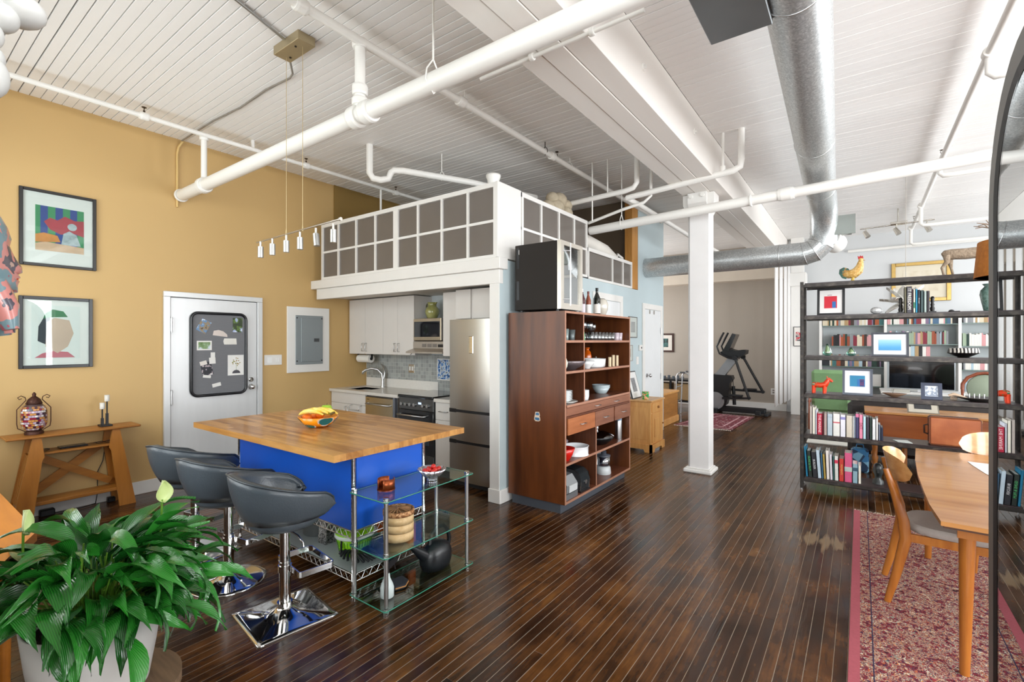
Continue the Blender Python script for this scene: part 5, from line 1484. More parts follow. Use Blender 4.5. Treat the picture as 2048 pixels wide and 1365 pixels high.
# wine cooler on top
wcx0, wcx1, wcy0, wcy1, wz = -2.69, -2.18, 3.745, 4.16, 1.842
w = thing('wine_cooler', 'black wine cooler with a steel framed glass door on top of the walnut tower', 'cooler', (-2.45, 3.95, 1.821))
b = MB(); b.box(wcx0, wcx1 - .045, wcy0, wcy1, wz, wz + .625, .004); obj('cabinet', b, paint('#241f1b', .6, var=.05, spec=.25), w)
b = MB()
for q in ((wcx1 - .04, wcx1, wcy0, wcy0 + .055, wz, wz + .625), (wcx1 - .04, wcx1, wcy1 - .045, wcy1, wz, wz + .625), (wcx1 - .04, wcx1, wcy0 + .055, wcy1 - .045, wz, wz + .055), (wcx1 - .04, wcx1, wcy0 + .055, wcy1 - .045, wz + .585, wz + .625)): b.box(*q)
d = obj('door_frame', b, paint('#cfc8bd', .3, .7, var=.02), w)
b = MB(); b.box(wcx1 - .02, wcx1 - .015, wcy0 + .055, wcy1 - .045, wz + .055, wz + .585); obj('pane', b, glass('cooler_glass', '#b9bdb8', alpha=.35), d)
b = MB(); b.tube([(wcx1, wcy0 + .03, wz + .09), (wcx1 + .05, wcy0 + .085, wz + .09)], .005, 8); b.tube([(wcx1, wcy0 + .03, wz + .53), (wcx1 + .05, wcy0 + .085, wz + .53)], .005, 8); b.cyl((wcx1 + .05, wcy0 + .085, wz + .03), (wcx1 + .05, wcy0 + .085, wz + .6), .007, n=10); obj('handle', b, BRUSHED, d)
for z in (.15, .25, .35, .45):
    b = MB(); b.box(wcx0 + .05, wcx1 - .05, wcy0 + .02, wcy1 - .02, wz + z, wz + z + .008); obj('rack', b, BRUSHED, w)
b = MB(); b.box(wcx0 + .02, wcx0 + .05, wcy0 - .002, wcy0, wz + .40, wz + .6); b.box(wcx0 + .02, wcx0 + .05, wcy0 - .002, wcy0, wz + .1, wz + .28); g = obj('hinge_cover', b, BLACK, w); g['kind'] = 'stuff'
b = MB(); b.box(wcx0 + .045, wcx0 + .05, wcy0 - .003, wcy0 - .001, wz + .535, wz + .58); obj('side_label', b, WHITE, w)
b = MB()
for fx in (wcx0 + .05, wcx1 - .06):
    for fy in (wcy0 + .04, wcy1 - .04): b.cyl((fx, fy, 1.82), (fx, fy, wz + .002), .015, n=10)
g = obj('feet', b, BLACK, w); g['kind'] = 'stuff'
# bottles on top
def bottle(name, x, y, z, h, r, col, lab, label, cap, labcol='#e9e4dc', neck=.3, see=False):
    t = thing(name, label, 'bottle', (x, y, z), 'bottles on top of the walnut tower')
    b = MB(); b.lathe([(r * .85, 0), (r, .006), (r, h * (1 - neck) - r * .6), (r * .85, h * (1 - neck) - .01), (r * .38, h * (1 - neck) + .035), (r * .36, h * .93), (r * .42, h * .935), (r * .42, h * .96), (0, h * .96)], (x, y, z), 20); obj('glass_body', b, col, t)
    b = MB(); b.lathe([(r + .0008, h * lab[0]), (r + .0008, h * lab[1])], (x, y, z), 20); b.f = [f for f in b.f if len(f) == 4]; b.sm = b.sm[:len(b.f)]; obj('paper_label', b, paint(labcol, .7, var=.06, scale=50), t)
    b = MB(); b.cyl((x, y, z + h * .9), (x, y, z + h), r * .42, n=14); obj('cap', b, cap, t)
    return t
bottle('wine_bottle', -2.33, 4.78, 1.821, .31, .039, paint('#14170f', .08, coat=.6), (.1, .42), 'dark green wine bottle with a white label, right of two red bottles', BLACK)
bottle('liquor_bottle', -2.33, 4.575, 1.821, .255, .03, paint('#8c4630', .12, coat=.6), (.05, .45), 'slim bottle of orange liquor with a red neck on the tower top', paint('#5c1420', .4), '#efe9e4')
bottle('liquor_bottle', -2.33, 4.44, 1.821, .265, .031, paint('#4c1720', .12, coat=.6), (.05, .42), 'dark red liquor bottle nearest the wine cooler on the tower top', BRUSHED, '#dcd2da')
b = MB(); b.lathe([(.035, 0), (.045, .01), (.075, .08), (.08, .14), (.065, .19), (.035, .21), (.03, .208), (.06, .18), (.072, .13), (.065, .07), (0, .02)], (-2.37, 4.97, 1.821), 24); single('glass_vase', b, paint('#cfc9bd', .08, var=.04, coat=.6), 'rounded pale glass vase right of the wine bottle on the tower top', 'vase')

# dishes: one helper per shape
TG = glass('tumbler_glass', '#eef3f5', alpha=.22)
def lz(name, label, cat, x, y, z, prof, mat, group=None, n=22, sx=1, sy=1):
    b = MB(); b.lathe(prof, (x, y, z), n, sx=sx, sy=sy); return single(name, b, mat, label, cat, group)
za, zb_, zc, zd, ze = 1.557, 1.277, .977, .452, .112
CUP = lambda r, h: [(r * .75, 0), (r * .82, .004), (r, h), (r - .003, h), (r * .78, .008), (0, .008)]
lz('tumbler', 'grey green glass tumbler at the left of the top tower shelf', 'glass', -2.2, 3.87, za, CUP(.028, .105), paint('#7b8a88', .15, var=.15, scale=40, coat=.5))
lz('cup', 'dark ribbed cup on the top tower shelf left of the green pitcher', 'cup', -2.22, 4.01, za, CUP(.038, .1), paint('#62696a', .3, .3, var=.25, scale=40))
t = thing('green_pitcher', 'green glass pitcher on the top tower shelf', 'pitcher', (-2.24, 4.22, za))
b = MB(); b.lathe([(.05, 0), (.054, .01), (.045, .08), (.028, .125), (.032, .14), (.027, .14), (.024, .12), (0, .1)], (-2.24, 4.22, za), 22); obj('body', b, paint('#6fae7c', .1, var=.25, scale=14, coat=.6), t)
b = MB(); b.tube([(-2.24, 4.19, za + .13), (-2.24, 4.155, za + .13), (-2.24, 4.145, za + .09), (-2.24, 4.18, za + .05)], .006, 8); obj('handle', b, paint('#3f7a4e', .1), t)
WG = [(.032, 0), (.032, .003), (.004, .008), (.004, .09), (.02, .105), (.036, .135), (.038, .165), (.03, .2), (.0285, .2), (.035, .165), (.033, .138), (0, .108)]
k = 0
for (x, y, s) in ((-2.3, 4.30, 1.0), (-2.3, 4.40, 1.0), (-2.27, 4.49, .97), (-2.42, 4.35, 1.0), (-2.42, 4.46, 1.0), (-2.3, 4.62, .92), (-2.42, 4.6, .95)):
    names_ = ('first stemmed wine glass right of the green pitcher', 'second stemmed wine glass right of the green pitcher', 'third stemmed wine glass right of the green pitcher', 'stemmed wine glass in the back row behind the first', 'stemmed wine glass in the back row behind the second', 'round stemmed balloon glass farthest right of the wine glasses', 'stemmed wine glass in the back row behind the balloon glass')
    t = thing('wine_glass', names_[k] + ' on the tower', 'glass', (x, y, za), 'wine glasses on the top tower shelf'); k += 1
    b = MB(); b.lathe([(r * s, z * s) for r, z in WG], (x, y, za), 18); obj('bowl', b, TG, t)
k = 0
ordn = ['first', 'second', 'third', 'fourth', 'fifth', 'sixth', 'seventh', 'eighth', 'ninth', 'tenth', 'eleventh', 'twelfth', 'thirteenth', 'fourteenth', 'fifteenth', 'sixteenth', 'seventeenth', 'eighteenth', 'nineteenth', 'twentieth']
def ordi(n):
    if n < 20: return ordn[n]
    tens = {2: 'twenty', 3: 'thirty', 4: 'forty', 5: 'fifty'}[(n + 1) // 10]
    u = (n + 1) % 10
    return (tens + '-' + ordn[u - 1]) if u else {'twenty': 'twentieth', 'thirty': 'thirtieth', 'forty': 'fortieth', 'fifty': 'fiftieth'}[tens]
for row, xx in ((0, -2.19), (1, -2.29)):
    for j in range(7):
        y = 4.36 + j * .083
        lz('tumbler', '%s clear glass tumbler from the left in the %s row under the stemware' % (ordn[j], ('front', 'back')[row]), 'glass', xx, y + row * .03, za, CUP(.034, .085), TG, 'clear tumblers on the top tower shelf', 18)
for j, y in enumerate((5.0, 5.09)):
    lz('tumbler', ('frosted pale tumbler left of the last one on the top tower shelf', 'frosted pale tumbler at the right end of the top tower shelf')[j], 'glass', -2.2, y, za, CUP(.034, .085), paint('#c3b4bd', .15, coat=.5))
# shelf b
t = thing('ceramic_jug', 'cream ceramic jug at the left end of the second tower shelf', 'jug', (-2.21, 3.83, zb_))
b = MB(); b.lathe([(.03, 0), (.05, .04), (.055, .075), (.035, .13), (.025, .16), (.032, .18), (.026, .178), (0, .15)], (-2.2, 3.795, zb_), 20); obj('body', b, paint('#d9dccb', .3, var=.06), t)
lz('serving_bowl', 'wide dark pewter bowl on the second tower shelf', 'bowl', -2.25, 4.02, zb_, [(.06, 0), (.07, .008), (.13, .04), (.165, .085), (.16, .087), (.12, .045), (0, .015)], paint('#6a6062', .3, .4, var=.15), n=32)
lz('white_bowl', 'small white bowl between pewter bowl and white casserole', 'bowl', -2.2, 4.28, zb_, [(.035, 0), (.04, .01), (.07, .04), (.082, .075), (.078, .075), (.06, .04), (0, .015)], paint('#e6e8e8', .2, coat=.4), n=28)
lz('white_casserole', 'large white straight sided dish on the second tower shelf', 'dish', -2.26, 4.55, zb_, [(.1, 0), (.118, .01), (.125, .09), (.12, .09), (.112, .012), (0, .012)], paint('#e9ebec', .2, coat=.4), n=32, sy=1.25)
t = thing('cocktail_shaker', 'tall pewter shaker at the back of the second tower shelf', 'shaker', (-2.5, 4.32, zb_))
b = MB(); b.lathe([(.04, 0), (.043, .01), (.043, .14), (.03, .18), (.018, .2), (.02, .225), (.016, .24), (.012, .26), (0, .265)], (-2.45, 4.36, zb_), 20); obj('body', b, paint('#7d7886', .25, .8), t)
b = MB(); b.lathe([(.032, 0), (.048, .03), (.052, .1), (.042, .15), (.022, .17), (.022, .18), (.032, .195), (.032, .2), (.0, .2)], (-2.48, 4.84, zb_), 22); single('amber_vase', b, paint('#c9590f', .12, coat=.6), 'amber orange glass vase at the back of the second tower shelf', 'vase')
t = thing('sugar_bowl', 'lidded pewter sugar bowl behind the white casserole', 'bowl', (-2.48, 4.98, zb_))
b = MB(); b.lathe([(.03, 0), (.045, .03), (.045, .05), (.02, .07), (.008, .078), (.012, .09), (0, .1)], (-2.45, 5.0, zb_), 20); obj('body', b, BRUSHED, t)
for j, y in enumerate((4.76, 4.85, 4.95)):
    b = MB(); b.cyl((-2.17, y, zb_), (-2.17, y, zb_ + (.10, .12, .115)[j]), .0165, n=14); single('wooden_cylinder', b, paint('#dcc7a4', .6, var=.06), ('shortest pale wooden cylinder beside the white casserole', 'middle pale wooden cylinder on the second tower shelf', 'pale wooden cylinder nearest the right end of the second tower shelf')[j], 'cylinder', 'pale wooden cylinders on the tower')
# counter shelf c
PLW = paint('#dfe3e3', .2, coat=.4)
def stack(x, y, z, n_, r, h, mat, who, cat, dz, cup=False):
    for j in range(n_):
        pr = [(r * .55, 0), (r * .6, .003), (r, h), (r * .97, h), (r * .6, .006), (0, .006)] if not cup else [(r * .8, 0), (r * .85, .004), (r, h), (r * .95, h), (r * .8, .01), (0, .01)]
        b = MB(); b.lathe(pr, (x, y, z + j * dz), 28)
        who = who.replace('white bowls stacked at the left of the tower counter', 'white bowls stacked left on the tower counter')
        pos = 'lowest' if j == 0 else ('topmost' if j == n_ - 1 else '%s from the bottom' % ordn[j])
        single(cat if cat != 'cup' else 'ramekin', b, mat, '%s of the %s' % (pos, who), cat, who)
stack(-2.2, 3.86, zc + .018, 7, .068, .018, PLW, 'white bowls stacked at the left of the tower counter', 'bowl', .0135)
lz('plate', 'white rimmed plate lying in front of the bowl stack on the tower counter', 'plate', -2.21, 3.9, zc, [(.07, 0), (.075, .004), (.105, .016), (.102, .018), (.07, .008), (0, .008)], paint('#d9dcd6', .2, coat=.4))
stack(-2.18, 4.19, zc, 6, .05, .04, PLW, 'white ramekins stacked beside the tower divider', 'cup', .0115, True)
stack(-2.4, 4.37, zc, 6, .095, .02, paint('#4d6167', .25, coat=.4), 'slate blue plates stacked behind the ramekins', 'plate', .014)
stack(-2.3, 4.82, zc, 3, .1, .07, paint('#a8b6ba', .22, coat=.4), 'pale blue bowls nested on the tower counter', 'bowl', .012)
# shelf d
lz('casserole', 'patterned oval pot at the back left of the lower tower shelf', 'pot', -2.45, 4.12, zd, [(.09, 0), (.11, .01), (.115, .1), (.118, .105), (.08, .135), (.0, .14)], ramp_mat('pot', [(0, '#6c5c5a'), (.55, '#8d7f86'), (.7, '#51464a')], 'noise', 30, .3, const=False))
lz('white_souffle_dish', 'white fluted souffle dish on the lower tower shelf', 'dish', -2.22, 4.1, zd, [(.11, 0), (.125, .004), (.118, .012), (.12, .085), (.125, .09), (.115, .09), (.11, .02), (0, .02)], paint('#eef0f3', .2, coat=.4), n=60)
t = thing('red_bowl', 'red mixing bowl with a blue inside at the left of the lower tower shelf', 'bowl', (-2.17, 3.84, zd))
b = MB(); b.lathe([(.045, 0), (.05, .004), (.08, .06), (.098, .115), (.094, .115)], (-2.2, 3.84, zd), 28); obj('body', b, paint('#cf1f16', .25, coat=.4), t)
b = MB(); b.lathe([(.093, .1145), (.075, .06), (0, .04)], (-2.2, 3.84, zd), 28); obj('inside', b, paint('#1d3f9a', .3), t)
t = thing('wok', 'black wok with a domed glass lid on the lower tower shelf', 'wok', (-2.28, 4.72, zd))
b = MB(); b.lathe([(.09, 0), (.11, .006), (.165, .055), (.18, .085), (.176, .087), (.15, .05), (0, .012)], (-2.28, 4.68, zd), 34); obj('pan', b, paint('#1c1c1e', .25, .4), t)
b = MB(); b.lathe([(.178, .088), (.15, .11), (.08, .135), (0, .14)], (-2.28, 4.68, zd), 34); l = obj('lid', b, glass('wok_lid', '#c8cccc', alpha=.3), t)
b = MB(); b.lathe([(.01, .138), (.01, .155), (.018, .165), (.012, .19), (0, .195)], (-2.28, 4.68, zd), 14); obj('lid_knob', b, BRUSHED, l)
b = MB()
for y in (4.6, 4.7): b.cyl((-2.125, y, zd + .055), (-2.118, y, zd + .055), .008, n=8)
t = thing('vacuum_flask', 'steel vacuum flask with a blue grey cap at the right of the lower tower shelf', 'flask', (-2.2, 5.06, zd))
b = MB(); b.lathe([(.036, 0), (.038, .01), (.038, .20), (.034, .215), (0, .215)], (-2.2, 5.06, zd), 22); obj('body', b, BRUSHED, t)
b = MB(); b.lathe([(.036, .205), (.038, .21), (.036, .255), (.03, .265), (0, .265)], (-2.2, 5.06, zd), 22); obj('cap', b, paint('#7e93a8', .35), t)
lz('orange_pot', 'orange enamel pot behind the wok lid', 'pot', -2.56, 4.5, zd, [(.1, 0), (.12, .01), (.125, .17), (.12, .17), (.1, .02), (0, .02)], paint('#e0561a', .3, coat=.4))
# shelf e
t = thing('grill_press', 'grey and steel table grill at the left of the bottom tower shelf', 'grill', (-2.24, 3.86, ze))
b = MB(); b.prism([(-2.4, ze), (-2.13, ze), (-2.13, ze + .05), (-2.2, ze + .06), (-2.4, ze + .06)], 3.74, 3.97, 'Y'); obj('base', b, paint('#8c8f92', .35, .6), t)
b = MB(); b.prism([(-2.4, ze + .065), (-2.13, ze + .06), (-2.125, ze + .13), (-2.18, ze + .2), (-2.4, ze + .22)], 3.76, 3.95, 'Y'); l = obj('lid', b, paint('#9da1a4', .35, .6), t)
b = MB(); b.prism([(-2.125, ze + .065), (-2.118, ze + .065), (-2.116, ze + .125), (-2.123, ze + .128)], 3.79, 3.94, 'Y'); obj('control_face', b, paint('#c9cccd', .35), l)
t = thing('toaster', 'black and chrome rounded toaster beside the table grill', 'toaster', (-2.27, 4.12, ze))
pr = [(-2.42, ze + .015), (-2.14, ze + .015), (-2.13, ze + .1), (-2.15, ze + .17), (-2.2, ze + .205), (-2.36, ze + .215), (-2.42, ze + .18)]
b = MB(); b.prism(pr, 4.04, 4.21, 'Y'); obj('body', b, paint('#2b3033', .2, .3), t)
b = MB(); b.prism([(p[0] * 1, p[1]) for p in pr], 4.03, 4.04, 'Y'); b.prism(pr, 4.21, 4.22, 'Y'); obj('chrome_ends', b, CHROME, t)['kind'] = 'stuff'
b = MB(); b.cyl((-2.13, 4.125, ze + .09), (-2.122, 4.125, ze + .09), .02, n=16); obj('dial', b, BRUSHED, t)
b = MB(); b.box(-2.42, -2.13, 4.03, 4.22, ze, ze + .016); obj('foot', b, BLACK, t)
t = thing('blender_jug', 'clear blender jug with a handle standing by the lower tower divider', 'blender', (-2.24, 4.52, ze))
b = MB(); b.lathe([(.045, 0), (.05, .01), (.048, .08), (.038, .09), (.062, .24), (.059, .24), (.035, .095), (0, .09)], (-2.25, 4.45, ze), 24); obj('jar', b, glass('jug_glass', '#dfe3ec', alpha=.25), t)
b = MB(); b.tube([(-2.24, 4.50, ze + .22), (-2.22, 4.555, ze + .22), (-2.22, 4.565, ze + .15), (-2.24, 4.49, ze + .12)], .007, 8); obj('handle', b, TG, t)
b = MB(); b.lathe([(.047, .0), (.05, .002), (.05, .07), (0, .07)], (-2.25, 4.45, ze), 24); obj('motor_collar', b, paint('#9aa0a8', .3, .4), t)
t = thing('food_processor', 'white and grey food processor on the bottom tower shelf', 'food processor', (-2.25, 4.83, ze))
b = MB(); b.lathe([(.075, 0), (.08, .01), (.072, .075), (.06, .085), (0, .085)], (-2.25, 4.78, ze), 28); obj('base', b, paint('#c9ced0', .3), t)
b = MB(); b.lathe([(.062, .09), (.07, .1), (.07, .19), (.067, .19), (.06, .1), (0, .095)], (-2.25, 4.78, ze), 28); obj('bowl', b, glass('proc_glass', '#b9bed0', alpha=.3), t)
b = MB(); b.lathe([(.072, .19), (.072, .205), (.03, .21), (.028, .245), (0, .245)], (-2.25, 4.78, ze), 28); obj('lid', b, paint('#4a4e58', .3), t)
b = MB(); b.tube([(-2.25, 4.85, ze + .19), (-2.24, 4.88, ze + .18), (-2.24, 4.88, ze + .12), (-2.25, 4.85, ze + .1)], .008, 8); obj('handle', b, BLACK, t)
b = MB(); b.box(-2.4, -2.37, 4.6, 5.1, ze, ze + .29, .02); single('glass_tray', b, paint('#8f969b', .12, var=.25, scale=25, coat=.5), 'upright patterned glass tray at the back of the bottom tower shelf', 'tray')

# ------------------------------------------------------------------ along the blue wall
def door_panel(n_, y0, y1, z1, kind):
    f = MB()
    for a in ((y0 - .09, y0, 0, z1 + .09), (y1, y1 + .09, 0, z1 + .09), (y0, y1, z1, z1 + .09)): f.box(PX1, PX1 + .02, *a, .003)
    d = struct('door_%d' % n_, f, WHITE)
    b = MB(); b.box(PX1 + .0005, PX1 + .012, y0 + .003, y1 - .003, .008, z1 - .004, .002); struct('door_leaf', b, paint('#e3e5e6', .4, var=.02), d)
    return d
d2 = door_panel(2, 7.36, 8.11, 2.06, 'plain')
for z in (.95, 1.72):
    b = MB(); b.cyl((PX1 + .022, 8.10, z - .05), (PX1 + .022, 8.10, z + .05), .008, n=8); struct('hinge', b, BRUSHED, d2)
b = MB(); b.cyl((PX1 + .012, 7.45, 1.0), (PX1 + .02, 7.45, 1.0), .03, n=16); b.cyl((PX1 + .02, 7.45, 1.0), (PX1 + .05, 7.45, 1.0), .01, n=10); b.ell((PX1 + .07, 7.45, 1.0), .025, .03, .03); struct('door_knob', b, BRUSHED, d2)
for yy in (7.55, 7.75):
    b = MB(); b.box(PX1 + .013, PX1 + .022, yy, yy + .04, 1.99, 2.05); struct('over_door_hook', b, NICKEL, d2)
door_panel(3, 5.64, 6.40, 2.10, 'closet')
frame_x('framed_print', 6.72, 7.05, 1.6, 1.915, .012, paint('#5a5550', .4), 'small framed grey print on the blue wall above the pine cabinet', x=PX1 + .0, depth=.015, art=paint('#b8b4b6', .7, var=.3, scale=30), artbox=(6.81, 6.97, 1.68, 1.84))
frame_x('framed_print', 6.62, 6.87, 1.25, 1.49, .01, paint('#9a948f', .4), 'lower small pale framed print beside the tower on the blue wall', x=PX1 + .0, depth=.015, art=paint('#c8bdb8', .7, var=.2, scale=30), artbox=(6.68, 6.81, 1.31, 1.43))
t = thing('thermostat', 'small white thermostat on the blue wall beside the white door', 'thermostat', (PX1, 7.18, 1.42)); b = MB(); b.box(PX1, PX1 + .025, 7.12, 7.24, 1.40, 1.49, .004); obj('body', b, WHITE, t); b = MB(); b.cyl((PX1 + .025, 7.19, 1.445), (PX1 + .03, 7.19, 1.445), .015, n=12); obj('dial', b, BLACK, t)
b = MB(); b.box(PX1, PX1 + .008, 7.03, 7.12, 1.19, 1.31, .003); single('switch_plate', b, WHITE, 'white light switch plate below the thermostat on the blue wall', 'switch')
# pine cabinet
PINE = wood('#b77a3c', '#dca866', 'Z', .4, 2.5)
pc = thing('pine_cabinet', 'small pine bedside cabinet with one drawer and one door by the blue wall', 'cabinet', (-2.56, 6.75, 0))
cx0, cx1, cy0, cy1 = -2.745, -2.34, 6.48, 6.98
b = MB(); b.box(cx0, cx1, cy0, cy1, .1, .70, .004); obj('carcass', b, PINE, pc)
b = MB(); b.box(cx0 - .01, cx1 + .025, cy0 - .025, cy1 + .025, .70, .722, .006); obj('top', b, wood('#b9824a', '#d9ab72', 'Y', .4, 2.5), pc)
b = MB(); b.prism([(cy0 - .02, 0), (cy0 + .09, 0), (cy0 + .12, .04), (cy1 - .12, .04), (cy1 - .09, 0), (cy1 + .02, 0), (cy1 + .02, .11), (cy0 - .02, .11)], cx1 - .015, cx1 + .02, 'X'); b.prism([(cx0, 0), (cx0 + .08, 0), (cx0 + .1, .04), (cx1 - .1, .04), (cx1 - .08, 0), (cx1 + .02, 0), (cx1 + .02, .11), (cx0, .11)], cy0 - .02, cy0 + .01, 'Y'); obj('plinth', b, PINE, pc)
b = MB(); b.box(cx1, cx1 + .012, cy0 + .03, cy1 - .03, .55, .68, .003); d = obj('drawer', b, PINE, pc)
b = MB(); b.ell((cx1 + .026, (cy0 + cy1) / 2, .615), .014, .018, .018, 12, 8); obj('knob', b, wood('#7a4a20', '#9a6a38', 'Z'), d)
b = MB(); b.box(cx1, cx1 + .012, cy0 + .03, cy1 - .03, .13, .535, .003); d = obj('door', b, PINE, pc)
b = MB(); b.box(cx1 + .012, cx1 + .018, cy0 + .11, cy1 - .11, .2, .46, .005); obj('raised_panel', b, PINE, d)
b = MB(); b.ell((cx1 + .022, cy1 - .06, .36), .01, .012, .012, 10, 8); obj('knob', b, wood('#7a4a20', '#9a6a38', 'Z'), d)
b = MB(); b.box(cx0 + .05, cx1 - .05, cy0 - .006, cy0, .17, .62, .004); obj('side_panel', b, PINE, pc)
o = thing('leaning_frame', 'black framed print leaning on the blue wall on the pine cabinet', 'picture', (-2.66, 6.6, .722))
T_ = Matrix.Translation((-2.6, 6.62, .722)) @ Matrix.Rotation(R(-15), 4, 'Y')
def lbox(name, par, mat, *a):
    b = MB(); b.box(*a); b.xf(T_); return obj(name, b, mat, par)
lbox('frame', o, FB2, -.012, 0, -.14, .2, 0, .4); lbox('mount', o, paint('#e2e2e0', .7), .0001, .002, -.125, .185, .015, .385); lbox('print', o, paint('#8a8a8c', .7, var=.4, scale=30), .0021, .003, -.05, .1, .1, .3)
b = MB(); b.cyl((-2.47, 6.62, .722), (-2.47, 6.62, .83), .045, .05, n=20); single('patterned_tin', b, ramp_mat('tin', [(0, '#1f9a52'), (.45, '#46b860'), (.52, '#e86a2a'), (.6, '#f0e0c0'), (.66, '#2aa05a')], 'noise', 28, .4), 'green and orange patterned tin cup on the pine cabinet', 'tin')
b = MB(); b.cyl((-2.47, 6.62, .826), (-2.47, 6.62, .84), .05, n=20)
# ------------------------------------------------------------------ black steel bookshelf dividing the room
BSM = wood('#241b1c', '#3d3030', 'X', .35, 2, fine=6)
STL = ramp_mat('raw_steel', [(0, '#1c1a19'), (.5, '#3a3532'), (.7, '#57504a')], 'noise', 22, .4, .5, const=False)
SX0, SX1, SY0, SY1 = -.505, 2.1, 5.80, 6.12
bs = thing('open_bookshelf', 'long black steel and plank bookshelf open on both sides dividing the room', 'bookshelf', (.8, 5.95, 0))
LV = [2.150, 1.815, 1.40, 1.008, .588, .14]
for z in LV:
    b = MB(); b.box(SX0 + .04, SX1, SY0 + .006, SY1 - .006, z - .03, z, .002); obj('shelf', b, BSM, bs)
    b = MB(); b.box(SX0 + .035, SX1, SY0, SY0 + .006, z - .047, z - .012); b.box(SX0 + .035, SX1, SY0, SY0 + .03, z - .047, z - .043); obj('front_angle', b, STL, bs)
    b = MB(); b.box(SX0 + .035, SX1, SY1 - .006, SY1, z - .047, z - .012); obj('rear_angle', b, STL, bs)
for xx in (SX0, .92 + .5, SX1 - .03):
    for yy, s_ in ((SY0, 1), (SY1, -1)):
        b = MB(); b.box(xx, xx + .032, yy, yy + s_ * .004, .02, 2.165 if xx < 0 else 2.12); b.box(xx, xx + .004, yy, yy + s_ * .032, .02, 2.165 if xx < 0 else 2.12); p = obj('post', b, STL, bs)
        b = MB()
        for k in range(42): b.box(xx + .012, xx + .021, yy - s_ * .0006, yy, .06 + k * .05, .075 + k * .05)
        g = obj('slots', b, BLACK, p); g['kind'] = 'stuff'
        b = MB(); b.cyl((xx + .012, yy + s_ * .01, 0), (xx + .012, yy + s_ * .01, .03), .008, n=8); obj('levelling_foot', b, BRUSHED, p)
def book(x0, x1, z, h, col, label, y0=5.83, d=.19, lean=0, group=None, txt=None, tcol='#f2f0ea', tsize=.02, band=None, pages='#e9e5da', tup=False):
    t = thing('book', label, 'book', ((x0 + x1) / 2, y0 + d / 2, z), group)
    cm = paint(col, .5, var=.06, scale=30)
    tk = min(.003, (x1 - x0) * .18)
    b = MB(); b.box(x0 + .0006, x0 + tk, y0, y0 + d, z, z + h); b.box(x1 - tk, x1 - .0006, y0, y0 + d, z, z + h); b.box(x0 + .0006, x1 - .0006, y0, y0 + tk, z, z + h); obj('cover', b, cm, t)
    b = MB(); b.box(x0 + tk, x1 - tk, y0 + tk, y0 + d - .004, z + .003, z + h - .004); obj('pages', b, paint(pages, .8, var=.03, scale=60), t)
    if band:
        b = MB(); b.box(x0 + .001, x1 - .001, y0 - .0008, y0, z + h * band[1], z + h * band[2]); obj('spine_band', b, paint(band[0], .5), t)
    if txt:
        text_on(t, txt, ((x0 + x1) / 2, y0 - .0012, z + h * .52), tsize, paint(tcol, .5, var=0), rot3((0, 0, -1) if not tup else (0, 0, 1), (1, 0, 0) if not tup else (-1, 0, 0)))
    t.rotation_euler = (0, lean, 0)
    return t
Z5, Z6, Z2 = LV[4] + .001, LV[5] + .001, LV[1] + .001
G5 = 'books on the shelf beside the leather case'
xs = [(-.423, -.399, .285, '#b9aea6', 'tall thin grey beige book at the left end above the sloping books', None),
      (-.398, -.374, .275, '#ebe6d6', 'tall cream book second from the left on the fifth shelf down', None),
      (-.373, -.359, .25, '#d5d9e2', 'thin pale blue white book left of the crimson book', None),
      (-.358, -.313, .215, '#b5183a', 'thick crimson book with white capitals on the fifth shelf down', 'THE MARINE'),
      (-.312, -.300, .22, '#6e1626', 'thin dark red book right of the thick crimson book', None),
      (-.299, -.271, .22, '#b09a94', 'pinkish brown book with white lettering right of the crimson books', None),
      (-.270, -.224, .22, '#b4c2cc', 'thick pale blue grey book on the fifth shelf down', None),
      (-.222, -.162, .225, '#e4e4df', 'widest white book with a small red mark on its spine', None),
      (-.161, -.116, .22, '#e0dfe8', 'white book with a violet block at the spine top', None),
      (-.112, -.061, .215, '#cfc6b6', 'thick beige book right of the violet marked book', None),
      (-.060, -.049, .215, '#f0ede6', 'thin white book next to the thick beige book', None),
      (-.048, -.036, .22, '#a6b1c6', 'thin grey blue book right of the thin white one', None),
      (-.035, -.008, .24, '#3c3a62', 'navy book with a pink top left of the pink book', None),
      (-.007, .023, .235, '#e58aa6', 'pink book lettered EAST', 'EAST'),
      (.024, .048, .22, '#b7dbe6', 'light sky blue book right of the pink one', None),
      (.049, .075, .215, '#2d2434', 'dark book with pink lettering on the fifth shelf down', None),
      (.076, .095, .21, '#1d332c', 'dark green book before the wide white pair', None),
      (.096, .124, .2, '#dfe2e4', 'wide pale white book near the right end of the row', None),
      (.125, .143, .21, '#efeae6', 'white book with speckled top near the right end of the row', None),
      (.144, .162, .15, '#5a6478', 'short slate grey book second from the right end', None),
      (.163, .181, .125, '#232b45', 'short navy book at the right end of the row', None)]
for x0, x1, h, c, lab, tx in xs:
    band = {'#e0dfe8': ('#8a86c0', .78, .9), '#e4e4df': ('#c8606c', .58, .64), '#3c3a62': ('#d9739c', .86, 1), '#b4c2cc': ('#8fa0ae', .84, .86)}.get(c)
    book(x0, x1, Z5, h, c, lab, txt=tx, tsize=.032 if tx == 'THE MARINE' else .03, tcol='#f5dfe0' if tx == 'THE MARINE' else '#7c1636', band=band)
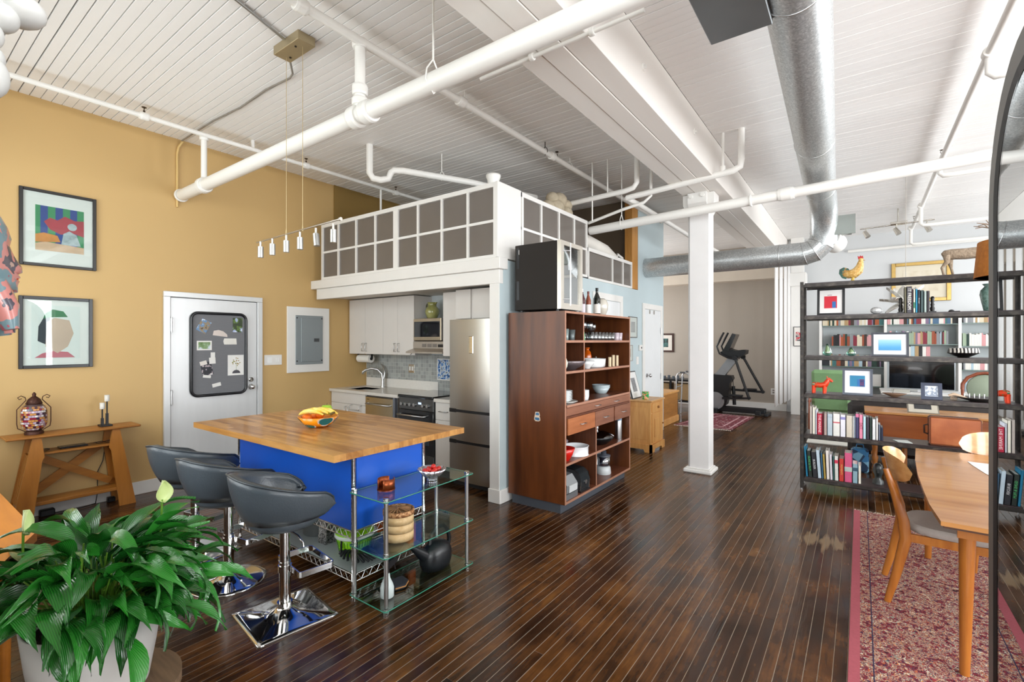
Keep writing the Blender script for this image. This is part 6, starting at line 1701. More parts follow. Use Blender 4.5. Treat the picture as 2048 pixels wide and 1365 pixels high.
ys = [(-.455, -.435, .31, '#1e7fa6', 'teal blue book at the far left of the lowest shelf', None, 4),
      (-.432, -.397, .27, '#1c2622', 'black book with green lettering on the lowest shelf', 'GUNS & FILM', 4),
      (-.394, -.352, .26, '#22232b', 'black book with white lettering right of the green lettered one', 'BUILDER', 4),
      (-.350, -.318, .285, '#c9dcea', 'pale blue white book leaning on the lowest shelf', None, 4),
      (-.316, -.300, .26, '#3f6f92', 'thin mid blue book between pale blue and ochre books', None, 3),
      (-.299, -.278, .25, '#b59a4e', 'ochre yellow book on the lowest shelf', None, 3),
      (-.276, -.247, .29, '#ece6e2', 'tall cream book leaning in the middle of the lowest shelf', None, 2),
      (-.245, -.222, .255, '#e3e0ea', 'white book with faint pink lettering on the lowest shelf', None, 2),
      (-.220, -.207, .24, '#3d6c68', 'thin teal green book on the lowest shelf', None, 1),
      (-.206, -.174, .245, '#e4e8e2', 'white book with a red block and green foot', None, 1),
      (-.171, -.130, .225, '#c9392f', 'red book with gold lettering on the lowest shelf', 'MOMENTS', 0),
      (-.126, -.063, .29, '#d65a86', 'thick tall pink book with small portrait on its spine', None, 0),
      (-.060, -.018, .19, '#8fb0bd', 'short grey blue book with dark ovals on the lowest shelf', None, 0),
      (-.014, .010, .18, '#eee9da', 'thin cream book at the right end of the lowest shelf row', None, 0)]
for x0, x1, h, c, lab, tx, le in ys:
    band = {'#e4e8e2': ('#d23c58', .7, .84), '#d65a86': ('#b9c7c2', .36, .52), '#8fb0bd': ('#2f5266', .62, .8)}.get(c)
    t = book(x0, x1, Z6, h, c, lab, txt=tx, tcol={'GUNS & FILM': '#58c878', 'MOMENTS': '#e8c06a'}.get(tx, '#e8e8ea'), tsize={'GUNS & FILM': .026, 'BUILDER': .026}.get(tx, .022), band=band, lean=R(-le * 1.0))
    if c == '#e4e8e2': b = MB(); b.box(x0 + .001, x1 - .001, 5.8292, 5.83, Z6 + .0, Z6 + .07); 
zz = Z2
tb = [(.342, .356, .245, '#6f6a50', 'thin olive book behind the thick dark book with white capitals', None), (.357, .396, .25, '#45424a', 'thick charcoal book lettered IT FREEDOM between the bookends', 'IT FREEDOM'),
      (.397, .404, .225, '#4a2634', 'thin maroon book right of the thick charcoal book', None), (.405, .421, .22, '#d8dcc8', 'pale cream and green book between the bookends', None), (.422, .437, .222, '#1d8fb8', 'bright turquoise blue book between the bookends', None),
      (.438, .456, .215, '#232a38', 'navy black book with small white lettering between the bookends', 'the novel'), (.457, .481, .208, '#33494b', 'dark slate green book between the bookends', None), (.482, .502, .2, '#a9bab6', 'pale grey green book between the bookends', None), (.503, .522, .2, '#362f36', 'dark brown book at the right bookend', None)]
for x0, x1, h, c, lab, tx in tb:
    book(x0, x1, zz, h, c, lab, y0=5.86, d=.15, txt=tx, tsize=.036 if tx == 'IT FREEDOM' else .014, band=('#3f7a5c', .2, .45) if c == '#d8dcc8' else None)
for s_, x in ((-1, .338), (1, .526)):
    t = thing('bookend', ('black carved figure bookend at the left of the small book row', 'black carved figure bookend at the right of the small book row')[s_ > 0], 'bookend', (x, 5.93, zz))
    b = MB(); b.box(x, x + s_ * .045, 5.88, 5.98, zz, zz + .012); obj('base', b, BLACK, t)
    b = MB(); b.lathe([(.02, .012), (.024, .04), (.016, .06), (.021, .075), (.014, .09), (.019, .105), (.017, .12), (.021, .135), (.012, .15), (0, .153)], (x + s_ * .022, 5.93, zz), 14, sx=.8); obj('figure', b, paint('#15110f', .35, var=.2, bump=.5, bscale=60), t)
# framed pictures on the shelves
def easel(name, label, x0, x1, z, h, fw, fcol, draw, tilt=8, y=5.9, mcol='#dfe1e6', yaw=0):
    t = thing(name, label, 'picture', ((x0 + x1) / 2, y, z))
    w = x1 - x0; cx = (x0 + x1) / 2
    T = Matrix.Translation((cx, y, z)) @ Matrix.Rotation(R(-tilt), 4, 'X')
    def bb(nm, mat, *a, par=t):
        m = MB(); m.box(*a); m.xf(T); return obj(nm, m, mat, par)
    m = MB()
    for q in ((-w / 2, -w / 2 + fw, 0, .015, 0, h), (w / 2 - fw, w / 2, 0, .015, 0, h), (-w / 2 + fw, w / 2 - fw, 0, .015, 0, fw), (-w / 2 + fw, w / 2 - fw, 0, .015, h - fw, h)): m.box(*q)
    m.xf(T); obj('frame', m, fcol, t)
    bb('mount', paint(mcol, .7, var=.01), -w / 2 + fw, w / 2 - fw, .006, .012, fw, h - fw)
    for nm, mat, a0, a1, c0, c1 in draw: bb(nm, mat, a0 * w, a1 * w, .004 if nm == 'print' else .0025, .0062, c0 * h, c1 * h)
    m = MB(); m.bar((cx, y + .03 + h * .6 * math.tan(R(tilt)), z + h * .6), (cx, y + .03 + h * .4, z + .003), .03, .004, up=(1, 0, 0)); obj('easel_back', m, BLACK, t)
    return t
REDP = paint('#d22a3a', .6); BLUEP = paint('#2c6db0', .6, var=.12, scale=12); TEALP = paint('#2a86a8', .6, var=.1)
easel('framed_print', 'black framed red square print with a blue block on the second shelf', -.363, -.124, LV[1] + .001, .285, .022, BLACK, [('print', paint('#cc2436', .6, var=.06), -.24, .22, .26, .70), ('blue_block', BLUEP, .05, .18, .27, .5), ('top_line', paint('#7c2436', .6), -.12, .04, .73, .745)], mcol='#e4e2e0')
easel('framed_print', 'dark framed blue seascape photograph on the third shelf', .09, .378, LV[2] + .001, .235, .018, paint('#3a3d48', .4), [('print', ramp_mat('seascape', [(0, '#2f78b4'), (.45, '#4f9fd2'), (.7, '#8fc8e4'), (1, '#c8dfec')], 'sep', 1, .5, const=False, stretch=(1, 1, 5), grad=2), -.3, .3, .25, .7)])
easel('framed_print', 'grey framed print of blue squares with a red block on the fourth shelf', -.145, .102, LV[3] + .001, .265, .02, paint('#4c5260', .4), [('print', paint('#2c82ac', .6, var=.1), -.25, .25, .32, .74), ('blue_block', BLUEP, .0, .24, .33, .6), ('red_block', REDP, .08, .22, .33, .6)], tilt=10, mcol='#e4e4ea')
easel('framed_photograph', 'small navy framed photograph in front of the television on the fourth shelf', .462, .612, LV[3] + .001, .155, .028, paint('#343c52', .4), [('print', ramp_mat('snap', [(0, '#8d97a8'), (.5, '#cfd6e0'), (.6, '#eef0f4')], 'noise', 40, .5), -.3, .3, .2, .8)], tilt=14, y=5.86)
# ornaments
def orn(name, label, cat, loc): return thing(name, label, cat, loc)
t = orn('rooster', 'painted wooden rooster with green tail and red comb on the top shelf', 'figurine', (-.07, 5.93, LV[0]))
z0 = LV[0]
RB = ramp_mat('rooster', [(0, '#5c4416'), (.35, '#c79a4e'), (.5, '#dcb877'), (.66, '#8c5a22'), (.75, '#e4cf9c')], 'noise', 42, .5)
b = MB(); b.tube([(-.135, 5.93, z0 + .075), (-.10, 5.93, z0 + .075), (-.05, 5.93, z0 + .08), (-.015, 5.93, z0 + .11), (.0, 5.93, z0 + .155), (.005, 5.93, z0 + .19), (.008, 5.93, z0 + .215)], [.022, .04, .048, .045, .032, .024, .017], 14); obj('body', b, RB, t)
b = MB(); b.prism([(-.115, z0 + .03), (-.15, z0 + .045), (-.175, z0 + .09), (-.17, z0 + .13), (-.135, z0 + .15), (-.095, z0 + .135), (-.08, z0 + .1)], 5.918, 5.942, 'Y'); obj('tail', b, ramp_mat('tail', [(0, '#163c34'), (.5, '#1f5a48'), (.6, '#b07a34')], 'noise', 30, .5), t)
b = MB(); b.prism([(-.015, z0 + .222), (-.02, z0 + .255), (-.005, z0 + .245), (.003, z0 + .26), (.012, z0 + .247), (.022, z0 + .256), (.028, z0 + .225)], 5.924, 5.936, 'Y'); b.prism([(.018, z0 + .205), (.028, z0 + .17), (.015, z0 + .165)], 5.924, 5.936, 'Y'); obj('comb', b, paint('#b01418', .5), t)['kind'] = 'stuff'
b = MB(); b.ell((.008, 5.93, z0 + .215), .02, .016, .018, 12, 8); obj('head', b, RB, t)
b = MB(); b.cyl((.022, 5.93, z0 + .212), (.042, 5.93, z0 + .205), .007, .001, n=8); obj('beak', b, paint('#a8801e', .5), t)
for yy in (5.915, 5.945):
    b = MB(); b.cyl((-.055, yy, z0 + .04), (-.062, yy, z0 + .002), .012, .016, n=8); b.box(-.085, -.035, yy - .012, yy + .012, z0, z0 + .006); obj('leg', b, paint('#cfae4a', .5), t)
t = orn('deer', 'rough grey brown papier mache stag standing on the top shelf', 'figurine', (.80, 5.95, LV[0]))
DM = paint('#9c8a76', .9, var=.25, scale=40, bump=1.0, bscale=55)
b = MB(); b.tube([(.615, 5.95, z0 + .20), (.63, 5.95, z0 + .205), (.68, 5.95, z0 + .20), (.78, 5.95, z0 + .195), (.87, 5.95, z0 + .2), (.93, 5.95, z0 + .215), (.965, 5.95, z0 + .27), (.985, 5.95, z0 + .33)], [.016, .035, .048, .05, .05, .045, .03, .024], 14)
b.tube([(.985, 5.95, z0 + .33), (1.0, 5.95, z0 + .35), (1.04, 5.95, z0 + .345), (1.07, 5.95, z0 + .335)], [.024, .03, .022, .013], 12); obj('body', b, DM, t)
for (x, y, kn) in ((.645, 5.925, -.02), (.67, 5.975, .025), (.89, 5.925, 0), (.91, 5.975, .01)):
    b = MB(); b.tube([(x, y, z0 + .19), (x + .005, y, z0 + .13), (x + kn - .012, y, z0 + .075), (x + kn, y, z0 + .015), (x + kn + .008, y, z0)], [.03, .022, .011, .009, .013], 10); obj('leg', b, DM, t)
for s_ in (-1, 1):
    b = MB(); b.tube([(.99, 5.95 + s_ * .015, z0 + .37), (.96, 5.95 + s_ * .04, z0 + .41), (.90, 5.95 + s_ * .07, z0 + .435), (.84, 5.95 + s_ * .075, z0 + .45)], [.008, .007, .006, .003], 7)
    b.tube([(.93, 5.95 + s_ * .055, z0 + .425), (.90, 5.95 + s_ * .07, z0 + .47)], [.005, .003], 6); b.tube([(.90, 5.95 + s_ * .07, z0 + .435), (.85, 5.95 + s_ * .06, z0 + .425)], [.005, .003], 6); obj('antler', b, paint('#8a7868', .9), t)
    b = MB(); b.ell((.985, 5.95 + s_ * .035, z0 + .365), .012, .02, .01, 8, 6); obj('ear', b, DM, t)
b = MB(); b.ell((.13, 5.9, LV[1] + .035), .05, .035, .035, 18, 10); single('glass_lump', b, paint('#d4d9da', .05, .3, var=.35, scale=30, coat=.8), 'clear faceted glass lump on the second shelf', 'ornament')
t = orn('tall_vase', 'mottled green waisted vase on the second shelf behind the mirror edge', 'vase', (.945, 5.95, LV[1]))
b = MB(); b.lathe([(.04, 0), (.045, .005), (.06, .08), (.072, .15), (.066, .19), (.045, .215), (.04, .225), (.055, .245), (.05, .245), (.034, .222), (0, .2)], (.94, 5.95, LV[1]), 26); obj('body', b, ramp_mat('verdigris', [(0, '#3c5a4a'), (.45, '#5f8076'), (.6, '#7d9a94'), (.7, '#4a685a')], 'noise', 40, .35, const=False), t)
b = MB(); b.cyl((.66, 5.95, LV[1]), (.74, 5.95, LV[1] + .0), .012, n=8); b.ell((.68, 5.93, LV[1] + .012), .02, .01, .012, 8, 6); single('small_black_trinket', b, BLACK, 'tiny black trinket lying on the second shelf right of the bookend', 'ornament')
for k, (x, h, lab) in enumerate(((-.272, .12, 'taller green and clear glass bud vase on the third shelf'), (-.073, .085, 'squat green and clear glass bud vase on the third shelf'))):
    t = orn('glass_bud_vase', lab, 'vase', (x, 5.9, LV[2]))
    b = MB(); b.lathe([(.02, 0), (.04, .015), (.04, .04), (.022, h * .75), (.012, h), (0, h)], (x, 5.9, LV[2]), 20); obj('clear_shell', b, glass('bud_glass%d' % k, '#c9f0e4', alpha=.25), t)
    b = MB(); b.lathe([(0, .02), (.024, .03), (.024, .045), (.013, h * .75), (0, h * .9)], (x, 5.9, LV[2]), 16); obj('green_core', b, paint('#8a9a14', .1, coat=.8), t)
t = orn('patterned_bowl', 'black and white geometric patterned bowl on the third shelf', 'bowl', (.80, 5.93, LV[2]))
b = MB(); b.lathe([(.04, 0), (.042, .004), (.11, .04), (.112, .044)], (.76, 5.93, LV[2]), 12, smooth=False); obj('black_base', b, paint('#141314', .3), t)
b = MB(); b.lathe([(.112, .044), (.10, .085), (.095, .085), (.1, .05), (0, .02)], (.76, 5.93, LV[2]), 12, smooth=False); obj('patterned_rim', b, ramp_mat('zigzag', [(0, '#1b191a'), (.47, '#e4dfd6'), (.56, '#1b191a'), (.62, '#ddd8d0')], 'wave', 11, .5, stretch=(1.2, 1, 2)), t)
t = orn('dala_horse', 'orange red painted wooden horse on the fourth shelf', 'figurine', (-.33, 5.92, LV[3]))
HZ = LV[3] + .001
RH = ramp_mat('horse', [(0, '#d8401c'), (.58, '#e4501e'), (.62, '#3f7a5c'), (.68, '#e8dcc0'), (.72, '#d8401c')], 'noise', 26, .3)
b = MB(); b.tube([(-.405, 5.92, HZ + .085), (-.38, 5.92, HZ + .085), (-.33, 5.92, HZ + .08), (-.29, 5.92, HZ + .09), (-.272, 5.92, HZ + .125), (-.265, 5.92, HZ + .145)], [.02, .03, .027, .03, .022, .016], 12); b.tube([(-.27, 5.92, HZ + .15), (-.245, 5.92, HZ + .135), (-.228, 5.92, HZ + .12)], [.018, .014, .011], 10); obj('body', b, RH, t)
for x, y in ((-.395, 5.905), (-.385, 5.935), (-.3, 5.905), (-.29, 5.935)):
    b = MB(); b.cyl((x, y, HZ + .075), (x - .003, y, HZ), .015, .011, n=10); obj('leg', b, paint('#dd4018', .3), t)
for y in (5.91, 5.93):
    b = MB(); b.cyl((-.275, y, HZ + .155), (-.277, y, HZ + .178), .006, .002, n=6); obj('ear', b, paint('#dd4018', .3), t)
t = orn('boat_bowl', 'small brown boat shaped bowl on the fourth shelf', 'bowl', (.27, 5.92, LV[3]))
b = MB(); b.lathe([(.02, 0), (.03, .004), (.07, .025), (.085, .036), (.08, .037), (.05, .018), (0, .01)], (.27, 5.92, HZ), 26, sy=.55, sx=1.15); obj('hull', b, wood('#4a2c1c', '#a08068', 'X', .35, 4), t)
b = MB(); b.cyl((.25, 5.92, HZ + .01), (.265, 5.92, HZ + .075), .002, n=5); obj('pin', b, BLACK, t)
t = orn('shallow_dish', 'flat dark dish with pale rim pattern at the right of the fourth shelf', 'dish', (.88, 5.95, LV[3]))
b = MB(); b.lathe([(.05, 0), (.06, .003), (.14, .028), (.15, .034), (.145, .036), (.06, .01), (0, .008)], (.86, 5.93, HZ), 30, sx=1.1, sy=.9); obj('body', b, paint('#4a4644', .3, .4, var=.3, scale=30), t)
for k in range(6):
    b = MB(); x = .775 + k * .033; b.cyl((x, 6.0, HZ + .015), (x, 6.0, HZ + .06), .006, n=8); obj('peg', b, BRUSHED, t)
b = MB()
for k in range(4): b.cyl((.68 + k * .012, 5.97, HZ), (.685 + k * .012, 5.97, HZ + .035), .005, n=6)
b.tube([(.665, 5.97, HZ + .035), (.70, 5.97, HZ + .05), (.75, 5.97, HZ + .035), (.79, 5.97, HZ + .02)], [.012, .014, .01, .005], 8); t = single('carved_animal', b, paint('#d3b79c', .6, var=.1), 'small pale carved animal lying left of the flat dish', 'figurine')
t['kind'] = 'stuff'
cs = thing('leather_case', 'tan leather suitcase standing upright on the fifth shelf', 'suitcase', (.695, 5.93, LV[4]))
LT = ramp_mat('tan_leather', [(0, '#7e4022'), (.45, '#a35a34'), (.7, '#b87044'), (1, '#8c4a2a')], 'noise', 7, .38, const=False, detail=5)
cz = LV[4] + .001
b = MB(); b.box(.518, .875, 5.86, 5.925, cz, cz + .262, .014); obj('front_shell', b, LT, cs)
b = MB(); b.box(.518, .875, 5.928, 5.995, cz, cz + .262, .014); obj('rear_shell', b, paint('#4a2a1c', .4, var=.1), cs)
b = MB(); b.tube([(p[0], 5.8605, p[1]) for p in rrect(.522, .871, cz + .004, cz + .258, .016, 4)], .003, 6, closed=True); obj('stitched_edge', b, paint('#6b3a22', .5), cs)
b = MB(); b.tube([(.518, 5.92, cz + .09), (.49, 5.92, cz + .1), (.488, 5.92, cz + .17), (.518, 5.92, cz + .18)], .008, 8); obj('handle', b, paint('#3a2218', .4), cs)
for zc_ in (.04, .225):
    b = MB(); b.box(.875, .882, 5.9, 5.94, cz + zc_, cz + zc_ + .02); obj('clasp', b, paint('#c9a86a', .3, .9), cs)
b = MB(); b.prism([(.256, 5.93), (.29, 5.83), (.40, 5.82), (.37, 5.97)], Z5, Z5 + .004, 'Z'); single('booklet', b, paint('#d5dcd8', .5, var=.08, scale=40), 'thin pale booklet lying flat on the fifth shelf left of the suitcase', 'booklet')
t = orn('stone_head', 'black stone head sculpture on the lowest shelf', 'sculpture', (.145, 5.95, LV[5]))
b = MB(); b.lathe([(.055, 0), (.05, .03), (.03, .055), (.034, .08), (.045, .11), (.047, .15), (.038, .185), (.018, .2), (0, .203)], (.145, 5.95, Z6), 22, sx=.9); obj('head', b, paint('#1f2526', .3, var=.3, scale=20), t)
b = MB(); b.prism([(5.91, Z6 + .15), (5.885, Z6 + .115), (5.91, Z6 + .11)], .137, .153, 'X'); obj('nose', b, paint('#1f2526', .3, var=.3), t)

# ------------------------------------------------------------------ rug, dining table, chairs, lamp, mirror
rm, N, L, pb = base('persian_rug', .95, 0, .1)
tc = N.new('ShaderNodeTexCoord'); mp = N.new('ShaderNodeMapping'); L.new(tc.outputs['Object'], mp.inputs[0])
vo = N.new('ShaderNodeTexVoronoi'); vo.inputs['Scale'].default_value = 46; L.new(mp.outputs[0], vo.inputs['Vector'])
nz = N.new('ShaderNodeTexNoise'); nz.inputs['Scale'].default_value = 30; nz.inputs['Detail'].default_value = 6; nz.inputs['Distortion'].default_value = 2.2; L.new(mp.outputs[0], nz.inputs['Vector'])
n3 = N.new('ShaderNodeTexNoise'); n3.inputs['Scale'].default_value = 4.5; n3.inputs['Detail'].default_value = 2; L.new(mp.outputs[0], n3.inputs['Vector'])
sp3 = N.new('ShaderNodeSeparateColor'); L.new(vo.outputs['Color'], sp3.inputs[0])
cr = N.new('ShaderNodeValToRGB'); cr.color_ramp.interpolation = 'CONSTANT'
stops = [(0, '#221d28'), (.22, '#7c2c34'), (.31, '#24304a'), (.37, '#b0583a'), (.42, '#a8a090'), (.47, '#7c2c38'), (.51, '#2f4a58'), (.55, '#c07a44'), (.59, '#c9c4b4'), (.64, '#24202c'), (.68, '#96303e'), (.75, '#7c9488'), (.82, '#c06a4a')]
els = cr.color_ramp.elements
while len(els) < len(stops): els.new(.5)
for e, (p, c) in zip(els, stops): e.position = p; e.color = lin(c)
ml = N.new('ShaderNodeMath'); ml.operation = 'MULTIPLY_ADD'; ml.inputs[1].default_value = .45; L.new(sp3.outputs[0], ml.inputs[0])
m2 = N.new('ShaderNodeMath'); m2.operation = 'MULTIPLY_ADD'; m2.inputs[1].default_value = .9; m2.inputs[2].default_value = -.18; L.new(nz.outputs['Fac'], m2.inputs[0]); L.new(m2.outputs[0], ml.inputs[2])
L.new(ml.outputs[0], cr.inputs[0])
mx = N.new('ShaderNodeMix'); mx.data_type = 'RGBA'; mx.blend_type = 'MIX'; mx.inputs[7].default_value = lin('#a85044')
c2 = N.new('ShaderNodeMath'); c2.operation = 'MULTIPLY'; c2.inputs[1].default_value = .12; L.new(n3.outputs['Fac'], c2.inputs[0]); L.new(c2.outputs[0], mx.inputs[0]); L.new(cr.outputs[0], mx.inputs[6])
L.new(mx.outputs[2], pb.inputs['Base Color'])
rg = thing('area_rug', 'large red and blue persian rug under the dining table', 'rug', (1.1, 3.7, 0))
b = MB(); b.box(.0, 2.3, 2.1, 5.36, .001, .011); obj('pile', b, rm, rg)
PKR = paint('#a5505a', .95, var=.08, scale=60)
b = MB(); b.box(-.045, .0, 2.1, 5.36, .001, .012); obj('selvedge', b, PKR, rg)
NAV = paint('#2a2342', .95)
for x in (.05,):
    b = MB(); b.box(x, x + (.005 if x < .3 else .009), 2.1, 5.36, .0112, .0118); obj('border_line', b, NAV, rg)
b = MB()
for k in range(330):
    x = -.04 + k * 2.33 / 330; a = rnd.uniform(-.015, .015); b.bar((x, 5.36, .005), (x + a, 5.36 + rnd.uniform(.03, .06), .003), .004, .003)
g = obj('fringe', b, paint('#d8cdb8', .9), rg); g['kind'] = 'stuff'
TW = wood('#96602f', '#bf8a52', 'X', .25, 1.6, coat=.2, fine=12)
dt = thing('dining_table', 'mid century dining table with tapered legs and boat shaped oak top', 'table', (.85, 3.75, .011))
tz = .75
top = [(.335, 4.655), (.30, 4.2), (.28, 3.75), (.275, 3.35), (.275, 3.1), (.29, 2.835), (1.40, 2.80), (1.45, 3.7), (1.40, 4.655)]
b = MB(); b.prism(top, tz - .02, tz, 'Z'); obj('table_top', b, TW, dt)
b = MB(); b.prism([(p[0] + (.012 if p[0] < .8 else -.012), p[1] + (.012 if p[1] < 3.5 else -.012)) for p in top], tz - .032, tz - .02, 'Z'); obj('under_bevel', b, paint('#4a2a16', .4), dt)
LW = wood('#8a4c1c', '#b8742f', 'Z', .25, 2.4, coat=.2)
b = MB(); b.box(.36, 1.32, 2.965, 2.985, tz - .1, tz - .033); b.box(.36, 1.32, 4.5, 4.52, tz - .1, tz - .033); b.box(.38, .40, 2.98, 4.5, tz - .1, tz - .033); b.box(1.28, 1.30, 2.98, 4.5, tz - .1, tz - .033); obj('apron', b, LW, dt)['kind'] = 'stuff'
for x, y, sx_ in ((.40, 3.01, 1), (.40, 4.48, 1), (1.28, 3.01, -1), (1.28, 4.48, -1)):
    b = MB(); b.cyl((x, y, tz - .033), (x - .01 * sx_, y + (.0), .012), .032, .019, n=18); obj('leg', b, LW, dt)
SEAT = paint('#a39a94', .9, var=.06, scale=60, bump=.2, bscale=300)
def dchair(x, y, rz, label):
    t = thing('dining_chair', label, 'chair', (x, y, .012), 'mid century dining chairs')
    ox, oy = x, y
    def P(a, b_, c): return (ox + a, oy + b_, c)
    # faces +x: seat from -.2 to +.22
    b = MB(); pr = []
    n_ = 20; vs = []
    for z, sc_ in ((.435, .96), (.45, 1.0), (.468, .99), (.48, .92)):
        for k in range(n_):
            a = 2 * PI * k / n_; ca, sa = math.cos(a), math.sin(a)
            ex = abs(ca) ** .6 * (1 if ca > 0 else -1); ey = abs(sa) ** .6 * (1 if sa > 0 else -1)
            vs.append(P(.005 + .215 * ex * sc_, .215 * ey * sc_ * (1 + .06 * ex), z))
    b.add(vs, [(i * n_ + k, i * n_ + (k + 1) % n_, (i + 1) * n_ + (k + 1) % n_, (i + 1) * n_ + k) for i in range(3) for k in range(n_)], True)
    b.add(vs[-n_:], [tuple(range(n_))], True); obj('seat', b, SEAT, t)
    b = MB()
    for s_ in (-1, 1): b.bar(P(-.21, s_ * .185, .41), P(.2, s_ * .2, .41), .022, .045)
    b.bar(P(.2, -.2, .41), P(.2, .2, .41), .022, .045); b.bar(P(-.2, -.185, .41), P(-.2, .185, .41), .022, .045); obj('seat_rail', b, LW, t)['kind'] = 'stuff'
    for s_ in (-1, 1):
        b = MB(); pts = [P(-.30, s_ * .2, .012), P(-.255, s_ * .195, .2), P(-.215, s_ * .19, .4), P(-.225, s_ * .185, .5), P(-.265, s_ * .18, .66), P(-.305, s_ * .172, .79)]
        b.tube(pts, [.017, .024, .03, .028, .022, .016], 8, ry=.019, up=(1, 0, 0)); obj('rear_leg', b, LW, t)
        b = MB(); b.cyl(P(.20, s_ * .2, .41), P(.235, s_ * .225, .012), .021, .013, n=12); obj('front_leg', b, LW, t)
    n_ = 22; rows = 6; pts = []
    for i in range(rows):
        v = i / (rows - 1)
        for k in range(n_ + 1):
            u = -1 + 2 * k / n_
            hh = .08 * math.sqrt(max(0, 1 - abs(u) ** 3.2)) + .004
            z = .795 + (v * 2 - 1) * hh
            pts.append(P(-.30 + .11 * abs(u) ** 2 - (z - .795) * .2, u * .25, z))
    b = MB(); b.grid(pts, rows, n_ + 1, -.014); obj('backrest', b, wood('#9a5a26', '#d3a168', 'Y', .2, 2, coat=.3), t)
    t.rotation_euler = (0, 0, R(rz)); return t
dchair(.43, 3.785, 0, 'dining chair with curved wooden back at the left side of the table')
dchair(.84, 4.605, -90, 'dining chair with pale curved back at the far end of the table')
b = MB(); b.prism([(.575, 4.33), (.585, 4.2), (.61, 4.0), (.64, 3.86), (.60, 3.72), (.85, 3.7), (.95, 4.3)], tz + .0005, tz + .003, 'Z'); single('placemat', b, ramp_mat('placemat', [(0, '#c94a40'), (.32, '#e6e4e0'), (.62, '#efeeec'), (.72, '#c8ccd0')], 'noise', 9, .5, const=False), 'white magazine with a red edge lying on the dining table', 'magazine')
b = MB(); b.lathe([(.035, 0), (.045, .01), (.05, .14), (.047, .14), (.04, .012), (0, .01)], (.64, 4.4, tz + .001), 22); 
ls = thing('hanging_lampshade', 'orange fabric drum lampshade hanging over the dining table', 'lamp', (.915, 4.62, 2.0))
SHM = ramp_mat('shade', [(0, '#8a5218'), (.5, '#b06a22'), (1, '#c98234')], 'noise', 40, .85, const=False)
b = MB(); b.lathe([(.285, 1.99), (.265, 2.235), (.262, 2.235), (.282, 1.99)], (.93, 4.62, 0), 40); obj('shade', b, SHM, ls)
b = MB(); b.lathe([(.281, 1.992), (.0, 1.995)], (.93, 4.62, 0), 40); obj('diffuser', b, WHITE, ls)
b = MB(); b.cyl((.93, 4.62, 2.0), (.93, 4.62, HC), .004, n=6); b.cyl((.93, 4.62, 2.05), (.93, 4.62, 2.12), .02, n=10); obj('cord', b, BLACK, ls)

mi = thing('floor_mirror', 'tall dark framed mirror with rounded top at the right edge of the room', 'mirror', (.34, 1.5, 0))
MX = .325
a0, a1, zt, rr = .95, 2.06, 2.315, .39
out = [(a0, .0), (a1, .0)] + [(a1 - rr + rr * math.cos(R(q)), zt - rr + rr * math.sin(R(q))) for q in range(0, 91, 9)] + [(a0 + rr + rr * math.cos(R(q)), zt - rr + rr * math.sin(R(q))) for q in range(90, 181, 9)]
def inset(poly, d):
    cx_, cz_ = (a0 + a1) / 2, zt / 2
    o2 = []
    n_ = len(poly)
    for k in range(n_):
        p0, p1, p2 = Vector(poly[k - 1]), Vector(poly[k]), Vector(poly[(k + 1) % n_])
        e1, e2 = (p1 - p0).normalized(), (p2 - p1).normalized(); n1, n2 = Vector((-e1.y, e1.x)), Vector((-e2.y, e2.x)); nn = (n1 + n2).normalized(); o2.append(tuple(p1 + nn * d / max(.4, nn.dot(n1))))
    return o2
inn = inset(out, .075)
fm = MB(); n_ = len(out)
for A, B_, x0, x1 in ((out, inn, MX - .004, MX + .045),):
    vs = [(x0, p[0], p[1]) for p in A] + [(x0, p[0], p[1]) for p in B_] + [(x1, p[0], p[1]) for p in A] + [(x1, p[0], p[1]) for p in B_]
    fs = []
    for k in range(n_):
        j = (k + 1) % n_
        fs += [(k, n_ + k, n_ + j, j), (2 * n_ + k, 2 * n_ + j, 3 * n_ + j, 3 * n_ + k), (k, j, 2 * n_ + j, 2 * n_ + k), (n_ + j, n_ + k, 3 * n_ + k, 3 * n_ + j)]
    fm.add(vs, fs)
obj('frame', fm, paint('#6b6965', .4, .2), mi)
in2 = inset(out, .098); 
lm = MB(); vs = [(MX - .006, p[0], p[1]) for p in inn] + [(MX - .0012, p[0], p[1]) for p in in2]; lm.add(vs, [(k, n_ + k, n_ + (k + 1) % n_, (k + 1) % n_) for k in range(n_)]); obj('inner_lip', lm, BLACK, mi)
b = MB(); b.prism(inn, MX, MX + .004, 'X'); mm = paint('#c9ced0', .01, 1.0, var=0); obj('mirror_glass', b, mm, mi)
b = MB(); b.prism(inset(out, .01), MX + .046, MX + .05, 'X'); obj('backing', b, BLACK, mi)
# ------------------------------------------------------------------ office behind the bookshelf
dk = thing('drop_leaf_table', 'long oak drop leaf table with turned legs behind the black bookshelf', 'table', (1.0, 7.05, 0))
TEAK = wood('#7a3a10', '#b0602a', 'X', .3, 1.8, fine=10)
b = MB(); b.box(.04, 2.4, 6.81, 7.36, .725, .75, .004); obj('table_top', b, wood('#b07238', '#d9a468', 'X', .2, 1.8), dk)
b = MB(); b.box(.045, 2.4, 6.80, 6.82, .42, .722, .003); obj('front_leaf', b, TEAK, dk)
for x, y in ((.14, 6.98), (.14, 7.26), (2.2, 6.98), (2.2, 7.26)):
    b = MB(); b.lathe([(.022, 0), (.03, .02), (.02, .05), (.032, .09), (.02, .12), (.026, .16), (.034, .2), (.02, .24), (.026, .28), (.032, .45), (.032, .724)], (x, y, 0), 16); obj('leg', b, LW, dk)
b = MB(); b.cyl((.42, 7.2, 0), (.42, 7.2, .724), .025, n=12); obj('leg', b, LW, dk)
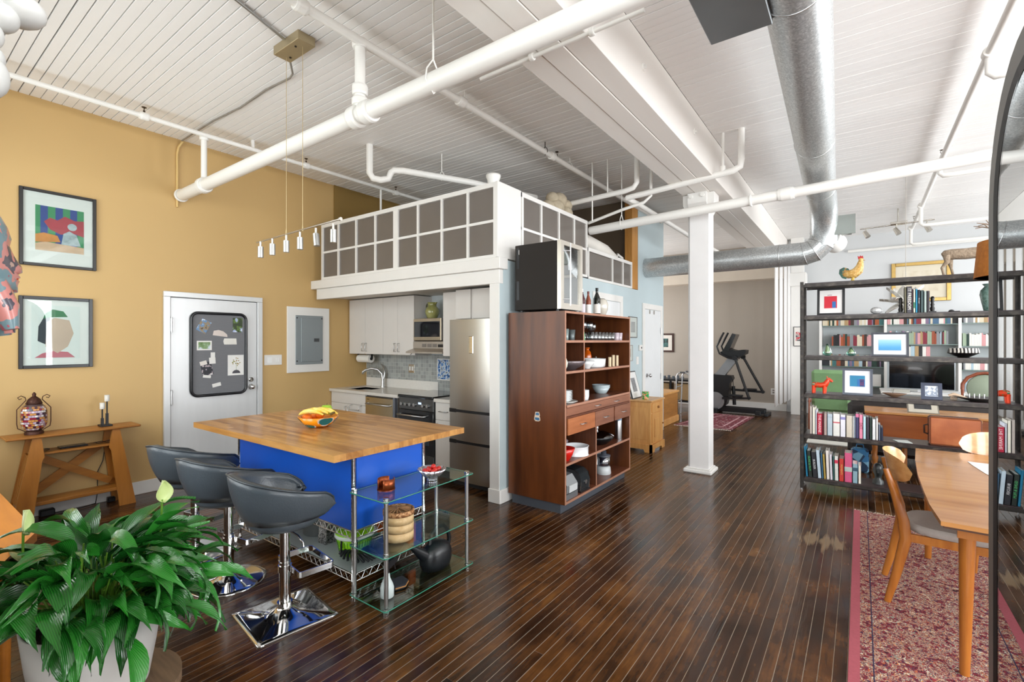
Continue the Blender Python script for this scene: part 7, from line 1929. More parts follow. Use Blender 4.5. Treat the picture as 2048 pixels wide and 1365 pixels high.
def lean_frame(name, label, x0, x1, y, z, h, tilt, fcol, mcol, pcol, fw=.012):
    t = thing(name, label, 'picture', ((x0 + x1) / 2, y, z)); w = x1 - x0
    T = Matrix.Translation(((x0 + x1) / 2, y, z)) @ Matrix.Rotation(R(-tilt), 4, 'X')
    def bb(nm, mat, *a):
        m = MB(); m.box(*a); m.xf(T); return obj(nm, m, mat, t)
    bb('frame', fcol, -w / 2, w / 2, 0, .018, 0, h); bb('mount', paint(mcol, .7), -w / 2 + fw, w / 2 - fw, -.003, .001, fw, h - fw); bb('print', pcol, -w * .27, w * .27, -.005, -.002, h * .27, h * .73)
lean_frame('framed_picture', 'cream mounted picture in a thin frame lying tilted on the oak table', .43, .70, 6.93, .752, .24, 55, paint('#8a8478', .4), '#cfc8b8', paint('#38393c', .5, var=.3, scale=20))
sf = thing('leather_sofa', 'black leather sofa standing with its back to the oak table', 'sofa', (.75, 7.9, 0))
BL = paint('#241d1b', .4, var=.15, scale=8, bump=.2, bscale=40)
b = MB(); b.box(-.13, 1.7, 7.48, 7.68, .12, .785, .05); obj('back', b, BL, sf)
b = MB(); b.box(-.13, .06, 7.5, 8.3, .1, .62, .05); obj('arm', b, BL, sf)
b = MB(); b.box(1.5, 1.7, 7.5, 8.3, .1, .62, .05); obj('arm', b, BL, sf)
b = MB(); b.box(.06, 1.5, 7.68, 8.3, .1, .42, .05); obj('seat', b, BL, sf)
for x, y in ((-.08, 7.52), (1.64, 7.52), (-.08, 8.24), (1.64, 8.24)):
    b = MB(); b.cyl((x, y, 0), (x, y, .13), .025, n=10); obj('foot', b, BLACK, sf)
STRP = ramp_mat('ticking', [(0, '#5b6b88'), (.3, '#a9b5c6'), (.5, '#74829c'), (.65, '#c3cbd6'), (.8, '#5f6f8c')], 'wave', 5, .9, stretch=(4, 0, 0))
for k, (x0, x1) in enumerate(((.2, .55), (.57, .9), (.92, 1.18))):
    b = MB(); b.box(x0, x1, 7.69, 7.86, .425, .80, .06); single('striped_cushion', b, STRP, ('leftmost blue striped cushion on the black sofa', 'middle blue striped cushion on the black sofa', 'rightmost blue striped cushion on the black sofa')[k], 'cushion', 'blue striped cushions')
b = MB(); b.box(-.09, .085, 6.95, 7.13, 0, .27, .02); b.tube([(-.04, 7.04, .265), (-.03, 7.04, .32), (.03, 7.04, .32), (.04, 7.04, .265)], .006, 6)
single('blue_bag', b, ramp_mat('bluebag', [(0, '#16314f'), (.45, '#2f6f9e'), (.58, '#79a9c4')], 'voronoi', 14, .5), 'blue patterned bag standing on the floor under the oak table', 'bag')
b = MB(); b.box(-.66, -.08, 8.5, 8.95, .0, .02, .004); single('floor_mat', b, paint('#dcd9d2', .8, var=.04), 'small white mat on the floor in front of the green armchair', 'mat')
ga = thing('green_armchair', 'green upholstered armchair with bent wooden arms behind the bookshelf', 'armchair', (-.38, 9.3, 0))
GR_ = paint('#7fa373', .85, var=.08, scale=8, bump=.2, bscale=30)
WB = wood('#6e2f18', '#9c4f2c', 'Y', .3, 3)
T = Matrix.Translation((-.38, 9.15, .42)) @ Matrix.Rotation(R(14), 4, 'X')
b = MB(); b.box(-.25, .26, .0, .1, 0, .68, .04); b.xf(T); obj('back_cushion', b, GR_, ga)
b = MB(); b.box(-.62, -.12, 9.2, 9.75, .36, .48, .04); obj('seat_cushion', b, GR_, ga)
for x in (-.66, -.10):
    b = MB(); b.tube([(x, 9.08, .72), (x, 9.04, .60), (x, 9.02, .3), (x, 9.06, .02), (x, 9.2, .0), (x, 9.8, .0)], .022, 8, ry=.012, up=(0, 1, 0)); b.tube([(x, 9.04, .58), (x, 9.3, .56), (x, 9.7, .56), (x, 9.82, .5), (x, 9.85, .3), (x, 9.83, 0)], .022, 8); obj('bent_arm', b, WB, ga)
# white wall bookcase with glass shelves
bcY0, bcY1 = 11.65, 12.028
bk = thing('wall_bookcase', 'white built in bookcase with thin glass shelves on the far wall', 'bookcase', (.9, 12.03, 0))
ups = [-.655, .396, 1.45, 2.5]
for x in ups:
    b = MB(); b.box(x - .022, x + .022, bcY0, bcY1, 0, 2.0); obj('upright', b, WHITE, bk)
b = MB(); b.box(-.63, 2.48, 12.015, 12.028, .0, 2.0); obj('back_panel', b, paint('#c3cacc', .6, var=.02), bk)
SHZ = [(0, 1.86), (0, 1.45), (0, 1.045), (0, .66), (1, 1.865), (1, 1.49), (1, 1.265), (2, 1.875), (2, 1.46), (2, 1.035), (2, .615)]
GS = paint('#5f7a72', .2, var=.05)
for s_, z in SHZ:
    b = MB(); b.box(ups[s_] + .022, ups[s_ + 1] - .022, bcY0 + .02, 12.014, z - .012, z); obj('glass_shelf', b, glass('far_glass', '#cfe3dc', alpha=.25) if 'far_glass' not in bpy.data.materials else bpy.data.materials['far_glass'], bk)
    b = MB(); b.box(ups[s_] + .022, ups[s_ + 1] - .022, bcY0 + .016, bcY0 + .02, z - .012, z); obj('shelf_edge', b, GS, bk)
PAL = {'cream': '#d9cdb4', 'dark green': '#1f3a30', 'tan': '#b09268', 'dark brown': '#3c2a22', 'orange': '#a8562e', 'white': '#e6e3dc', 'grey': '#8a8c90', 'black': '#1e1d20', 'crimson': '#842838', 'pink': '#d59a9c', 'teal': '#3c6e6e', 'blue': '#4a6a88', 'mauve': '#85708a', 'rust': '#96482c', 'pale blue': '#a9c0cc', 'sage': '#9aac94'}
rowspec = [
    ('top left', 0, 1.86, -.62, .37, .17, .22, 40, ['cream', 'tan', 'dark green', 'cream', 'grey', 'cream', 'tan', 'dark brown', 'grey', 'mauve', 'cream', 'white', 'crimson', 'black', 'orange', 'teal']),
    ('second left', 0, 1.45, -.465, .36, .18, .24, 24, ['dark green', 'black', 'orange', 'rust', 'grey', 'crimson', 'cream', 'dark brown', 'pink', 'white', 'rust']),
    ('third left', 0, 1.045, -.50, .33, .19, .24, 28, ['white', 'teal', 'rust', 'dark brown', 'cream', 'blue', 'tan', 'pale blue', 'dark brown', 'mauve', 'dark green', 'black']),
    ('top middle', 1, 1.865, .425, 1.42, .17, .22, 44, ['pink', 'dark green', 'white', 'pink', 'dark brown', 'cream', 'orange', 'crimson', 'white', 'mauve', 'cream', 'blue', 'white', 'teal', 'blue', 'black']),
    ('second middle', 1, 1.49, .425, 1.30, .20, .25, 30, ['pink', 'white', 'pale blue', 'grey', 'white', 'sage', 'mauve', 'pink', 'crimson', 'sage', 'rust', 'grey', 'dark brown', 'tan']),
    ('lower middle', 1, 1.265, .43, 1.05, .17, .20, 14, ['tan', 'tan', 'tan', 'tan', 'tan', 'tan', 'tan', 'tan', 'white', 'pale blue', 'white', 'black', 'white', 'pink']),
    ('top right', 2, 1.875, 1.50, 2.05, .16, .2, 20, ['white', 'grey', 'white', 'cream', 'tan', 'pink', 'cream', 'white']),
    ('second right', 2, 1.46, 1.49, 2.05, .19, .24, 22, ['sage', 'dark green', 'white', 'white', 'white', 'pink', 'white', 'cream', 'mauve', 'white']),
    ('third right', 2, 1.035, 1.50, 2.05, .17, .21, 20, ['grey', 'white', 'pale blue', 'white', 'pink', 'grey', 'white', 'crimson', 'crimson', 'mauve']),
    ('lowest right', 2, .615, 1.49, 2.0, .18, .25, 20, ['grey', 'pale blue', 'dark green', 'white', 'mauve', 'pink', 'white', 'cream', 'cream', 'sage']),
]
tmpl = {}
for rn, s_, z, x0, x1, h0, h1, cnt, pal in rowspec:
    ws = [rnd.uniform(.5, 1.5) for _ in range(cnt)]; tot = sum(ws); x = x0
    for k in range(cnt):
        w_ = (x1 - x0) * ws[k] / tot; cn = pal[int(k * len(pal) / cnt + rnd.uniform(0, .6)) % len(pal)] if rnd.random() < .75 else rnd.choice(pal)
        h = rnd.uniform(h0, h1); d = rnd.uniform(.13, .2)
        hh = round(h, 2); key = (cn, hh)
        if key not in tmpl:
            m = MB(); m.box(-.5, .5, 0, .15, 0, hh); m.box(-.42, .42, .004, .146, hh, hh + .0001)
            tmpl[key] = m.mesh('book', (0, 0, 0), paint(PAL[cn], .6, var=.1, scale=40))
        o = inst(tmpl[key], 'book', (x + w_ / 2, bcY0 + .04, z + .0005), (0, 0, 0), None, (w_ * .96, 1, 1))
        art_ = 'an' if cn == 'orange' else 'a'
        tag(o, '%s book on the %s shelf of the white bookcase, %s from the left' % (cn, rn, ordi(k)), 'book', 'books on the %s shelf of the white bookcase' % rn)
        x += w_
b = MB(); b.box(-.63, -.51, 11.68, 11.85, 1.046, 1.21, .004); single('speaker', b, paint('#1d2226', .5), 'small black loudspeaker left of the books on the third left bookcase shelf', 'speaker')
b = MB(); b.box(.03, .06, 11.7, 11.9, .661, .89); single('binder', b, BLACK, 'narrow black binder on the lowest left shelf of the white bookcase', 'binder')
b = MB(); b.box(.09, .33, 11.7, 11.9, .661, .9, .003); single('white_box', b, WHITE, 'white square box beside the black binder in the white bookcase', 'box')
wd = thing('white_desk', 'white desk under the television in front of the bookcase', 'desk', (.9, 11.2, 0))
b = MB(); b.box(.3, 1.55, 10.75, 11.6, .62, .65, .003); obj('desk_top', b, WHITE, wd)
for x, y in ((.34, 10.8), (1.5, 10.8), (.34, 11.55), (1.5, 11.55)):
    b = MB(); b.box(x - .02, x + .02, y - .02, y + .02, 0, .62); obj('leg', b, WHITE, wd)
tv = thing('television', 'flat black television with a silver edge on the white desk', 'television', (.86, 11.0, .65))
b = MB(); b.box(.415, 1.31, 11.0, 11.03, .70, 1.20, .004); obj('casing', b, paint('#9aa0a4', .3, .6), tv)
b = MB(); b.box(.427, 1.298, 10.997, 11.0, .714, 1.188); obj('screen', b, paint('#07080a', .08, var=0, coat=.5), tv)
b = MB(); b.box(.72, 1.0, 10.93, 11.1, .651, .66, .002); b.box(.82, .9, 11.01, 11.03, .655, .71); obj('stand', b, BRUSHED, tv)
b = MB(); b.box(.46, .70, 10.8, 10.92, .651, .70, .004); single('laptop_stand', b, paint('#b8b5ac', .4, var=.03), 'low grey box on the white desk in front of the television', 'box')
b = MB(); b.box(1.0, 1.25, 10.82, 10.9, .651, .67, .003); single('keyboard', b, paint('#c9cbcc', .5), 'pale keyboard on the white desk', 'keyboard')
wc_ = thing('office_chair', 'wooden chair with a round upholstered back in front of the white desk', 'chair', (1.35, 9.3, 0))
b = MB(); b.lathe([(.0, -.012), (.19, -.012), (.2, 0), (.19, .012), (0, .012)], (0, 0, 0), 28); b.xf(Matrix.Translation((1.42, 9.3, .88)) @ Matrix.Rotation(R(84), 4, 'X')); obj('back_pad', b, paint('#8f9a86', .8), wc_)
b = MB(); b.tube([(1.42 - .24, 9.3, .86)] + [(1.42 + .24 * math.cos(R(a)), 9.31, .9 + .2 * math.sin(R(a))) for a in (170, 140, 110, 90, 70, 40, 10)] + [(1.66, 9.3, .86)], .022, 8); obj('top_rail', b, WB, wc_)
b = MB(); b.box(1.18, 1.66, 9.1, 9.55, .43, .48, .02); obj('seat', b, paint('#8f9a86', .8), wc_)
for x in (1.2, 1.64):
    for y in (9.14, 9.5):
        b = MB(); b.cyl((x, y, 0), (x, y, .43 if y < 9.2 else .43), .02, n=8); obj('leg', b, WB, wc_)
    b = MB(); b.cyl((x, 9.3, .45), (x - (.02 if x < 1.4 else -.02), 9.3, .88), .018, n=8); obj('back_post', b, WB, wc_)
gp = thing('gilt_picture', 'wide pale drawing in a gold frame on the far grey wall', 'picture', (.94, 12.03, 2.3))
GD = paint('#b8985a', .3, .7, var=.1, scale=20)
b = MB()
for q in ((.5, .565, 2.31, 3.07), (1.31, 1.375, 2.31, 3.07), (.565, 1.31, 2.31, 2.375), (.565, 1.31, 3.005, 3.07)): b.box(q[0], q[1], 12.005, 12.048, q[2], q[3], .006)
obj('frame', b, GD, gp)
b = MB(); b.box(.565, 1.31, 12.03, 12.04, 2.375, 3.005); obj('mount', b, paint('#ded5c0', .7, var=.02), gp)
b = MB(); b.box(.68, 1.2, 12.026, 12.03, 2.5, 2.9); obj('print', b, ramp_mat('pencil', [(0, '#b8ab96'), (.42, '#d8cdb6'), (.6, '#e0d7c4')], 'noise', 7, .7, const=False), gp)
# far wall pipe and ceiling band of the office
b = MB(); b.cyl((-.2, 11.95, 3.38), (4.2, 11.95, 3.38), .03, n=12)
single('wall_pipe', b, PIPEW, 'white horizontal pipe across the top of the far office wall', 'pipe')
# hanging vertical blinds between bedroom and office
vb = thing('vertical_blinds', 'stack of white hanging blind panels between bedroom and office', 'blinds', (-1.22, 11, .3))
b = MB(); b.box(-1.28, -1.16, 9.9, 12.0, 3.22, 3.26); obj('track', b, WHITE, vb)
BLM = paint('#eceae8', .75, var=.02, bump=.15, bscale=80, stretch=(1, 1, 8))
for k, (y, dx_) in enumerate(((10.1, -.06), (10.5, -.03), (10.9, .0), (11.3, .02), (11.65, .05))):
    b = MB(); n_ = 12
    pts = []
    for z in (.32, 1.2, 2.2, 3.22):
        for j in range(n_ + 1): pts.append((-1.22 + dx_ + .018 * math.sin(j * 2.1), y + .36 * j / n_, z))
    b.grid(pts, 4, n_ + 1, .003); obj('blind_panel', b, BLM, vb)
lean_frame('framed_print', 'small black framed triptych print hung on the white column', -1.13, -.95, 11.60, 1.44, .41, 0, BLACK, '#e4e0da', ramp_mat('triptych', [(0, '#4c4a4e'), (.46, '#b8b2ae'), (.52, '#c43a48'), (.6, '#e4e0da')], 'noise', 13, .6))

# ------------------------------------------------------------------ bedroom: elliptical trainer, rug, chest, pictures
el = thing('elliptical_trainer', 'black and silver elliptical trainer in the bedroom beyond the column', 'exercise machine', (-2.1, 11.1, 0))
YE = 11.12
def e(x, z, y=0): return (x * 1.08, YE + y, 1.55 + (z - 1.55) * 1.08)
DK = paint('#1a1c20', .4)
b = MB(); b.box(e(-2.45, 0)[0], e(-1.47, 0)[0], YE - .10, YE - .03, .03, .13, .01); b.box(e(-2.45, 0)[0], e(-1.47, 0)[0], YE + .08, YE + .15, .03, .13, .01); b.box(e(-1.62, 0)[0], e(-1.52, 0)[0], YE - .25, YE + .3, .03, .1, .01); b.box(e(-2.45, 0)[0], e(-2.3, 0)[0], YE - .25, YE + .3, .0, .1, .01); b.box(e(-1.47, 0)[0], e(-1.40, 0)[0], YE - .22, YE + .26, .0, .06, .01); obj('base_frame', b, DK, el)
P_ = [e(-2.42, .88), e(-2.06, .86), e(-2.04, .80), e(-2.10, .7), e(-2.11, .45), e(-2.16, .28), e(-2.25, .2), e(-2.42, .2), e(-2.5, .5)]
b = MB(); b.prism([(p[0], p[2]) for p in P_], YE - .1, YE + .15, 'Y'); obj('drive_housing', b, DK, el)
for s_ in (-.135, .15):
    c0 = e(-2.36, .35); b = MB(); b.cyl((c0[0], YE + s_, c0[2]), (c0[0], YE + s_ + .03, c0[2]), .19, n=32); b.cyl((c0[0], YE + s_ - .012, c0[2]), (c0[0], YE + s_ + .042, c0[2]), .13, .13, n=32); obj('crank_disc', b, paint('#a9adb2', .35, .4, var=.05), el)
b = MB(); b.bar(e(-2.33, .8), e(-2.02, 1.22), .17, .16, up=(0, 1, 0)); obj('mast', b, paint('#9fa3a8', .35, .5), el)
P_ = [e(-2.26, 1.33), e(-2.2, 1.24), e(-1.97, 1.2), e(-1.80, 1.3), e(-1.79, 1.37), e(-1.85, 1.38), e(-1.97, 1.36), e(-2.1, 1.4)]
b = MB(); b.prism([(p[0], p[2]) for p in P_], YE - .16, YE + .2, 'Y'); obj('console_tray', b, DK, el)
P_ = [e(-2.2, 1.36), e(-2.03, 1.70), e(-1.96, 1.68), e(-2.09, 1.35)]
b = MB(); b.prism([(p[0], p[2]) for p in P_], YE - .18, YE + .2, 'Y'); obj('console_screen', b, paint('#101215', .15, coat=.4), el)
for yo, sh in ((-.24, 0), (.28, -.02)):
    b = MB(); b.tube([e(-2.17 + sh, 1.72, yo), e(-2.24 + sh, 1.58, yo), e(-2.30 + sh, 1.44, yo), e(-2.25 + sh, 1.3, yo), e(-2.1 + sh, 1.22, yo), e(-1.97, 1.2, yo)], [.02, .024, .02, .018, .018, .018], 10); obj('handlebar', b, BLACK, el)
for yo, (bx_, bz_), (tx_, tz_) in ((-.24, (-1.72, .45), (-1.97, 1.22)), (.28, (-1.55, .54), (-1.91, 1.23))):
    b = MB(); b.cyl(e(tx_, tz_, yo), e(bx_, bz_, yo), .026, n=12); b.cyl(e(tx_, tz_, yo - .04), e(tx_, tz_, yo + .04), .05, n=16); obj('swing_arm', b, DK, el)
    b = MB(); b.bar(e(bx_, bz_, yo), e(-2.2, .42 if yo < 0 else .56, yo), .05, .045); b.cyl(e(bx_, bz_, yo - .035), e(bx_, bz_, yo + .035), .032, n=14); obj('pedal_arm', b, DK, el)
    b = MB(); q = e(bx_ - .22, bz_ + .03, yo); b.box(q[0] - .15, q[0] + .12, q[1] - .06, q[1] + .06, q[2] - .015, q[2] + .03, .012); obj('foot_pedal', b, DK, el)
b = MB(); b.cyl(e(-2.04, .65), e(-2.02, .28), .035, n=12); b.cyl(e(-2.05, .82), e(-2.04, .65), .008, n=8); obj('damper', b, DK, el)
r2 = thing('bedroom_rug', 'small dark red patterned rug with cream fringe behind the column', 'rug', (-2.2, 9.8, 0))
rr = ramp_mat('redrug', [(0, '#3a1a22'), (.35, '#7c2a38'), (.5, '#5a2030'), (.6, '#c9a8a4'), (.66, '#7a2c3a'), (.8, '#401822')], 'noise', 16, .95, detail=5)
b = MB(); b.prism([(-2.78, 8.92), (-1.80, 8.94), (-1.74, 10.72), (-2.52, 10.8)], .001, .01, 'Z'); obj('pile', b, rr, r2)
for q in (.06, .2):
    b = MB(); A = [(-2.78 + q, 8.92 + q * 1.2), (-1.80 - q, 8.94 + q * 1.2), (-1.76 - q, 10.72 - q * 1.2), (-2.52 + q, 10.8 - q * 1.2)]
    for p, s2 in zip(A, A[1:] + A[:1]): b.bar((p[0], p[1], .0102), (s2[0], s2[1], .0102), .03, .001)
    obj('border', b, paint('#c49aa0', .95), r2)
b = MB()
for k in range(90):
    x = -2.78 + .98 * k / 90; b.bar((x, 8.92, .004), (x + rnd.uniform(-.02, .02), 8.86, .003), .008, .004); x2 = -2.52 + .78 * k / 90; b.bar((x2, 10.79 - .0008 * k, .004), (x2 + rnd.uniform(-.02, .02), 10.84 - .0008 * k, .003), .008, .004)
g = obj('fringe', b, paint('#dccfc4', .9), r2); g['kind'] = 'stuff'
ch = thing('pine_chest', 'long pine blanket chest against the bedroom end of the blue wall', 'chest', (-3.15, 9.4, 0))
b = MB(); b.box(-3.4, -2.87, 8.42, 9.43, .1, .56, .004); obj('body', b, wood('#8a5a24', '#b8803e', 'Y', .4, 2.5), ch)
b = MB(); b.box(-3.42, -2.845, 8.4, 9.45, .56, .6, .008); obj('lid', b, PINE, ch)
b = MB(); b.box(-3.42, -2.85, 8.41, 9.44, .0, .12, .008); obj('plinth', b, PINE, ch)
sd = thing('side_table', 'dark side table with two shelves standing in the bedroom behind the chest', 'table', (-3.35, 10.9, 0))
b = MB(); b.box(-3.9, -2.9, 10.7, 11.2, .66, .70, .003); obj('table_top', b, BLACK, sd)
b = MB(); b.box(-3.9, -2.9, 10.72, 11.2, .2, .23); obj('lower_shelf', b, BLACK, sd)
for x in (-3.88, -3.42, -2.92):
    b = MB(); b.box(x - .02, x + .02, 10.7, 10.74, 0, .66); b.box(x - .02, x + .02, 11.16, 11.2, 0, .66); obj('leg', b, BLACK, sd)['kind'] = 'stuff'
for k, x in enumerate((-3.65, -3.16)):
    b = MB(); b.box(x - .19, x + .19, 10.76, 11.1, .24, .6, .01); single('storage_basket', b, paint('#a98a62', .8, var=.1, scale=30), ('left tan basket in the dark side table', 'right tan basket in the dark side table')[k], 'basket')
b = MB()
for k in range(5): b.cyl((-3.6 + k * .1, 10.85, .701), (-3.6 + k * .1, 10.85, .76 + .02 * (k % 2)), .03, n=10)
g = single('small_jars', b, paint('#5a6068', .3), 'row of small dark jars on top of the dark side table', 'jars'); g['kind'] = 'stuff'
wk = thing('walking_frame', 'aluminium walking frame standing beside the column in the bedroom', 'walking frame', (-2.9, 10.1, 0))
for y in (9.95, 10.35):
    b = MB(); b.tube([(-3.09, y, .01), (-3.06, y, .7), (-3.05, y, .83), (-3.02, y, .885), (-2.96, y, .90), (-2.86, y, .895), (-2.81, y, .86), (-2.79, y, .78), (-2.76, y, .01)], .0135, 8); obj('side_frame', b, paint('#c9ccd0', .3, .8), wk)
    b = MB(); b.cyl((-2.98, y, .905), (-2.88, y, .902), .018, n=10); obj('grip', b, paint('#5a5c60', .7), wk)
b = MB(); b.cyl((-3.06, 9.95, .6), (-3.06, 10.35, .6), .011, n=8); b.cyl((-3.07, 9.95, .3), (-3.07, 10.35, .3), .011, n=8); obj('crossbars', b, paint('#c9ccd0', .3, .8), wk)['kind'] = 'stuff'
lean_frame('framed_picture', 'dark framed landscape picture on the taupe bedroom wall', -4.36, -3.76, 12.03, 1.27, .47, 0, paint('#3c2018', .35), '#ddd5cc', ramp_mat('dusk', [(0, '#1f2c2c'), (.5, '#38605c'), (.6, '#6c8c8c')], 'noise', 6, .5), fw=.045)
o = thing('wall_outlet', 'white wall outlet low on the taupe bedroom wall beside the blinds', 'outlet', (-1.56, 12.05, .35))
b = MB(); b.box(-1.61, -1.51, 12.04, 12.05, .35, .49, .003); obj('plate', b, WHITE, o)
for z in (.385, .435):
    b = MB(); b.box(-1.58, -1.54, 12.036, 12.04, z, z + .03, .003); obj('socket', b, paint('#8a7f78', .5), o)
b = MB(); b.box(-3.98, -3.75, 12.02, 12.05, 3.2, 3.26, .003); single('wall_vent', b, BLACK, 'short dark vent slot high on the bedroom wall', 'vent')
# ------------------------------------------------------------------ console table against the yellow wall
OAK = wood('#7c4a16', '#b87a34', 'Y', .35, 2.2, fine=10)
OAKZ = wood('#8a5218', '#bd7c34', 'Z', .35, 2.2, fine=10)
ct2 = thing('console_table', 'narrow oak console table with X braces against the yellow wall', 'console table', (-5.74, 1.17, 0))
kx0, kx1 = -5.875, -5.615
b = MB(); b.prism([(kx0, .748), (kx1 + .03, .742), (kx1 + .03, .752), (kx0, .77)], .70, 1.60, 'X' if False else 'Y') if False else b.box(kx0, kx1 + .02, .715, 1.62, .728, .748, .006); obj('table_top', b, OAK, ct2)
b = MB(); b.box(kx0 + .033, kx1 - .032, .87, 1.465, .575, .595, .003); obj('upper_shelf', b, OAK, ct2)
b = MB(); b.box(kx0 + .033, kx1 - .032, .79, 1.52, .145, .175, .003); obj('lower_shelf', b, OAK, ct2)
def cleg(x0, x1, ys, s_):
    b = MB(); pts = [(ys + s_ * .0, .728), (ys + s_ * .055, .728), (ys + s_ * .055 + s_ * .02, .56), (ys + s_ * .06, .53), (ys - s_ * .0, .0), (ys - s_ * .125, .0)]
    b.prism([(p[0], p[1]) for p in pts], x0, x1, 'X'); return obj('leg', b, OAKZ, ct2)
cleg(kx1 - .03, kx1 - .005, .875, 1); cleg(kx0 + .005, kx0 + .03, .875, 1); cleg(kx1 - .03, kx1 - .005, 1.462, -1); cleg(kx0 + .005, kx0 + .03, 1.462, -1)
for y in (.865, 1.472):
    for k in range(4):
        s_ = -1 if y < 1 else 1
        b = MB(); x = kx0 + .05 + k * .045; b.bar((x, y, .575), (x, y + s_ * .075, .175), .03, .012, up=(0, 1, 0)); obj('end_slat', b, OAKZ, ct2)
b = MB(); b.bar((kx0 + .035, .90, .215), (kx0 + .035, 1.36, .56), .02, .07, up=(0, -1, 1)); obj('cross_brace', b, OAK, ct2)
b = MB(); b.bar((kx0 + .062, .90, .56), (kx0 + .062, 1.44, .215), .02, .06, up=(0, 1, 1)); obj('cross_brace', b, OAK, ct2)
# mosaic lantern
ln = thing('mosaic_lantern', 'mosaic glass lantern in a dark scrolled metal cage on the console table', 'lantern', (-5.745, .905, .749))
lc = (-5.745, .905, .749)
IR = paint('#4a2c22', .5, .6, var=.3, scale=50, bump=.4, bscale=90)
MOS = ramp_mat('mosaic_glass', [(0, '#3a1c30'), (.22, '#8a1c30'), (.38, '#d8cfc8'), (.5, '#c08a5a'), (.6, '#e8e2e8'), (.72, '#7c4a6c'), (.85, '#d7a0a0')], 'voronoi', 58, .12, coat=.6)
prof = [(.048, .035), (.07, .06), (.082, .09), (.082, .2), (.072, .235), (.045, .262)]
# tesserae laid out ring by ring
rows_ = 11
tes = [[] for _ in range(5)]
def pr_r(z):
    for (r0, z0), (r1, z1) in zip(prof[:-1], prof[1:]):
        if z0 <= z <= z1: return r0 + (r1 - r0) * (z - z0) / (z1 - z0)
    return prof[-1][0]
TESC = [paint('#8f2038', .12, coat=.6), paint('#e6e0e0', .12, coat=.6), paint('#c78a4c', .12, coat=.6), paint('#3c2038', .12, coat=.6), paint('#b8a0b4', .12, coat=.6)]
tm = [MB() for _ in TESC]
for i in range(rows_):
    za_, zb2 = .04 + i * .0185, .04 + i * .0185 + .0155
    for k in range(26):
        a = 2 * PI * (k + .5 * (i % 2)) / 26; w_ = .11
        m = tm[rnd.choice((0, 1, 3, 2, 3, 4, 4, 0, 2))]
        q = []
        for z, r in ((za_, pr_r(za_)), (zb2, pr_r(zb2))):
            q.append([(lc[0] + (r + .002) * math.cos(a + s_ * w_), lc[1] + (r + .002) * math.sin(a + s_ * w_), lc[2] + z) for s_ in (-1, 1)])
        m.add([q[0][0], q[0][1], q[1][1], q[1][0]], [(0, 1, 2, 3)])
for m, c in zip(tm, TESC):
    g = obj('tesserae', m, c, ln); g['kind'] = 'stuff'
b = MB(); b.lathe(prof, lc, 32); obj('glass_body', b, paint('#4e3a3a', .4, var=.2), ln)
b = MB(); b.lathe([(.062, 0), (.062, .02), (.048, .035), (0, .035)], lc, 28); obj('base', b, IR, ln)
b = MB(); b.lathe([(.05, .258), (.055, .262), (.04, .3), (.02, .32), (.012, .325), (.012, .335), (.014, .345), (.004, .36), (0, .362)], lc, 24); obj('cap', b, IR, ln)
for s_ in (-1, 1):
    b = MB(); b.tube([(lc[0], lc[1] + s_ * .055, lc[2] + .03), (lc[0], lc[1] + s_ * .1, lc[2] + .06), (lc[0], lc[1] + s_ * .105, lc[2] + .1), (lc[0], lc[1] + s_ * .105, lc[2] + .22), (lc[0], lc[1] + s_ * .05, lc[2] + .295), (lc[0], lc[1] + s_ * .055, lc[2] + .32), (lc[0], lc[1] + s_ * .08, lc[2] + .335), (lc[0], lc[1] + s_ * .1, lc[2] + .32), (lc[0], lc[1] + s_ * .09, lc[2] + .305), (lc[0], lc[1] + s_ * .075, lc[2] + .312)], .0035, 6); obj('cage_wire', b, IR, ln)
cd = thing('candle_holder', 'black metal holder with two slim frosted glass shades on the console table', 'candle holder', (-5.76, 1.385, .749))
b = MB(); b.box(-5.80, -5.70, 1.34, 1.43, .749, .765, .003); obj('base', b, BLACK, cd)
for y, h in ((1.365, .10), (1.40, .17)):
    b = MB(); b.box(-5.765, -5.745, y - .01, y + .01, .765, .765 + h * .6); b.cyl((-5.755, y, .765 + h * .6), (-5.755, y, .765 + h + .05), .006, n=8); s_ = obj('stem', b, BLACK, cd)
    b = MB(); b.lathe([(.018, 0), (.02, .005), (.02, .06), (.018, .06)], (-5.755, y, .765 + h + .045), 16); obj('glass_shade', b, paint('#d8d4cc', .3, var=.02), cd)
b = MB(); b.box(-5.8, -5.69, 1.06, 1.25, .596, .61, .004); b.box(-5.79, -5.70, 1.08, 1.23, .61, .6105); single('tablet', b, paint('#1a1c22', .15), 'black tablet lying on the upper console shelf', 'tablet')
def glasses(x, y, z, label):
    b = MB()
    for s_ in (-1, 1): b.tube([(x + .02 * math.cos(a), y + s_ * .032 + .026 * math.sin(a), z + .018 + .012 * math.cos(a)) for a in [2 * PI * k / 12 for k in range(12)]], .0025, 6, closed=True); b.tube([(x, y + s_ * .058, z + .025), (x - .06, y + s_ * .055, z + .012), (x - .11, y + s_ * .05, z + .004)], .0025, 6)
    b.tube([(x, y - .008, z + .02), (x, y + .008, z + .02)], .0025, 6); single('eyeglasses', b, BLACK, label, 'glasses')
glasses(-5.68, 1.36, .596, 'black framed eyeglasses at the right end of the upper console shelf')
glasses(-5.67, .93, .596, 'dark eyeglasses behind the left leg on the upper console shelf')
b = MB(); b.box(-5.86, -5.8, .95, 1.05, .0, .06, .008); single('charger_block', b, BLACK, 'black power adapter block on the floor under the console table', 'adapter')
b = MB(); b.tube([(-5.885, 1.42, .56), (-5.885, 1.40, .4), (-5.885, 1.36, .3), (-5.885, 1.36, .1), (-5.86, 1.34, .01), (-5.8, 1.2, .008), (-5.84, 1.05, .01)], .004, 6); single('power_cord', b, BLACK, 'thin black cord hanging behind the console table to the floor', 'cord')
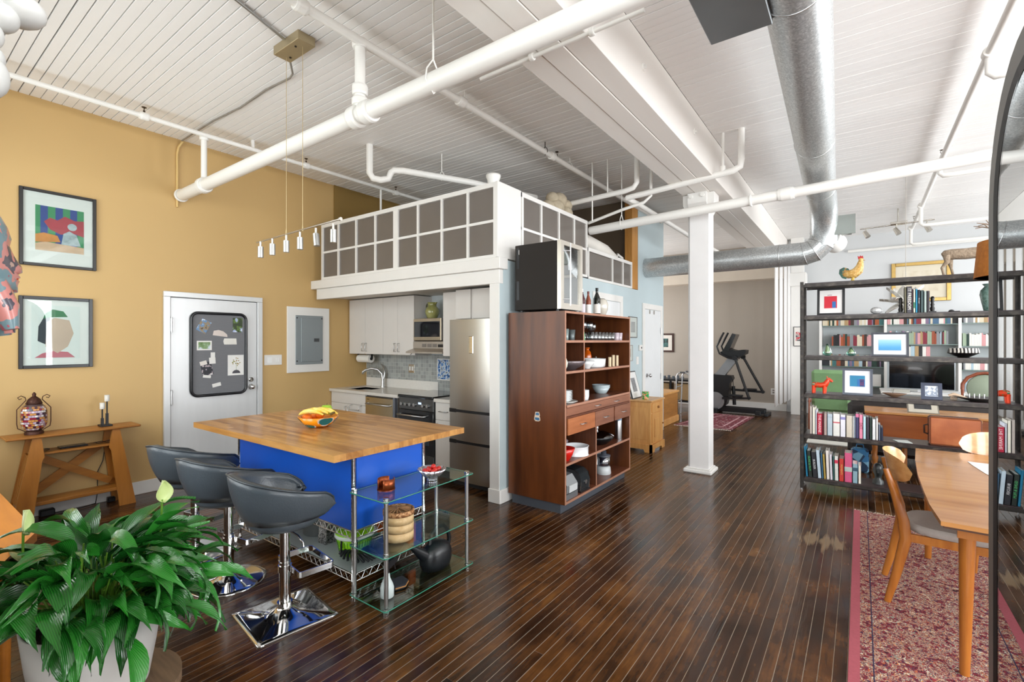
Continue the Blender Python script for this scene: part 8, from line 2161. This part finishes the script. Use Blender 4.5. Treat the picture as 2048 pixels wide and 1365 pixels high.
b = MB(); b.box(-5.86, -5.81, 1.42, 1.48, 0, .05, .008); single('plug_adapter', b, BLACK, 'small black plug on the floor at the right console leg', 'adapter')

# ------------------------------------------------------------------ near left: wooden table, plant, mask, white ornament
wt = thing('wooden_side_table', 'orange wooden table top at the left edge behind the potted plant', 'table', (-3.2, .25, 0))
OT = wood('#a8601c', '#cf8230', 'X', .3, 1.6)
b = MB(); b.prism([(-4.6, .03), (-2.42, .03), (-2.47, .30), (-2.80, .45), (-4.6, .445)], .71, .75, 'Z'); obj('table_top', b, OT, wt)
for x, y in ((-4.5, .08), (-4.5, .38), (-2.85, .36), (-2.6, .08)):
    b = MB(); b.cyl((x, y, .71), (x, y, 0), .025, .018, n=12); obj('leg', b, OT, wt)
PC = (-2.215, .505)
st = thing('wooden_stool', 'round rough wooden stool carrying the white plant pot', 'stool', (PC[0] + .01, PC[1] + .02, 0))
b = MB(); b.cyl((PC[0] + .01, PC[1] + .02, .255), (PC[0] + .01, PC[1] + .02, .295), .235, n=36); obj('seat', b, wood('#5c4634', '#a08466', 'X', .7, 3), st)
for a in (30, 120, 210, 300):
    b = MB(); b.cyl((PC[0] + .14 * math.cos(R(a)), PC[1] + .14 * math.sin(R(a)), .255), (PC[0] + .17 * math.cos(R(a)), PC[1] + .17 * math.sin(R(a)), 0), .02, n=10); obj('leg', b, wood('#5c4634', '#a08466', 'X', .7, 3), st)
pt = thing('potted_plant', 'large glossy peace lily in a white pot in the left foreground', 'plant', (PC[0], PC[1], .296))
b = MB(); b.lathe([(.15, 0), (.156, .01), (.18, .15), (.195, .285), (.188, .285), (.172, .15), (.15, .02), (0, .02)], (PC[0], PC[1], .296), 44); obj('pot', b, paint('#dcdad6', .45, var=.03), pt)
b = MB(); b.lathe([(.184, .235), (.1, .25), (0, .255)], (PC[0], PC[1], .296), 30); obj('soil', b, paint('#2a1f18', .95, var=.4, scale=40, bump=1, bscale=60), pt)
b = MB(); b.prism([(PC[0] - .03, .56), (PC[0] + .05, .555), (PC[0] + .10, .60), (PC[0] + .04, .585)], PC[1] + .14, PC[1] + .15, 'Y'); obj('dry_leaf', b, paint('#8a7458', .9, var=.2), pt)
# leaves
lm_, N, L, pb = base('lily_leaf', .22, 0, .6, .25)
tc = N.new('ShaderNodeTexCoord'); sx_ = N.new('ShaderNodeSeparateXYZ'); L.new(tc.outputs['Generated'], sx_.inputs[0])
wv = N.new('ShaderNodeTexWave'); wv.inputs['Scale'].default_value = 5.5; wv.inputs['Distortion'].default_value = 1.0; mp = N.new('ShaderNodeMapping'); mp.inputs['Rotation'].default_value = (0, 0, R(52)); L.new(tc.outputs['Generated'], mp.inputs[0]); L.new(mp.outputs[0], wv.inputs['Vector'])
oi = N.new('ShaderNodeObjectInfo'); cr = N.new('ShaderNodeValToRGB'); cr.color_ramp.elements[0].color = lin('#0d3c14'); cr.color_ramp.elements[1].color = lin('#2f8a2a')
ad = N.new('ShaderNodeMath'); ad.operation = 'MULTIPLY_ADD'; ad.inputs[1].default_value = .34; L.new(wv.outputs['Fac'], ad.inputs[0])
a2 = N.new('ShaderNodeMath'); a2.operation = 'MULTIPLY'; a2.inputs[1].default_value = .75; L.new(oi.outputs['Random'], a2.inputs[0]); L.new(a2.outputs[0], ad.inputs[2]); L.new(ad.outputs[0], cr.inputs[0]); L.new(cr.outputs[0], pb.inputs['Base Color'])
bp_ = N.new('ShaderNodeBump'); bp_.inputs['Strength'].default_value = .22; bp_.inputs['Distance'].default_value = .004; L.new(wv.outputs['Fac'], bp_.inputs['Height']); L.new(bp_.outputs[0], pb.inputs['Normal'])
def leaf_mesh(Ln, W_, droop, curl, seed):
    rr_ = random.Random(seed); m = MB(); nu, nv = 12, 7; pts = []
    for i in range(nu):
        u = i / (nu - 1)
        w_ = W_ * (math.sin(PI * min(1, u ** .75)) ** .85) * (1 - .25 * u) + .0006
        if u > .985: w_ = .0004
        ang = R(48) - droop * u * 1.15
        cx_ = Ln * sum(math.cos(R(48) - droop * (q + .5) / nu * 1.15) for q in range(int(u * nu))) / nu
        cz_ = Ln * sum(math.sin(R(48) - droop * (q + .5) / nu * 1.15) for q in range(int(u * nu))) / nu
        for j in range(nv):
            v = -1 + 2 * j / (nv - 1)
            fold = (abs(v) ** 1.3) * w_ * .42
            wob = .006 * math.sin(u * 9 + seed + v * 2) * abs(v)
            px = cx_ - math.sin(ang) * (fold + wob); pz = cz_ + math.cos(ang) * (fold + wob)
            pts.append((px, v * w_ + curl * u * u * Ln * .4, pz))
    m.grid(pts, nu, nv)
    return m.mesh('leaf', (0, 0, 0), lm_)
LMS = [leaf_mesh(.23 + .02 * (k % 4), .030 + .005 * (k % 3), R(60 + 18 * (k % 5)), (-.25, .2, 0, .35, -.1)[k % 5], k) for k in range(12)]
STM = paint('#6a9a30', .4, var=.1)
stems = MB()
N_L = 250
for k in range(N_L):
    ga_ = k * 2.399963 + rnd.uniform(-.3, .3)
    fr = math.sqrt((k + .5) / N_L)
    r0 = .03 + .09 * fr * rnd.uniform(.6, 1)
    z0 = .296 + .26
    el_ = R(92 - 76 * fr ** 1.2 + rnd.uniform(-16, 16))
    sl = rnd.uniform(.07, .24) * (1.1 - .4 * fr) + .03
    bx_, by_ = PC[0] + r0 * math.cos(ga_), PC[1] + r0 * math.sin(ga_)
    # keep clear of the wall behind
    tx_ = bx_ + sl * math.cos(el_) * math.cos(ga_); ty_ = by_ + sl * math.cos(el_) * math.sin(ga_); tz_ = z0 + sl * math.sin(el_) + .03
    if math.sin(ga_) < -.75 and fr > .5: continue
    stems.tube([(bx_, by_, z0), ((bx_ + tx_) / 2 - .01 * math.cos(ga_), (by_ + ty_) / 2, (z0 + tz_) / 2 + .02), (tx_, ty_, tz_)], .0028, 5)
    sc = rnd.uniform(.8, 1.12)
    o = inst(LMS[rnd.randrange(12)], 'leaf', (tx_ - PC[0], ty_ - .02 - PC[1], tz_ - .296), (rnd.uniform(-.6, .6), R(34) - el_ * .6 + rnd.uniform(-.4, .4), ga_ + rnd.uniform(-.7, .7)), pt, (sc, sc, sc))
g = obj('stems', stems, STM, pt); g['kind'] = 'stuff'
# two pale spathes
SPM = ramp_mat('spathe', [(0, '#b8d27a'), (.5, '#cfe09a'), (1, '#e4ecc0')], 'noise', 9, .4, const=False)
for (x, y, z, yaw) in ((PC[0] - .08, PC[1] - .17, .90, 60), (PC[0] + .01, PC[1] + .20, .93, 20)):
    b = MB(); b.tube([(PC[0], PC[1] + (y - PC[1]) * .5, .55), (x - .01, y, z - .12), (x, y, z)], .004, 6); s_ = obj('flower_stalk', b, STM, pt)
    m = MB(); pts = []
    for i in range(9):
        u = i / 8; w_ = .034 * math.sin(PI * u ** .8) + .0008
        for j in range(7):
            v = -1 + 2 * j / 6; q = Vector((abs(v) ** 2 * .016, v * w_, u * .085 - .01)); q.rotate(Quaternion((0, 0, 1), R(yaw))); pts.append((x + q.x, y + q.y, z + q.z))
    m.grid(pts, 9, 7, .001); obj('spathe', m, SPM, pt)
# painted mask on the near wall (profile seen at the left edge)
mk = thing('carved_mask', 'colourful painted wooden face mask seen in profile at the left edge', 'mask', (-1.55, .06, 1.55))
MKM = ramp_mat('mask', [(0, '#5a2434'), (.3, '#a8485a'), (.42, '#6f8a92'), (.5, '#c9837c'), (.6, '#4a4450'), (.68, '#b89a8c'), (.76, '#7a1c40')], 'noise', 17, .3, coat=.4, detail=3)
mx_ = -1.5
prof2 = [(1.645, .17, 1), (1.66, .2055, 1), (1.673, .2045, 1), (1.68, .2075, .9), (1.6845, .2035, .9), (1.69, .209, .9), (1.6965, .2035, .8), (1.70, .206, .5), (1.7035, .2125, .35), (1.712, .2115, .35), (1.725, .204, .4), (1.742, .196, .55), (1.755, .1915, .8), (1.77, .1945, 1), (1.79, .189, 1), (1.83, .17, 1), (1.87, .12, .9)]
n_ = 24; pts = []
for z, yp, wd_ in prof2:
    for k in range(n_ + 1):
        a = -PI / 2 + PI * k / n_
        base_ = .05 + (min(yp, .19) - .05) * max(0, math.cos(a)) ** .55
        peak = max(0, yp - .19) * math.exp(-(math.sin(a) / (.22 + .5 * wd_)) ** 2 * 2.2)
        pts.append((mx_ + .095 * math.sin(a), base_ + peak, z))
b = MB(); b.grid(pts, len(prof2), n_ + 1, .006); obj('face', b, MKM, mk)
for k, (dx_, L_) in enumerate(((-.05, .10), (-.02, .12), (.015, .11), (.05, .09))):
    b = MB(); b.tube([(mx_ + dx_, .16, 1.67), (mx_ + dx_ * 1.1, .183, 1.62), (mx_ + dx_ * 1.2, .192, 1.61 - L_ * .4)], [.03, .024, .013], 8); obj('beard_lock', b, MKM, mk)
b = MB(); b.ell((mx_, .204, 1.6865), .022, .008, .006, 12, 8); obj('lips', b, paint('#c8401c', .3), mk)
b = MB(); b.box(mx_ - .09, mx_ + .09, .001, .035, 1.62, 1.84); obj('backing', b, paint('#3a2a24', .7), mk)
# white plaster ornament
wo = thing('plaster_ornament', 'white plaster cluster ornament hanging at the top left edge', 'sculpture', (-1.6, .1, 2.0))
PLM = paint('#dfe0dd', .45, var=.08, scale=16)
wx = -1.5
for (y, z, ry, rz_, rx) in ((.21, 2.285, .05, .035, .05), (.175, 2.32, .05, .04, .05), (.185, 2.25, .03, .03, .04), (.15, 2.29, .05, .05, .05), (.165, 2.20, .025, .03, .035), (.165, 2.16, .03, .03, .04), (.168, 2.115, .032, .045, .04), (.155, 2.06, .025, .04, .035), (.12, 2.15, .04, .09, .05), (.19, 2.34, .04, .04, .05)):
    b = MB(); b.ell((wx + rnd.uniform(-.02, .02), y, z), rx, ry, rz_, 16, 10); obj('lobe', b, PLM, wo)
b = MB(); b.tube([(wx, .0, 2.3), (wx, .06, 2.28), (wx, .12, 2.2)], .03, 10); obj('bracket', b, PLM, wo)
